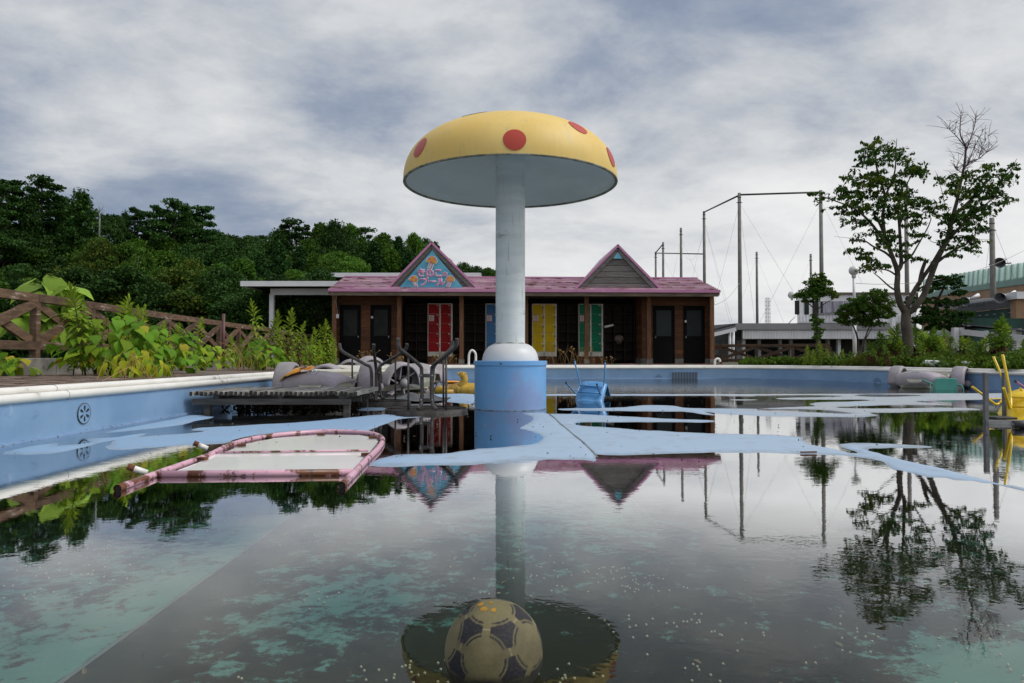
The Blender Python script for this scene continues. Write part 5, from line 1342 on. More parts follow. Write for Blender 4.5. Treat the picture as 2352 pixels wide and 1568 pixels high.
# --- slatted wooden pier
px0, px1, py0, py1 = -3.52, -1.67, 7.60, 8.78
pier = thing('wooden_pier', 'low weathered grey slatted wooden platform against the side wall', 'platform', (px0, py0, 0))
MT['wood_rot'] = pbr('wood_rot', (.022,.020,.018), (.045,.042,.038), 30, rough=.9, rnd=.4)
n = 34; pitch_ = (px1-px0)/n
for i in range(n):
    w = pitch_*rng.uniform(.52, .64); x = (i+.5)*pitch_; z = .205+rng.uniform(-.002,.003)
    l0, l1 = rng.uniform(-.02,.015), (py1-py0)+rng.uniform(-.02,.02)
    dz = rng.gauss(0,.004)
    sl = MB().add([(x-w/2,l0,z+dz),(x+w/2,l0,z+dz),(x+w/2,l1,z-dz),(x-w/2,l1,z-dz),(x-w/2,l0,z+.045+dz),(x+w/2,l0,z+.045+dz),(x+w/2,l1,z+.045-dz),(x-w/2,l1,z+.045-dz)],
             [(0,3,2,1),(4,5,6,7),(1,2,6,5),(2,3,7,6),(3,0,4,7)])
    sl.add([(x-w/2,l0,z+dz),(x+w/2,l0,z+dz),(x+w/2,l0,z+.045+dz),(x-w/2,l0,z+.045+dz)], [(0,1,2,3)], 1)
    sl.build('slat', [MT['wood_slat'], MT['wood_rot']], pier, rot=(0,0,rng.gauss(0,.004)))
MT['wood_beam'] = wood('wood_beam', (.105,.10,.095), (.06,.058,.055), (.022,.02,.019), (1.5,14,14), 1.8, .15)
for yb in (.03, .58, 1.12):
    MB().box(.02, px1-px0-.10, yb, yb+.06, .105, .168).build('beam', MT['wood_beam'], pier, bevel=.004)
for xb in (.25, .95, 1.62):
    MB().box(xb, xb+.05, .06, 1.1, .169, .203).build('bearer', MT['wood_beam'], pier)
for xb in (.12, 1.66):
    for yb in (.10, 1.05): MB().box(xb, xb+.065, yb, yb+.065, -.06, .104).build('leg', MT['wood_beam'], pier)
# dark leaf litter under it
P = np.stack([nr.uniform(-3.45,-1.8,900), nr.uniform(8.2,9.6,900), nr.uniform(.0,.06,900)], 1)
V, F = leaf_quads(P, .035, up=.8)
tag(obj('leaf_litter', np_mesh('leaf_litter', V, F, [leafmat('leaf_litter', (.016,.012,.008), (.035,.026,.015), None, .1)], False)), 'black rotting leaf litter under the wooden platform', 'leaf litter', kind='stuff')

# --- upturned steel tables
def upturned_table(lab, cx, D, ring_px, legs, struts, straps, ringr, ringh=.036, waist=None):
    t = thing('upturned_table', lab, 'table', (cx, D, 0)); o = Vector((cx, D, 0))
    mb = MB().lathe([(ringr-.012,.0),(ringr,.0),(ringr,ringh),(ringr-.012,ringh),(ringr-.012,.0)], 56, sm=False); mb.build('top_rim', MT['brown_steel'], t)
    for q in (-.16, .16): MB().bar((-ringr*.9, q, .018), (ringr*.9, q, .018), .03, .02).build('rim_brace', MT['brown_steel'], t)
    for pts, dd in legs:
        P_ = [at(x, y, D+k)-o for (x, y), k in zip(pts, dd)]
        MB().tube(catmull(P_, 5), .0215, 12).build('leg', MT['brown_steel'], t)
    for (x, ya, yb, dd) in struts:
        MB().tube([at(x, ya, D+dd)-o, at(x, yb, D+dd)-o], .0125, 8).build('strut', MT['brown_steel'], t)
    for (xa, xb, ya, yb) in straps:
        a_, b_ = at(xa, ya, D-.03)-o, at(xb, yb, D-.03)-o
        MB().box(a_.x, b_.x, -.04, -.028, b_.z, a_.z).build('strap', MT['brown_steel'], t)
        for x in (a_.x+.02, b_.x-.02): MB().ball((x, -.045, (a_.z+b_.z)/2), .012, 8, 6).build('bolt', MT['galv'], t)
D1 = 8.08; c1x = at(980, 944, D1).x
L1 = [(914,776),(917,799),(936,815),(964,839),(968.6,855),(968.6,921),(960,940)]
R1 = [(1050,777),(1046.6,795.5),(1022,818),(995.8,839),(992,855),(992,921),(1003,941)]
R2 = [(1040,783),(1036,800),(1018,818),(1000,836),(994,856),(993,915),(1000,934)]
upturned_table('upturned round steel table frame with curved legs beside the blue drum', c1x, D1, None,
    [(L1, (-.30,-.28,-.2,-.06,-.02,-.02,-.15)), (R1, (-.30,-.28,-.2,-.06,-.02,-.02,-.15)), (R2, (.34,.3,.2,.06,.03,.03,.15))],
    [(938,818,942,-.19), (1024.7,818,942,-.2), (1018.5,820,936,.2)], [(963,997,858.5,866.5), (963,997,914.7,922.6)], .475)
D2 = 9.45; c2x = at(872, 922, D2).x
upturned_table('second upturned steel table frame behind the wooden platform', c2x, D2, None,
    [([(935,789),(931,802),(908,819),(877,837),(873,848),(873,901),(881,915)], (-.1,-.08,-.05,0,0,0,-.05)),
     ([(779.6,789),(785,805),(809,820),(838,836),(852,848),(853,901),(846,915)], (.25,.22,.15,.05,.03,.03,.1)),
     ([(858.5,790),(858,806),(861,822),(863,840),(864,855),(864,905),(864,921)], (-.42,-.38,-.26,-.08,-.04,-.04,-.2))],
    [(908.3,820,919,-.05), (809,820,880,.15)], [(862,875,853,859), (862,875,903,908)], .42, .036)

# --- moulded shell chairs, thrown in upside down
def chair(nm, lab, mshell, mleg, loc, rot, s=1.0, feet=True, group=None):
    t = thing(nm, lab, 'chair', loc, rot=rot, group=group); t.scale = (s, s, s)
    prof = [(-.25,.405),(-.23,.43),(-.17,.435),(-.05,.418),(.08,.405),(.17,.415),(.215,.46),(.235,.54),(.25,.66),(.262,.76),(.268,.79)]
    prof = [(v.x, v.y) for v in catmull([(a, b, 0) for a, b in prof], 3)]
    nU = 13; vs = []; fs = []
    for i, (y, z) in enumerate(prof):
        f = i/(len(prof)-1)
        hw_ = .235*(1-.10*f) if f < .9 else .235*(.90-.30*((f-.9)/.1)**2)
        if f < .08: hw_ *= .86+.14*f/.08
        for j in range(nU):
            u_ = -1+2*j/(nU-1); curl = abs(u_)**3
            back = max(0, min(1, (f-.45)/.2))
            vs.append((u_*hw_, y-.055*curl*back, z+.060*curl*(1-back)))
    for i in range(len(prof)-1):
        for j in range(nU-1): fs.append((i*nU+j, i*nU+j+1, (i+1)*nU+j+1, (i+1)*nU+j))
    MB().add(vs, fs, 0, True).build('shell', MT[mshell], t, solid=.010)
    for sx in (-1, 1):
        x = .195*sx
        p = [(x+.05*sx,-.27,0),(x+.01*sx,-.15,.355),(x,-.10,.390),(x,.06,.390),(x+.01*sx,.13,.345),(x+.06*sx,.24,0)]
        pp_ = [Vector(p[0])]+catmull(p[1:-1], 4)+[Vector(p[-1])]
        lg = MB().tube(pp_, .0125, 10).build('side_frame', MT[mleg], t)
        if feet:
            for q, q2 in ((pp_[0], pp_[1]), (pp_[-1], pp_[-2])):
                d = (q-q2).normalized(); MB().tube([q-d*.02, q+d*.006], .015, 10).build('foot_cap', MT['black_rubber'], lg)
        MB().tube([(x+.022*sx,-.19,.24),(x,-.03,.385)], .006, 6).build('brace', MT[mleg], t)
    for y in (-.09, .05): MB().tube([(-.195,y,.388),(.195,y,.388)], .0105, 8).build('cross_bar', MT[mleg], t)
    return t
# the blue one: tipped forward on its back and front edge, legs in the air
chair('shell_chair', 'blue moulded chair lying upside down in the shallow water', 'blue_chair', 'blue_chair', Vector((at(1344, 900, 9.95).x, 9.87, .43)), (R(-44), R(182), R(-24)), .92)
YC = (R(180-30), R(6), R(-62))
chair('shell_chair', 'yellow moulded chair upside down nearest the grey steel posts', 'yellow_chair', 'yellow_chair', Vector((4.97, 6.62, .50)), (R(-38), R(180), R(-36)), 1.0, False)
chair('shell_chair', 'second yellow moulded chair upside down behind the first', 'yellow_chair', 'yellow_chair', Vector((5.33, 7.50, .475)), (R(-40), R(180), R(-66)), 1.0, False)
pc = at(2340, 882, 8.6)
chair('shell_chair', 'pink moulded chair behind the yellow ones with one leg showing', 'pink_chair', 'pink_chair', Vector((pc.x+.35, 8.6, .50)), (R(-40), R(180), R(-75)), 1.0)
# turquoise chair half under water
tc_ = at(2173, 895, 13.3)
tq = thing('turquoise_chair', 'turquoise chair sunk in the water so that only backrest and arms show', 'chair', (tc_.x, 13.3, 0), R(-14))
mb = MB(); w_, h_ = .195, .225
pl = [(-w_,-.25),(w_,-.25),(w_,h_-.04),(w_-.012,h_-.012),(w_-.04,h_),(-w_+.04,h_),(-w_+.012,h_-.012),(-w_,h_-.04)]
mb.prism(pl, (0,.02,0), (1,0,0), (0,0,1), .035).build('backrest', MT['teal_chair'], tq, bevel=.012)
MB().tube(catmull([(-w_-.30,-.28,.21),(-w_-.12,-.10,.14),(-w_-.03,0,.10),(-w_-.01,.0,-.1)], 5), .013, 8).build('armrest', MT['teal_chair'], tq)
MB().tube(catmull([(w_,.0,.11),(w_+.05,-.05,.09),(w_+.07,-.08,.02),(w_+.07,-.08,-.12)], 5), .012, 8).build('armrest', MT['teal_chair'], tq)
MB().tube([(-w_-.10,-.09,.12),(-w_-.10,-.09,-.1)], .007, 6).build('arm_strut', MT['teal_chair'], tq)

# --- grey steel posts with beam at the picture's edge
gs = on(2265, 972, 0)
st = thing('steel_rack', 'grey steel posts and beam standing in the water under the yellow chairs', 'steel frame', (gs.x, gs.y, 0))
MB().box(-.018,.018,-.018,.018,-.06,.475).build('post', MT['grey_steel'], st)
p2 = on(2309, 958, 0)-gs
MB().box(p2.x-.02,p2.x+.02,p2.y-.02,p2.y+.02,-.06,.47).build('post', MT['grey_steel'], st)
MB().box(-.018,1.6,-.02,.02,-.016,.020).build('beam', MT['galv'], st, loc=(0.001,-.042,.014))
MB().tube([(0,0,.474),(p2.x,p2.y,.466)], .003, 6).build('wire', MT['galv'], st)
tag(MB().box(-.10,.10,-.10,.10,0,.022).build('black_tray', MT['black_rubber'], loc=(gs.x+.20, gs.y+.10, .034), bevel=.006), 'flat black tray resting on the grey steel beam', 'tray')
hz = on(2305, 975, .02)
rb = MB().tube([(0,0,0),(.08,-.01,-.004),(.5,-.03,-.03),(.9,-.05,-.05)], [.03,.034,.04,.044], 14); hs = thing('rubber_hose', 'thick black rubber hose end lying below the grey steel beam', 'hose', (hz.x, hz.y-.12, .035))
rb.build('hose', MT['black_rubber'], hs); MB().tube([(-.003,0,0),(.004,0,0)], .014, 10).build('hose_end', MT['galv'], hs)

# --- pedal boats
def boat_meshes():
    m = {}
    # hull: sections along y (bow at -y)
    secs = [(-.92,.10,.20,.26),(-.80,.34,.08,.28),(-.5,.44,.02,.30),(0,.46,.0,.31),(.5,.45,.0,.32),(.85,.42,.04,.33),(.92,.38,.08,.33)]
    mb = MB(); rows = []
    for y, w, zb, zt in secs:
        rows.append([(-w,y,zt),(-w*1.0,y,zt-.05),(-w*.93,y,zb+(zt-zb)*.4),(-w*.78,y,zb),(w*.78,y,zb),(w*.93,y,zb+(zt-zb)*.4),(w*1.0,y,zt-.05),(w,y,zt)])
    vs = [p for r_ in rows for p in r_]; fs = []
    for i in range(len(rows)-1):
        for j in range(7): fs.append((i*8+j, i*8+j+1, (i+1)*8+j+1, (i+1)*8+j))
    fs += [tuple(range(8)), tuple(reversed(range((len(rows)-1)*8, len(rows)*8)))]
    m['hull'] = mb.add(vs, fs, 0, False).mesh('hull', MT['boat_cream'])
    # gunwale rim round the cockpit
    rim = [(-.44,-.30,.315),(-.40,.10,.33),(-.40,.80,.35),(.40,.80,.35),(.40,.10,.33),(.44,-.30,.315)]
    m['gunwale'] = MB().tube(rim, .035, 8).box(-.42,.42,.40,.86,.30,.37).mesh('gunwale', MT['boat_cream'])
    m['rubbing_strake'] = MB().tube([(-.45,-.5,.26),(-.475,0,.265),(-.46,.6,.27),(-.43,.88,.28)], .014, 6).tube([(.45,-.5,.26),(.475,0,.265),(.46,.6,.27),(.43,.88,.28)], .014, 6).mesh('rubbing_strake', MT['boat_grey'])
    # fore deck pad, domed
    vs = []; fs = []; nx, ny = 15, 9
    for j in range(ny):
        v_ = j/(ny-1); y = -.94+.66*v_; w = .47*math.sin(math.pi*.5*min(1, .50+v_*.8))
        if j == 0: y = -.93
        for i in range(nx):
            u_ = -1+2*i/(nx-1); vs.append((u_*w, y, .255+.175*math.sqrt(max(0,1-u_*u_*.96))*math.sin(math.pi*(.22+.56*v_)) if j else .14))
    for j in range(ny-1):
        for i in range(nx-1): fs.append((j*nx+i, j*nx+i+1, (j+1)*nx+i+1, (j+1)*nx+i))
    m['fore_deck'] = MB().add(vs, fs, 0, True).mesh('fore_deck', MT['boat_grey'])
    mb = MB()
    for i in range(3):
        for j in range(4):
            x = -.05+i*.05; y = -.84+j*.05; z_ = .405+j*.011; mb.box(x-.013, x+.015, y-.014, y+.014, z_, z_+.008)
    m['worn_print'] = mb.xf(Matrix.Rotation(R(0),4,'X')).mesh('worn_print', MT['white_paint'])
    def cover(sx):
        x0, x1 = .47*sx, .72*sx; rr = .34; vs = []; fs = []; nA = 21; ws = [0, .06, .2, .5, .8, .94, 1]
        for w in ws:
            inset = .05 if w in (0, 1) else (.012 if w in (.06, .94) else 0)
            for k in range(nA):
                a = math.pi*k/(nA-1); vs.append((x0+(x1-x0)*w, .05-(rr-inset)*math.cos(a), .12+(.40-inset)*math.sin(a)))
        for q in range(len(ws)-1):
            for k in range(nA-1): fs.append((q*nA+k, q*nA+k+1, (q+1)*nA+k+1, (q+1)*nA+k))
        fs.append(tuple(range(nA)))         # inner cheek
        return MB().add(vs, fs, 0, True).mesh('wheel_cover', MT['boat_grey'])
    m['c1'] = cover(1); m['c2'] = cover(-1)
    def ribs(sx):
        mb = MB()
        for k in (-.16, -.02, .12): mb.prism([(0,0),(.05,0),(.0,.18)], (.46*sx, .05+k, .16), (-sx,0,0), (0,0,1), .03*sx)
        return mb.mesh('cover_rib', MT['boat_grey'])
    m['r1'] = ribs(1); m['r2'] = ribs(-1)
    def wheel(sx):
        mb = MB(); cx = .595*sx
        mb.tube([(cx-.11,.05,.16),(cx+.13*sx,.05,.16)], [.09,.06], 12)
        mb.ball((cx+.12*sx,.05,.16), .075, 12, 8)
        for k in range(6):
            a = k*math.pi/3+.2
            d = Vector((0, math.cos(a), math.sin(a))); s_ = Vector((1,0,0))
            p0_ = Vector((cx,.05,.16))+d*.07; p1_ = Vector((cx,.05,.16))+d*.29
            q = Vector((0,-d.z,d.y))*.03
            mb.add([p0_-s_*.03-q, p0_+s_*.03-q, p1_+s_*.09+q, p1_-s_*.09+q, p0_-s_*.03, p0_+s_*.03, p1_+s_*.09+q*1.6, p1_-s_*.09+q*1.6], [(0,1,2,3),(7,6,5,4),(0,4,5,1),(1,5,6,2),(2,6,7,3),(3,7,4,0)])
        return mb.mesh('paddle_wheel', MT['boat_grey'])
    m['w1'] = wheel(1); m['w2'] = wheel(-1)
    m['seat'] = MB().box(-.36,.36,.30,.42,.10,.30).box(-.36,.36,-.02,.30,.10,.16).mesh('seat', MT['boat_cream'])
    m['axle'] = MB().tube([(-.6,.05,.16),(.6,.05,.16)], .016, 8).mesh('axle', MT['dark_metal'])
    return m
BM = boat_meshes()
def pedal_boat(lab, loc, rot, s=1.0, skip=()):
    t = thing('pedal_boat', lab, 'pedal boat', loc, rot=rot); t.scale = (s, s, s)
    h = obj('hull', BM['hull'], t, solid=.012)
    obj('rubbing_strake', BM['rubbing_strake'], h); obj('gunwale', BM['gunwale'], h, bevel=.01)
    f = obj('fore_deck', BM['fore_deck'], t, solid=.012); obj('worn_print', BM['worn_print'], f)
    obj('seat', BM['seat'], t, bevel=.01); obj('axle', BM['axle'], t)
    for k in ('1', '2'):
        if 'c'+k not in skip:
            c = obj('wheel_cover', BM['c'+k], t, solid=.012); obj('cover_rib', BM['r'+k], c)
        obj('paddle_wheel', BM['w'+k], t)
    return t
bc = at(734, 870, 9.55)
pedal_boat('grey and white pedal boat right behind the wooden platform with torn orange tarp', (bc.x, 10.0, .03), (R(2), 0, 0))
pedal_boat('second pedal boat lying sideways behind the tarp boat, half wheel cover showing', (-2.95, 11.9, .06), (R(3), R(4), R(-98)), .95)
pedal_boat('third pedal boat turned away behind the tarp boat, open wheel housing showing', (-2.15, 12.0, .10), (0, R(-5), R(128)), .95)
pedal_boat('pedal boat with fan shaped paddle wheel moored behind the steel tables', (-2.15, 13.4, .0), (0, 0, R(212)), .78)
pedal_boat('farthest cream hulled pedal boat of the row behind the steel tables', (-2.15, 14.9, -.02), (0, 0, R(195)), .95)
b5 = at(2138, 888, 14.5)
pedal_boat('stranded pedal boat with two grey wheel covers by the far bend of the pool', (b5.x, 14.6, -.07), (0, 0, R(-46)), .98)
# orange tarp torn over the first boat
tp = [(-.44,-.80,.24),(-.34,-.90,.30),(-.16,-.92,.37),(-.10,-.84,.395),(-.12,-.66,.42),(-.10,-.50,.43),(-.18,-.42,.43),(-.36,-.34,.40),(-.50,-.46,.30)]
c_ = Vector((-.27,-.62,.415)); to = Vector((bc.x, 10.0, .03))
vs = [Vector(p)+Vector((0,0,.03+.015*(i % 2))) for i, p in enumerate(tp)]
tarp = thing('torn_tarp', 'torn orange tarp crumpled on the bow of the nearest pedal boat', 'tarp', to)
MB().add([v_*1.0 for v_ in vs]+[c_+Vector((0,0,.03))], [(i, (i+1) % len(vs), len(vs)) for i in range(len(vs))], 0, True).build('sheet', MT['tarp'], tarp, solid=.008)
MB().add([(-.10,-.86,.43),(-.04,-.74,.465),(-.07,-.62,.485),(.0,-.66,.46),(-.03,-.84,.42)], [(0,1,2),(0,2,3,4)]).build('loose_flap', MT['tarp'], tarp, solid=.006)
MB().add([(-.16,-.87,.438),(-.08,-.76,.462),(-.12,-.64,.472),(-.17,-.72,.455)], [(0,1,2,3)]).build('hole', MT['dark_void'], tarp)
# --- yellow tiger figure lying on its back, logs, black sheet
tg = at(1040, 900, 12.2)
tgr = thing('tiger_figure', 'weathered yellow animal figure lying on its back with a paw raised', 'figure', (tg.x, 12.3, 0))
bm = bmesh.new()
def lathe_path(path, n=16):
    mb = MB(); P_ = catmull([p[:3] for p in path], 4); rs_ = [p[3] for p in path]; k = len(P_); rr = []
    for i in range(k):
        f = i/(k-1)*(len(rs_)-1); a = int(min(f, len(rs_)-2)); q = f-a; rr.append(rs_[a]*(1-q)+rs_[a+1]*q)
    return mb.tube(P_, rr, n)
body = lathe_path([(-.33,0,.03,.02),(-.30,0,.035,.055),(-.20,0,.05,.075),(-.08,0,.045,.06),(.02,0,.06,.10),(.18,0,.06,.12),(.38,0,.05,.12),(.55,0,.05,.10),(.68,0,.04,.03)])
body.build('body', MT['tiger'], tgr)
lathe_path([(.14,-.03,.12,.075),(.19,-.04,.20,.062),(.20,-.05,.26,.058),(.17,-.05,.31,.065),(.15,-.05,.34,.05)]).build('raised_leg', MT['tiger'], tgr)
for i in range(4): MB().ball((.095+i*.04, -.075, .335+.012*(i in (1,2))), .026, 10, 8, sc=(.8,1,1.15)).build('toe', MT['tiger'], tgr)
lathe_path([(.0,-.10,.02,.05),(-.10,-.16,.02,.045),(-.18,-.16,.02,.04)]).build('foreleg', MT['tiger'], tgr)
lg = at(964, 876, 14.2)
tag(MB().tube([(-.26,0,0),(-.1,.02,.01),(.1,.0,.0),(.27,-.03,-.01)], [.05,.07,.075,.06], 10).build('floating_log', MT['log'], loc=(lg.x, 14.2, .03)), 'short brown log floating behind the steel table', 'log')
lf = at(1037, 873, 17)
tag(MB().ball((0,0,0), .22, 16, 8, sc=(1,.5,.14)).build('yellow_float', MT['tarp'], loc=(lf.x, 17, .03)), 'flat yellow float drifting near the far wall', 'float')
xs = np.linspace(0, 1, 26); ys = np.linspace(0, 1, 12); SX, SYY = np.meshgrid(xs, ys)
a0_, a1_ = at(868, 915, 10.0), at(1042, 915, 10.0)
BX = a0_.x+SX*(a1_.x-a0_.x)*.92; BY = 9.75+SYY*.9+.15*np.sin(SX*7)
BZ = .01+.11*vnoise(SX*2.2, SYY*1.2, 3, 33)*np.sin(np.pi*np.clip(SX, .02, .98))*np.sin(np.pi*np.clip(SYY, .05, .95))*1.3
V = np.stack([BX.ravel()-a0_.x, BY.ravel()-9.75, BZ.ravel()], 1); idx = np.arange(SX.size).reshape(SX.shape)
F = np.stack([idx[:-1,:-1].ravel(), idx[:-1,1:].ravel(), idx[1:,1:].ravel(), idx[1:,:-1].ravel()], 1)
MT['black_sheet'] = pbr('black_sheet', (.012,.012,.014), (.02,.02,.022), 6, rough=.22, bump=.6, bscale=9, bdist=.02)
tag(obj('black_sheet', np_mesh('black_sheet', V, F, [MT['black_sheet']]), loc=(a0_.x, 9.75, 0)), 'crumpled black plastic sheet behind the steel tables', 'plastic sheet')
# --- pellets and bits of debris on the pool floor
def scatter(n, reg):
    x0, x1, y0, y1 = reg; return np.stack([nr.uniform(x0, x1, n), nr.uniform(y0, y1, n)], 1)
PP = np.concatenate([scatter(320, (-.62,-.02,1.3,2.1)), scatter(160, (.05,.55,1.45,2.4)), scatter(260, (.3,1.3,1.4,2.6)), scatter(220, (-2.0,-1.2,2.0,3.2)), scatter(90, (-1.2,.6,2.2,3.6)), scatter(60, (-.6,.8,1.05,1.5)), scatter(260, (-2.6,-1.5,2.6,4.0))])
keep = vnoise(PP[:,0], PP[:,1], 2.2, 44)*.5+vnoise(PP[:,0], PP[:,1], 7.0, 45)*.5 > .5; PP = PP[keep]
mb = MB()
for x, y in PP: mb.ball((x, y, -.078), .0036, 7, 5)
MT['pellet'] = pbr('pellet', (.52,.46,.34), (.60,.55,.44), 3, rough=.4, bump=0)
tag(mb.build('pellets', MT['pellet']), 'pale plastic pellets strewn over the silted pool floor', 'pellets', kind='stuff')
P = np.concatenate([np.c_[scatter(70, (-2,1.6,1.2,3.2)), np.full(70, -.078)]])
V, F = leaf_quads(P, .011, up=2.0, droop=0, elong=2.2)
tag(obj('debris', np_mesh('debris', V, F, [leafmat('debris_leaf', (.30,.24,.13), (.20,.15,.08), None, .2)], False)), 'small leaf scraps lying on the pool floor', 'debris', kind='stuff')
P = np.concatenate([np.c_[scatter(420, (-3.2,9,4.2,12)), np.full(420, .012)]])
V, F = leaf_quads(P, .014, up=2.5, droop=0, elong=1.6)
tag(obj('dirt_specks', np_mesh('dirt_specks', V, F, [MT['crack']], False)), 'dark specks of dirt on the dry pool floor', 'debris', kind='stuff')
for x, y, l, rz in ((1858,1038,.11,.05),(2360-0,1206,.1,.2)):
    p = on(x, y, .010)
    if x < 2352: tag(MB().bar((-l/2,0,0),(l/2,.01,0),.012,.008).build('twig', MT['rust'], loc=p, rot=(0,0,rz)), 'reddish twig on the dry pool floor', 'twig')

# ================================================================== driving range poles beyond the roofs
def pole(px, ytop, D, lab, r=.15, arm=True, lamp=None):
    top = at(px, ytop, D); t = thing('concrete_pole', lab, 'pole', (top.x, D, .3)); h = top.z-.3
    MB().tube([(0,0,0),(0,0,h*.5),(0,0,h)], [r*1.15, r, r*.8], 14).build('shaft', MT['pole_concrete'], t)
    MB().tube([(0,0,h-.75),(0,0,h-.68)], r*.95, 14).build('clamp_band', MT['dark_metal'], t)
    MB().tube([(0,0,h-.35),(0,0,h-.30)], r*.95, 14).build('clamp_band', MT['dark_metal'], t)
    MB().box(-r*1.5, r*1.5, -.03, .03, h-.74, h-.70).build('bracket', MT['dark_metal'], t)
    if lamp:
        pass
    return t, top
PD = {1506:88, 1523:80, 1564:72, 1617:66, 1698:52, 1738:78, 1862:80, 1885:50, 2081:48, 2278:40}
TOP = {}
for px, yt, lab in ((1506,578,'leftmost distant net pole peeking over the pink roof'), (1523,556,'net pole braced to the leftmost one over the pink roof'), (1564,523,'single net pole over the pink roof right of the braced pair'),
                    (1617,485,'tall net pole at the roof end carrying two beams'), (1698,443,'tallest thick net pole between the hut and the white cafe'), (1738,578,'slim lower net pole beside the lattice mast'),
                    (1862,583,'slim lower net pole above the cafe roof tree'), (1885,437,'tall net pole behind the small trimmed tree'), (2081,478,'tall net pole behind the trunk of the big tree'), (2278,500,'thick floodlight pole beside the green roofed hall')):
    t, p = pole(px, yt, PD[px], lab, .145 if px not in (2278,) else .155); TOP[px] = p
def beam(a, b, ya, yb, lab, r=.07):
    p, q = at(a, ya, PD[a]), at(b, yb, PD[b])
    tag(MB().tube([Vector((0,0,0)), q-p], r, 8).build('net_beam', MT['dark_metal'], loc=p), lab, 'beam')
beam(1617,1698,487,448,'sloping steel beam between the roof end pole and the tallest pole')
beam(1698,1885,447,441,'level steel beam from the tallest pole to the pole behind the trimmed tree')
beam(1506,1523,580,560,'short slanted steel beam joining the leftmost pair of poles')
beam(1506,1617,581,583,'long low steel beam across three net poles above the pink roof', .06)
MT['cable'] = pbr('cable', (.30,.30,.32), rough=.5, bump=0)
WIRES = []
def wire(a, b, lab, sag=0.0, r=.008):
    d = b-a; n = 10 if sag else 1
    pts = [d*(i/n)-Vector((0,0,sag*4*(i/n)*(1-i/n))) for i in range(n+1)]
    WIRES.append(tag(MB().tube(pts, r, 5).build('guy_wire', MT['cable'], loc=a), lab, 'wire', 'guy wires of the net poles'))
GW = 'thin grey guy wire strung between the net poles'
for a, ya, b, yb, bd in ((1617,505,1690,770,50),(1617,505,1684,772,52),(1617,520,1590,640,60),(1698,470,1735,745,60),(1698,465,1835,690,48),(1698,470,1640,700,56),(1885,465,1745,740,52),(1885,465,1888,740,46),(1885,460,1980,650,46),
                       (1738,590,1700,700,66),(1738,590,1800,740,60),(1862,592,1820,700,70),(1564,545,1545,640,70),(1564,545,1605,640,66),(1523,590,1548,640,78),(1506,590,1525,640,80),(2278,510,2330,640,42),(2278,510,2262,640,42)):
    wire(at(a, ya, PD[a]), at(b, yb, bd), GW, 0, .007)
wire(at(1564,560,72), at(1617,530,66), GW, 2.2, .007)
wire(at(1640,700,40), at(1698,650,50), 'dark service cable from the hut roof to the tallest pole', .3, .012)
wire(at(1961,650,24), at(2352,575,30), 'long dark cable from the globe lamp past the big tree', .5, .009)
for i, w in enumerate(sorted([w for w in WIRES if w['label'] == GW], key=lambda o: o.location.x/o.location.y)): w['label'] = 'thin grey guy wire of the net poles, %s from the left by its upper end' % nth(i+1)
# lattice mast
lm = at(1763, 684, 95); t = thing('lattice_mast', 'small far lattice mast above the cafe roof', 'mast', (lm.x, 95, .3)); h = lm.z-.3
for sx in (-1, 1):
    for sy in (-1, 1): MB().tube([(.26*sx,.26*sy,0),(.24*sx,.24*sy,h)], .028, 5).build('mast_leg', MT['cable'], t)
nb_ = 8; z0 = h-4.2
for i in range(nb_):
    za, zb = z0+i*4.2/nb_, z0+(i+1)*4.2/nb_
    for sy in (-1, 1): MB().tube([(-.25,.25*sy,za),(.25,.25*sy,zb)], .016, 4).tube([(.25,.25*sy,za),(-.25,.25*sy,zb)], .016, 4).tube([(-.25,.25*sy,zb),(.25,.25*sy,zb)], .016, 4).build('lattice', MT['cable'], t)
# floodlights
def flood(lab, p, aim, s=1.0):
    t = thing('floodlight', lab, 'floodlight', p)
    d = Vector(aim).normalized(); q = d.to_track_quat('Z', 'Y').to_matrix().to_4x4() @ Matrix.Scale(s, 4)
    MB().lathe([(.36,.50),(.345,.49),(.30,.34),(.20,.14),(.12,.02),(.10,-.02)], 24).xf(q).build('reflector', MT['galv'], t, solid=.012)
    MB().lathe([(.10,.0),(.105,-.10),(.10,-.30),(.095,-.33),(.001,-.33)], 16).xf(q).build('lamp_neck', MT['galv'], t)
    MB().tube([(0,0,0),(0,.02,-.32*s)], .02*s, 6).tube([(.1*s,0,0),(.1*s,.02,-.32*s)], .02*s, 6).build('yoke', MT['grey_steel'], t)
fp = at(2304, 598, 40)
flood('floodlight on the arm of the thick pole', fp, (-.75,-.45,-.35), .85)
tag(MB().bar(at(2272,607,39.9)-fp, at(2322,604,40)-fp, .07, .07).build('lamp_arm', MT['grey_steel'], loc=fp), 'steel lamp arm clamped to the thick floodlight pole', 'bracket')

# ================================================================== white cafe building
CY = 45.0
cafe = thing('cafe_building', 'low white clad cafe with grey roof edge and glazed upper room', 'building', (at(1690,742,CY).x, CY, .3))
CO = Vector(cafe.location)
def cp(x, y, d=CY): return at(x, y, d)-CO
def cbox(nm, x0, x1, y0, y1, d0, d1, mat, par=None, bev=0):
    a, b = cp(x0, y1, d0), cp(x1, y0, d0)
    return MB().box(a.x, b.x, d0-CY, d1-CY, a.z, b.z).build(nm, MT[mat], par or cafe, bevel=bev)
cbox('roof_edge', 1690, 2100, 742, 757, CY-.62, CY+9, 'grey_clad')
cbox('clad_band', 1706, 2100, 758, 778, CY-.5, CY-.3, 'white_clad')
cl = cafe.children[-1]
for i in range(60):
    a = cp(1706+i*6.6, 778, CY-.5); b = cp(1706+i*6.6+3.0, 758.5, CY-.5); MB().box(a.x, b.x, -.53, -.5, a.z+.02, b.z-.02).build('clad_rib', MT['white_clad'], cl)
cbox('back_wall', 1690, 2090, 778, 835, CY+3.5, CY+3.7, 'dark_metal')
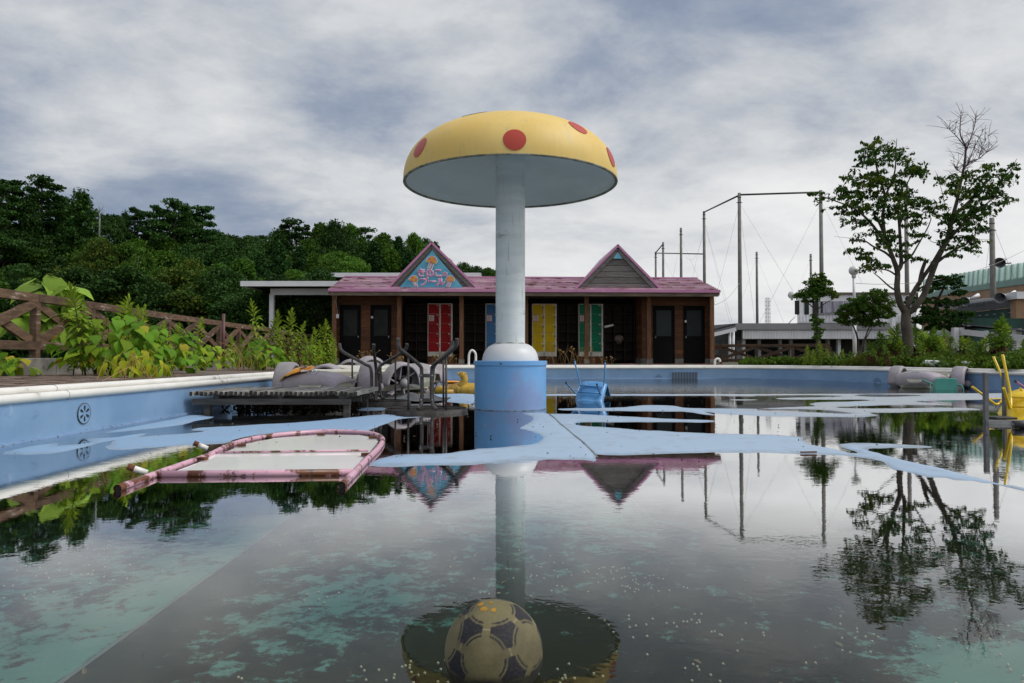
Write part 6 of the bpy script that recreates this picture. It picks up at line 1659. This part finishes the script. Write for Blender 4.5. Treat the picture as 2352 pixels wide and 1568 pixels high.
cbox('ceiling', 1700, 2090, 776, 778, CY-.2, CY+3.5, 'dark_metal')
for x0, x1, y0 in ((1716,1742,790),(1763,1790,790),(1797,1812,790),(1838,1900,806),(1905,1925,806),(1960,2010,806),(2020,2060,806)):
    w = cbox('window', x0, x1, y0, 832, CY+3.38, CY+3.44, 'glass_teal'); 
    a, b = cp(x0, 832, CY+3.3), cp(x1, y0, CY+3.3)
    MB().box(a.x, a.x+.05, 3.34, 3.37, a.z, b.z).box(b.x-.05, b.x, 3.34, 3.37, a.z, b.z).box(a.x+.05, b.x-.05, 3.34, 3.37, b.z-.05, b.z).build('window_frame', MT['grey_clad'], w)
for x in (1706, 1742, 1790, 1815, 1878, 1900, 1925, 1985, 2045): cbox('column', x, x+6, 778, 836, CY+ (0 if x in (1706,1925,2045) else 1.6), CY+(.25 if x in (1706,1925,2045) else 1.85), 'white_clad')
cbox('wing_wall', 1690, 1706, 762, 836, CY+2.8, CY+3.0, 'white_clad')
# upper room
def ray_box(nm, x0, x1, y0, y1, d0, d1, mat, par):
    # side walls run straight away from the pool, so the plan is a wedge
    a, b, c, d = cp(x0, 0, d0), cp(x1, 0, d0), cp(x1, 0, d1), cp(x0, 0, d1); z0, z1 = cp(0, y1, d0).z, cp(0, y0, d0).z
    return MB().prism([(p.x, p.y) for p in (a, b, c, d)], (0,0,z0), (1,0,0), (0,1,0), z1-z0).build(nm, MT[mat], par)
up = ray_box('upper_room', 1824, 2095, 676.5, 741, CY+1.5, CY+6, 'white_clad', cafe)
ray_box('parapet', 1822, 2100, 671, 676.4, CY+1.4, CY+6, 'wood_fascia', up)
for x0, x1 in ((1826,1836),(1848,1858),(1867,1880)):
    w = cbox('window', x0, x1, 690, 722, CY+1.46, CY+1.5, 'glass_dark', up)
    w['label'] = 'narrow dark window'
big_w = cbox('window', 1884, 1985, 692, 719, CY+1.46, CY+1.5, 'glass_dark', up)
for i, (x0, x1) in enumerate(((1890,1912),(1914,1930),(1932,1958),(1962,1980))): 
    a, b = cp(x0, 718, CY+1.42), cp(x1, 693, CY+1.42); mb = MB(); n = 16; vs = []
    for j in range(n+1): 
        x = a.x+(b.x-a.x)*j/n; y = 1.41+.025*math.sin(j*1.9); lo = a.z+(.25*(j/n) if i == 1 else 0); vs += [(x, y, lo), (x, y, b.z)]
    mb.add(vs, [(2*j, 2*j+2, 2*j+3, 2*j+1) for j in range(n)], 0, True).build('curtain', MT['curtain'], up)
for x in (1884, 1912, 1931, 1960, 1985): cbox('mullion', x-.8, x+.8, 691, 720, CY+1.38, CY+1.40, 'grey_clad', up)
cbox('sill', 1880, 1990, 719, 721, CY+1.3, CY+1.5, 'grey_clad', up)
for i in range(34):
    a = cp(1838+i*7.6, 738, CY+1.45); b = cp(1838+i*7.6+3, 723, CY+1.45); MB().box(a.x, b.x, 1.45, 1.5, a.z, b.z).build('clad_rib', MT['white_clad'], up)
MB().tube(catmull([cp(1826,728,CY+1.3), cp(1818,735,CY+1.1), cp(1812,742,CY+1), cp(1806,744,CY+1)], 5), .03, 6).build('drain_hose', MT['galv'], cafe)
# corrugated lean-to on its left
def corrugated(nm, A, B_, C_, D_, n, amp, mat, par):
    """sheet with ridges running from edge A-B to edge D-C"""
    A, B_, C_, D_ = map(Vector, (A, B_, C_, D_)); vs = []; m = n*4
    nrm = (B_-A).cross(D_-A).normalized()
    for i in range(m+1):
        f = i/m; o = nrm*amp*(1 if (i % 4) in (1, 2) else -1); vs += [A.lerp(B_, f)+o, D_.lerp(C_, f)+o]
    return MB().add(vs, [(2*i, 2*i+2, 2*i+3, 2*i+1) for i in range(m)]).build(nm, MT[mat], par, solid=.015)
lean = thing('lean_to', 'corrugated lean-to roof on posts between hut corner and cafe', 'shelter', (at(1640,770,42).x-1, 42, .3)); LO = Vector(lean.location)
corrugated('corrugated_roof', at(1610,765,42)-LO, at(1690,744,42)-LO, at(1690,744,42)-LO+Vector((0,4,.1)), at(1610,765,42)-LO+Vector((0,4,.1)), 16, .05, 'dark_metal', lean)
MB().bar(at(1610,775,42.1)-LO, at(1690,756,42.1)-LO, .12, .22).build('edge_beam', MT['white_clad'], lean)
for x in (1676, 1684): MB().tube([at(x,760,42.3)-LO, at(x,836,42.3)-LO], .09, 10).build('post', MT['white_clad'], lean)
MB().box(-.5, 3.6, 3.9, 4.0, 0, 1.9).build('rear_wall', MT['dark_metal'], lean)
MB().box(1.6, 2.4, 3.82, 3.88, .5, 1.3).build('window', MT['glass_teal'], lean)

# ================================================================== hall with green barrel roof
GD = 58.0
hall = thing('sports_hall', 'tan brick hall under a pale green curved metal roof', 'building', (at(2160,690,GD).x, GD, .3)); HO = Vector(hall.location)
MT['green_roof'] = pbr('green_roof', (.30,.46,.38), (.34,.50,.42), 1, rough=.4, bump=.03, rnd=.08)
MT['green_edge'] = pbr('green_edge', (.065,.21,.165), (.055,.18,.145), 1, rough=.45, bump=.03)
MT['tan_brick'] = pbr('tan_brick', (.36,.22,.13), (.30,.18,.11), 1.5, rough=.85, bump=.2, spots=((.20,.14,.10), .8, .58, .72))
# eave line rises towards the viewer's right because the long wall comes nearer
e0, e1 = at(2120, 685, 66), at(2420, 644, 40)       # lower edge of the green band
b0_, b1_ = at(2120, 677, 66), at(2420, 626.6, 40)
r0, r1 = at(2120, 643, 72), at(2420, 594, 46)
pts = 12; nsg = 26
for k in range(nsg):
    vs = []
    for f in (k/nsg, (k+.985)/nsg):
        A = b0_.lerp(b1_, f); T = r0.lerp(r1, f)
        for j in range(pts+1):
            q = j/pts; vs.append(Vector((A.x+(T.x-A.x)*q, A.y+(T.y-A.y)*q, A.z+(T.z-A.z)*math.sin(q*math.pi/2)))-HO+Vector((0,0,(.0 if k % 1 else .0))))
    fs = [(j, pts+1+j, pts+2+j, j+1) for j in range(pts)]
    pn = MB().add(vs, fs, 0, True).build('roof_panel', MT['green_roof'], hall, solid=.02)
    mb = MB(); P_ = [v for v in vs[:pts+1]]; mb.tube([p+Vector((-.02,-.03,.03)) for p in P_], .018, 5); mb.build('roof_seam', MT['green_edge'], pn)
MB().add([b0_-HO, b1_-HO, e1-HO, e0-HO], [(0,3,2,1)]).build('roof_edge_band', MT['green_edge'], hall, solid=.3)
w0_, w1_ = e0+Vector((.1,.15,0)), e1+Vector((.1,.15,0))
MB().add([w0_-HO, w1_-HO, Vector((w1_.x, w1_.y, .3))-HO, Vector((w0_.x, w0_.y, .3))-HO], [(0,3,2,1)]).build('brick_wall', MT['tan_brick'], hall, solid=.3)
for f in (.42, .62, .80):
    p = w0_.lerp(w1_, f)-HO; MB().box(-.5,.5,-.4,.0,0,.5).build('wall_unit', MT['white_clad'], hall, loc=p+Vector((-.3,-.4,-2.4)), bevel=.03)
# net covered practice bay in front of it
bay = thing('netted_bay', 'practice bay with corrugated roof edge and dark green netting', 'shelter', (at(2200,740,38).x, 38, .3)); BO = Vector(bay.location)
ca_, cb_ = at(2200,705,40), at(2335,687,34)
corrugated('corrugated_roof', ca_-BO, cb_-BO, cb_-BO+Vector((1.2,4,.3)), ca_-BO+Vector((1.2,4,.3)), 15, .11, 'galv', bay)
MB().bar(ca_-BO+Vector((0,.1,-.22)), cb_-BO+Vector((0,.1,-.22)), .15, .28).build('edge_beam', MT['dark_metal'], bay)
MB().tube([ca_-BO+Vector((0,-.05,-.62)), cb_-BO+Vector((0,-.05,-.62))], .05, 8).build('pipe', MT['galv'], bay)
def net_mat():
    t = NT('green_net'); c = t.mix(t.rng(t.noise(t.coord('Object', (1,1,.4)), 1.2, 5), .4, .7), (.004,.030,.024), (.008,.055,.042))
    return t.done(t.bsdf(c, .8, normal=t.bump(t.noise(t.coord('Object'), 14, 3), .5, .02)))
MT['net'] = net_mat()
n = 30; vs = []
for i in range(n+1):
    p = ca_.lerp(cb_, i/n)-BO; y = .25+.06*math.sin(i*1.7); vs += [p+Vector((0,y,-.40)), Vector((p.x, p.y+y+.1, 0.0))]
MB().add(vs, [(2*i, 2*i+1, 2*i+3, 2*i+2) for i in range(n)], 0, True).build('net', MT['net'], bay)
MB().box(cb_.x-BO.x-.1, cb_.x-BO.x+3, cb_.y-BO.y-.1, cb_.y-BO.y+.3, 0, cb_.z-.3).build('end_wall', MT['tan_brick'], bay)
MB().box(cb_.x-BO.x-.2, cb_.x-BO.x+1.6, cb_.y-BO.y-.3, cb_.y-BO.y+.4, cb_.z-.3, cb_.z-.3+.35).build('roof_box', MT['white_clad'], bay)
flood('white horn floodlight on the netted bay nearest the thick pole', at(2222,688,38), (-.75,-.5,-.3), .75)
flood('half hidden horn floodlight on the netted bay behind the cloud pruned pine', at(2195,694,39.5), (-.75,-.5,-.3), .7)
flood('larger white horn floodlight right of the thick pole on the bay roof', at(2304,680,34.5), (-.75,-.5,-.25), .75)
for a, b in (((2230,686),(2248,677)), ((2312,680),(2332,670))):
    p, q = at(a[0], a[1], 37), at(b[0], b[1], 37); tag(MB().tube([Vector((0,0,0)), q-p], [.07,.10], 14).build('horn_tube', MT['white_clad'], loc=p), 'white lamp tube slanting up from the %s horn floodlight' % ('smaller' if a[0] < 2300 else 'larger'), 'floodlight')
# white open shelter with corrugated roof on the right
sh = thing('open_shelter', 'open shelter with white beams and posts and dark corrugated roof', 'shelter', (at(2206,770,26).x, 26, .4)); SO = Vector(sh.location)
cA, cM, cB = at(2060,764,34), at(2215,746,26), at(2420,766,20)
corrugated('corrugated_roof', cA-SO, cM-SO, cM-SO+Vector((4.5,6,.2)), cA-SO+Vector((4.5,6,.2)), 22, .05, 'dark_metal', sh)
MB().add([cM-SO+Vector((0,0,.02)), cB-SO+Vector((0,0,.02)), cB-SO+Vector((2,7,.5)), cM-SO+Vector((4.5,6,.25))], [(0,1,2,3)]).build('roof_slope', MT['dark_metal'], sh, solid=.05)
MB().bar(cA-SO+Vector((0,.1,-.24)), cM-SO+Vector((0,.1,-.24)), .12, .30).build('front_beam', MT['white_clad'], sh)
MB().bar(cM-SO+Vector((0,.1,-.26)), cB-SO+Vector((0,.1,-.22)), .10, .20).build('side_beam', MT['white_clad'], sh)
for x, D in ((2051,33),(2194,26.2),(2336,22.5),(2262,29),(2160,30)):
    p = at(x, 775, D); MB().box(-.09,.09,-.09,.09,0,2.2 if D > 30 else (1.35 if D > 25 else 1.15)).build('post', MT['white_clad'], sh, loc=Vector((p.x, D, .4))-SO)
MB().bar(at(2150,812,30)-SO, at(2320,815,27)-SO, .05, .06).build('handrail', MT['galv'], sh)
MB().box(3.8, 10, 5.5, 5.6, 0, 2.0).build('net_wall', MT['net'], sh)

# ================================================================== lamps
def globe(px, py, D, lab, r=.165, post=True):
    c = at(px, py, D); t = thing('globe_lamp', lab, 'lamp', (c.x, D, .38)); h = c.z-.38
    m = MB().ball((0,0,h), r, 24, 16); m.build('globe', MT['globe'], t)
    MB().lathe([(.05,h-r-.10),(.075,h-r-.06),(.07,h-r+.02)], 16).build('collar', MT['white_paint'], t)
    if post:
        MB().tube([(0,0,0),(0,0,h*.55)], .062, 12).tube([(0,0,h*.55),(0,0,h-r-.06)], .045, 12).build('post', MT['white_clad'], t)
MT['globe'] = pbr('globe', (.72,.71,.70), (.62,.61,.60), 6, rough=.25, bump=0)
globe(1961, 621, 24, 'white globe lamp on a white post in front of the cafe')
globe(1819, 677, 45.6, 'grey globe lamp at the corner of the cafe upper room', .26, False)

# ================================================================== planting bed beyond the right-hand pool edge
BZ_ = .40
bedp = [(7.0,21.3),(8.6,20.0),(9.45,18.2),(9.75,16),(9.85,13.5),(9.9,8),(22,8),(26,22),(16,27),(9,26.5)]
MT['bed'] = pbr('bed', (.10,.075,.045), (.055,.05,.022), 1.2, rough=.95, bump=.7, bscale=12, bdist=.04, spots=((.21,.16,.11), 2, .58, .7))
tag(MB().prism(bedp, (0,0,BZ_-.06), (1,0,0), (0,1,0), .06).build('planting_bed', MT['bed']), 'overgrown earth bed beside the pool', kind='structure')
# low ground cover spilling over the edge
cl = []; rs_ = []
for i in range(330):
    f = nr.random(); q = int(f*5)
    path_ = [(6.9,21.3),(8.5,20.2),(9.35,18.4),(9.62,16),(9.72,13.5),(9.8,10)]
    a, b = path_[q], path_[q+1]; g_ = f*5-q
    x = a[0]+(b[0]-a[0])*g_+abs(nr.normal())*.8; y = a[1]+(b[1]-a[1])*g_+nr.normal()*.25
    if 14.2 < y < 16.4 and nr.random() < .7: continue
    if x > 9.4 and y < 13.2 and nr.random() < .4: continue
    s = nr.uniform(.08, .22); cl.append(((x, y, BZ_+s*.5), (s*1.4, s*1.4, s*.8), int(30+s*260)))
tag(obj('ground_cover', leaf_mesh('ground_cover', cl, .055, GM['weed_dark'], up=.5, elong=1.8)), 'low green weeds spilling over the white pool edge', 'weeds', kind='stuff')
cl = []
for i in range(120):
    x, y = nr.uniform(9.5, 14), nr.uniform(13, 22)
    if x < 9.4+(20-y)*.0: continue
    s = nr.uniform(.15, .35); cl.append(((x, y, BZ_+s*.5), (s*1.3, s*1.3, s*.8), int(60+s*200)))
tag(obj('low_shrubbery', leaf_mesh('low_shrubbery', cl, .06, GM['weed_dark'], up=.5, elong=1.8)), 'tangled low green growth filling the earth bed', 'weeds', kind='stuff')
# tall weeds, each a plant
TW = 'tall weed with withered brown lower leaves in the earth bed'
for px, py, D in ((2036,742,19),(2020,765,18.5),(2008,780,18),(2050,770,18),(2062,760,18.5),(2075,775,18),(2040,790,17),(2092,765,18.5),(2105,752,18.5),(2112,745,19),(2120,770,18),(2130,765,18),(2138,760,18.4),(2147,770,18),(2095,790,17),
                  (2070,800,17),(2155,775,18.3),(2165,780,18),(2175,790,18),(2085,755,19.5),(2128,778,17.2),(2150,790,17),(2010,800,17.5),(1995,790,18),(2112,790,16.8),(2040,775,19.5),(2058,745,20),(2140,752,19.5),
                  (2200,770,17),(2212,778,17),(2222,772,17.2),(2192,795,17),(2240,775,16),(2250,780,16),(2262,772,16),(2255,790,15.5),(2284,742,15.5),(2293,724,15.5),(2302,735,15.6),(2310,750,15.2),(2280,760,15.2),(2298,755,15),(2316,770,15.4),(2340,795,15),(2350,790,15.4),(2330,810,14.8)):
    tip = at(px, py, D); plant(GB, (tip.x, D, BZ_-.02), max(.2, tip.z-BZ_), TW, 'tall weeds in the earth bed', rng.uniform(1.15, 1.45) if tip.z > 1 else 1.5, 'tall_weed')
for px, py, D in [(rng.uniform(1998,2180), rng.uniform(752,800), rng.uniform(17.2,20.5)) for _ in range(26)]+[(rng.uniform(2185,2352), rng.uniform(770,815), rng.uniform(15.2,17.5)) for _ in range(14)]:
    tip = at(px, py, D); plant(GB, (tip.x, D, BZ_-.02), max(.2, tip.z-BZ_), TW, 'tall weeds in the earth bed', rng.uniform(1.15, 1.45), 'tall_weed')
TW2 = 'fresh green weed at the foot of the small trimmed tree'
for px, py, D in ((1850,795,19.5),(1862,790,20),(1875,782,20),(1888,788,20),(1898,795,19.5),(1868,800,19),(1882,805,19),(1905,800,20),(1845,808,19.5),(1920,810,20),(1940,812,20),(1930,800,21),(1975,805,20),(1955,808,19.5)):
    tip = at(px, py, D); plant(GP, (tip.x, D, BZ_-.02), max(.15, tip.z-BZ_), TW2, 'weeds at the foot of the trimmed tree', 1.1, 'green_weed')
def number(nm, text):
    L = sorted([o for o in COL.objects if o.type == 'EMPTY' and o.name.split('.')[0] == nm], key=lambda o: o.location.x/o.location.y)
    for i, o in enumerate(L): o['label'] = text % nth(i+1)
number('tall_weed', 'tall weed with withered lower leaves, %s from the left in the earth bed')
number('green_weed', 'fresh green weed, %s from the left at the small trimmed tree')
# kerb of short logs
for i in range(7):
    p = at(1842+i*9, 840, 21.4); tag(MB().tube([(0,0,-.1),(0,0,.16),(0,0,.175)], [.055,.055,.045], 12).build('log_stake', MT['concrete'], loc=(p.x, 21.4-i*.05, BZ_)), 'short grey log stake, %s from the left at the earth bed by the dark fence' % nth(i+1), 'log stake', 'log stakes edging the earth bed')
# boulders and the fallen white pipe
MT['rock'] = pbr('rock', (.22,.205,.20), (.15,.14,.14), 3, rough=.9, bump=.8, bscale=14, bdist=.02)
def rock(px, py, D, r, lab, sc):
    p = at(px, py, D); me = MB().ball((0,0,0), r, 14, 10, sc=sc); 
    me.v = [tuple(Vector(q)*(1+.18*math.sin(7*q[0]+3*q[2])+.10*math.cos(9*q[1]+5*q[0]))) for q in me.v]
    tag(me.build('boulder', MT['rock'], loc=(p.x, D, BZ_+r*.35)), lab, 'boulder')
rock(1994, 815, 20.5, .30, 'rounded grey boulder behind the globe lamp', (1.1,.8,.9)); rock(2010, 820, 19.6, .24, 'low grey boulder at the feet of the tall weeds', (1.7,.8,.7)); rock(2105, 806, 22, .3, 'pale flat boulder among the tall weeds', (1.6,.9,.6))
a_, b_ = at(2122, 828, 16.0), at(2232, 836, 15.2)
fpq = thing('fallen_pipe', 'long white plastic pipe lying in the earth bed', 'pipe', (a_.x, a_.y, BZ_+.09))
b2 = Vector((b_.x-a_.x, b_.y-a_.y, -.02)); MB().tube([Vector((0,0,0)), b2], .075, 16, caps=False).build('pipe', MT['white_clad'], fpq)
MB().tube([b2.normalized()*.005, b2.normalized()*.03], .070, 16).build('pipe_bore', MT['dark_void'], fpq)
for i in range(8):
    p = at(2060+i*24, 838, 19.2-.25*i); tag(MB().box(-.16,.16,-.09,.09,-.05,.12).build('edging_block', MT['concrete'], bevel=.02, loc=(p.x, 19.2-.25*i, BZ_), rot=(0,0,rng.uniform(-.2,.2)-.5)), 'rough grey edging block, %s from the left in the earth bed' % nth(i+1), 'block', 'edging blocks in the earth bed')

# ================================================================== trees of the bed
ZD = 18.0
zel = thing('zelkova_tree', 'big open crowned tree with a forked trunk and a bare dead top', 'tree', (at(2083,800,ZD).x, ZD, BZ_-.05)); ZO = Vector(zel.location)
def z6(x, y, dd=0.0): return at(1831.3+x*.27247, 244.2+y*.27247, ZD+dd)-ZO
def z7(x, y, dd=0.0): return at(1831.3+x*.25301, 610.4+y*.25301, ZD+dd)-ZO
paths = [([(0,0,-.1), z7(1000,640), z7(985,520), z7(990,400)], .138, .112, 14),
         ([z7(985,430), z7(930,330,-.1), z7(905,200,-.1), z6(845,1400,-.1), z6(810,1290,-.1), z6(770,1180,0), z6(735,1080,.1), z6(690,980,.1), z6(640,900,0)], .088, .022, 12),
         ([z7(990,420), z7(1010,340,.1), z7(1060,230,.2), z6(1060,1440,.2), z6(1130,1340,.2), z6(1200,1220,.1), z6(1240,1150,0)], .07, .035, 10),
         ([z6(1030,1500,.15), z6(1050,1390,.2), z6(1082,1300,.2)], .055, .045, 8),
         ([z7(1005,420), z7(1060,385,-.1), z7(1150,260,-.1), z6(1130,1420,-.1), z6(1190,1270,-.1), z6(1260,1130,0), z6(1310,930,0), z6(1350,780,0), z6(1375,650,0), z6(1400,540,0), z6(1418,400,0)], .088, .022, 12),
         ([z6(840,1390,-.1), z6(875,1330,0), z6(870,1180,.1), z6(860,1000,.15), z6(850,880,.1), z6(880,760,0)], .06, .018, 8),
         ([z6(870,1340), z6(960,1260,.1), z6(1010,1180,.15), z6(1100,1020,.15), z6(1130,940,.1)], .03, .010, 6),
         ([z6(810,1290), z6(740,1230,-.3), z6(640,1180,-.5), z6(560,1130,-.6), z6(470,1140,-.7)], .035, .008, 6),
         ([z6(830,1420), z6(760,1380,-.4), z6(660,1370,-.6), z6(570,1380,-.7)], .025, .006, 6),
         ([z6(850,1560), z6(780,1520,-.4), z6(690,1440,-.6), z6(640,1400,-.7)], .028, .008, 6),
         ([z6(770,1180), z6(680,1060,-.2), z6(600,960,-.3), z6(480,860,-.4), z6(330,800,-.5), z6(150,740,-.5)], .045, .008, 7),
         ([z6(735,1080), z6(720,920,.1), z6(740,760,.2), z6(680,560,.1), z6(650,380,0), z6(655,260,0)], .05, .008, 7),
         ([z6(860,1000), z6(920,840,.2), z6(930,640,.3), z6(1020,540,.3)], .035, .008, 6),
         ([z6(740,760), z6(820,560,.2), z6(830,380,.2), z6(840,270,.2)], .03, .006, 6),
         ([z6(1180,1310), z6(1290,1230,-.2), z6(1400,1170,-.3), z6(1500,1120,-.4)], .045, .010, 7),
         ([z6(1260,1130), z6(1380,1010,-.2), z6(1500,900,-.3), z6(1620,800,-.3), z6(1740,720,-.3)], .05, .008, 7),
         ([z6(1310,930), z6(1450,800,.2), z6(1560,680,.3), z6(1660,580,.3), z6(1780,560,.3), z6(1850,440,.3)], .045, .006, 7),
         ([z6(1350,780), z6(1290,700,.2), z6(1210,590,.2)], .022, .006, 6),
         ([z6(1290,1020), z6(1200,950,.2), z6(1130,910,.2)], .018, .006, 5)]
obj('trunk', branch_mesh('zelkova_trunk', paths, MT['bark']), zel)
# dead top: fine bare twigs
dead = [([z6(1405,520), z6(1418,400), z6(1415,330), z6(1375,240), z6(1375,120), z6(1385,30)], .03, .005, 6), ([z6(1400,540), z6(1440,480), z6(1530,440), z6(1600,380), z6(1690,290)], .022, .004, 6),
        ([z6(1418,390), z6(1450,300), z6(1490,180), z6(1515,60)], .018, .004, 5), ([z6(1412,340), z6(1350,260), z6(1290,200), z6(1262,180)], .014, .004, 5), ([z6(1440,480), z6(1500,330), z6(1580,180)], .014, .004, 5), ([z6(1395,560), z6(1340,530), z6(1320,500)], .012,.004,5),
        ([z6(1530,440), z6(1560,340), z6(1620,230)], .010, .003, 5), ([z6(1240,810), z6(1210,680), z6(1165,540)], .010, .003, 5), ([z6(1180,1150), z6(1120,1130,.2), z6(1100,1040,.2)], .010, .003, 5),([z6(600,1080,-.4), z6(480,1110,-.5), z6(310,1095,-.6)], .008, .003, 5)]
rt = random.Random(5)
for k in range(170):
    pt_, r0_, r1_, n_ = dead[rt.randrange(0, 7)]; i = rt.randrange(1, len(pt_)); p = Vector(pt_[i-1]).lerp(Vector(pt_[i]), rt.random())
    d = Vector((rt.gauss(0,1), rt.gauss(0,.7), abs(rt.gauss(.7,.5)))).normalized()*rt.uniform(.15,.55)
    dead.append(([p, p+d*.5+Vector((rt.gauss(0,.03),0,.02)), p+d], .006, .003, 4))
obj('dead_top', branch_mesh('zelkova_dead_top', dead, MT['twig_purple']), zel)['kind'] = 'stuff'
ZC_ = [(640,290,60,50),(600,360,90,60),(780,350,90,50),(820,430,100,70),(680,440,110,60),(560,480,100,30),(950,520,90,70),(1020,560,70,80),(480,600,120,50),(330,680,90,35),(140,730,70,22),(240,770,60,18),(280,845,80,20),(450,760,120,80),(620,640,130,90),(760,600,120,90),(880,700,130,90),(600,780,150,90),(800,820,140,80),(480,870,120,60),(1010,780,90,80),(1100,850,90,50),(900,900,120,50),(700,910,110,50),(560,990,80,50),(450,960,60,30),(960,960,80,70),(620,1070,80,30),(760,1080,120,50),(980,1100,80,50),(700,1140,80,40),(850,1170,90,40),(520,1120,60,20),(430,1210,70,18),(540,1230,70,40),(600,1290,80,40),(650,1350,110,40),(560,1370,60,25),(930,1240,80,40),(740,1350,70,30),(1030,1270,60,25),
 (1210,590,35,40),(1300,640,80,40),(1310,590,25,25),(1390,580,60,40),(1490,570,70,50),(1600,560,70,50),(1650,500,70,30),(1720,560,40,40),(1780,570,60,30),(1830,500,40,40),(1740,630,60,50),(1380,700,80,60),(1560,660,100,60),(1500,760,130,70),(1700,740,100,60),(1760,790,60,40),(1600,850,110,60),(1420,850,110,70),(1250,830,60,30),(1150,910,80,25),(1300,920,80,50),(1250,960,60,30),(1550,920,110,50),(1400,960,100,60),(1500,1020,90,50),(1290,1040,80,50),(1400,1100,100,50),(1500,1140,80,40),(1200,1130,60,30),(1350,1190,100,40),(1440,1200,70,30),(1280,1250,60,25)]
LP = []; tw = MB()
for x, y, rx, ry in ZC_:
    for k in range(max(3, int(rx*ry/560))):      # leafy twigs: leaves hang in two ranks along each one
        a = rng.uniform(0, 6.28); q = math.sqrt(rng.random())*.9; c = z6(x+rx*q*math.cos(a), y+ry*q*math.sin(a), rng.gauss(0, .42))
        d = Vector((math.cos(a)*.8+rng.gauss(0,.5), rng.gauss(0,.6), rng.gauss(.05,.30))).normalized(); L = rng.uniform(.16, .42)
        s_ = d.cross(Vector((0,0,1))).normalized()
        tw.tube([c-d*L*.4, c+d*L*.6], .004, 3, caps=False)
        for i in range(rng.randint(14, 24)):
            f = rng.uniform(-.4, .65); LP.append(c+d*L*f+s_*rng.choice((-1,1))*rng.uniform(.02,.09)-Vector((0,0,rng.uniform(0,.05)+.04*max(0,f))))
V, F = leaf_quads(np.array([tuple(p) for p in LP]), .056, up=.7, elong=2.0, droop=.7)
crw = obj('crown', np_mesh('zelkova_crown', V, F, [GM['zelkova']], False), zel)
o = tw.build('twigs', MT['bark'], zel); o['kind'] = 'stuff'
def small_tree(nm, lab, px, D, trunk, clumps, leaf, mat, per, tr=.06, bark='bark', flat=.6, dens=1.0):
    b = at(px, 835, D); t = thing(nm, lab, 'tree', (b.x, D, BZ_-.05)); o = Vector(t.location)
    obj('trunk', branch_mesh(nm+'_trunk', [([at(x, y, D+dd)-o for x, y, dd in pth], r0, r1, 8) for pth, r0, r1 in trunk], MT[bark]), t)
    cl = []; m = D/1600
    for x, y, rx, ry in clumps:
        c = at(x, y, D)-o; n = max(4, int(rx*ry/9))
        for k in range(n):
            a = rng.uniform(0, 6.28); q = math.sqrt(rng.random()); z_ = rng.uniform(-1, 1)
            cc = c+Vector((rx*m*q*math.cos(a), rx*m*.8*q*math.sin(a), ry*m*z_*math.sqrt(max(0,1-q*q*.8))))
            s = rng.uniform(3.0, 6.0)*m*1.2; cl.append((tuple(cc), (s*1.2, s*1.2, s*flat), int(per*rng.uniform(.7,1.3))))
    obj('crown', leaf_mesh(nm+'_crown', cl, leaf, mat, up=.5, elong=1.7), t)
small_tree('trimmed_tree', 'small trimmed tree with a leafy stem by the dark fence', 1880, 20.5,
    [([(1882,838,0),(1878,790,0),(1876,750,0),(1873,715,0)], .055, .04), ([(1873,718,0),(1868,690,.1),(1875,650,.1),(1877,628,0)], .035, .01), ([(1873,715,0),(1890,700,-.1),(1915,685,-.1)], .02, .008), ([(1873,712,0),(1850,690,.1),(1832,680,.1)], .02, .008)],
    [(1878,636,16,10),(1872,652,22,14),(1890,655,20,14),(1862,668,20,10),(1895,672,22,10),(1915,678,14,8),(1842,676,20,9),(1865,685,26,9),(1880,665,22,16),(1870,730,12,9),(1882,738,9,8),(1872,752,11,9),(1884,762,10,10),(1876,772,9,8)], .045, GM['topiary'], 20)
small_tree('rounded_tree', 'low rounded trimmed tree in front of the cafe columns', 1978, 21.5,
    [([(1975,838,0),(1972,800,0),(1968,770,0),(1958,745,.1)], .045, .02), ([(1975,810,0),(1985,780,.1),(1998,748,.1)], .03, .015), ([(1975,800,0),(1990,775,-.1),(2003,752,-.1)], .025, .012)],
    [(2020,672,22,10),(2000,685,34,14),(2030,695,26,18),(1970,695,28,14),(1945,715,22,16),(1975,715,40,20),(2010,715,36,22),(2040,715,16,16),(1935,735,16,12),(1960,738,28,10),(2000,740,30,10)], .042, GM['topiary'], 24, flat=.7)
small_tree('cloud_pine', 'dark cloud pruned pine behind the big tree', 2165, 27,
    [([(2142,838,0),(2140,790,0),(2142,740,0),(2150,700,0),(2165,665,0),(2175,640,0)], .085, .03), ([(2145,720,0),(2120,690,.2),(2095,680,.2)], .035, .012), ([(2150,700,0),(2185,700,-.2),(2205,695,-.2)], .03, .01)],
    [(2160,640,24,8),(2190,640,22,9),(2200,655,16,8),(2170,655,28,9),(2125,665,24,9),(2200,672,20,8),(2105,690,24,10),(2150,690,26,9),(2195,692,22,8),(2180,700,20,8),(2125,712,28,10),(2165,720,34,10),(2205,725,24,10),(2140,735,38,12),(2190,742,36,12),(2220,720,14,9),(2110,735,20,10),(2160,752,36,8)], .055, GM['pine'], 24, bark='bark_dark', flat=.5)
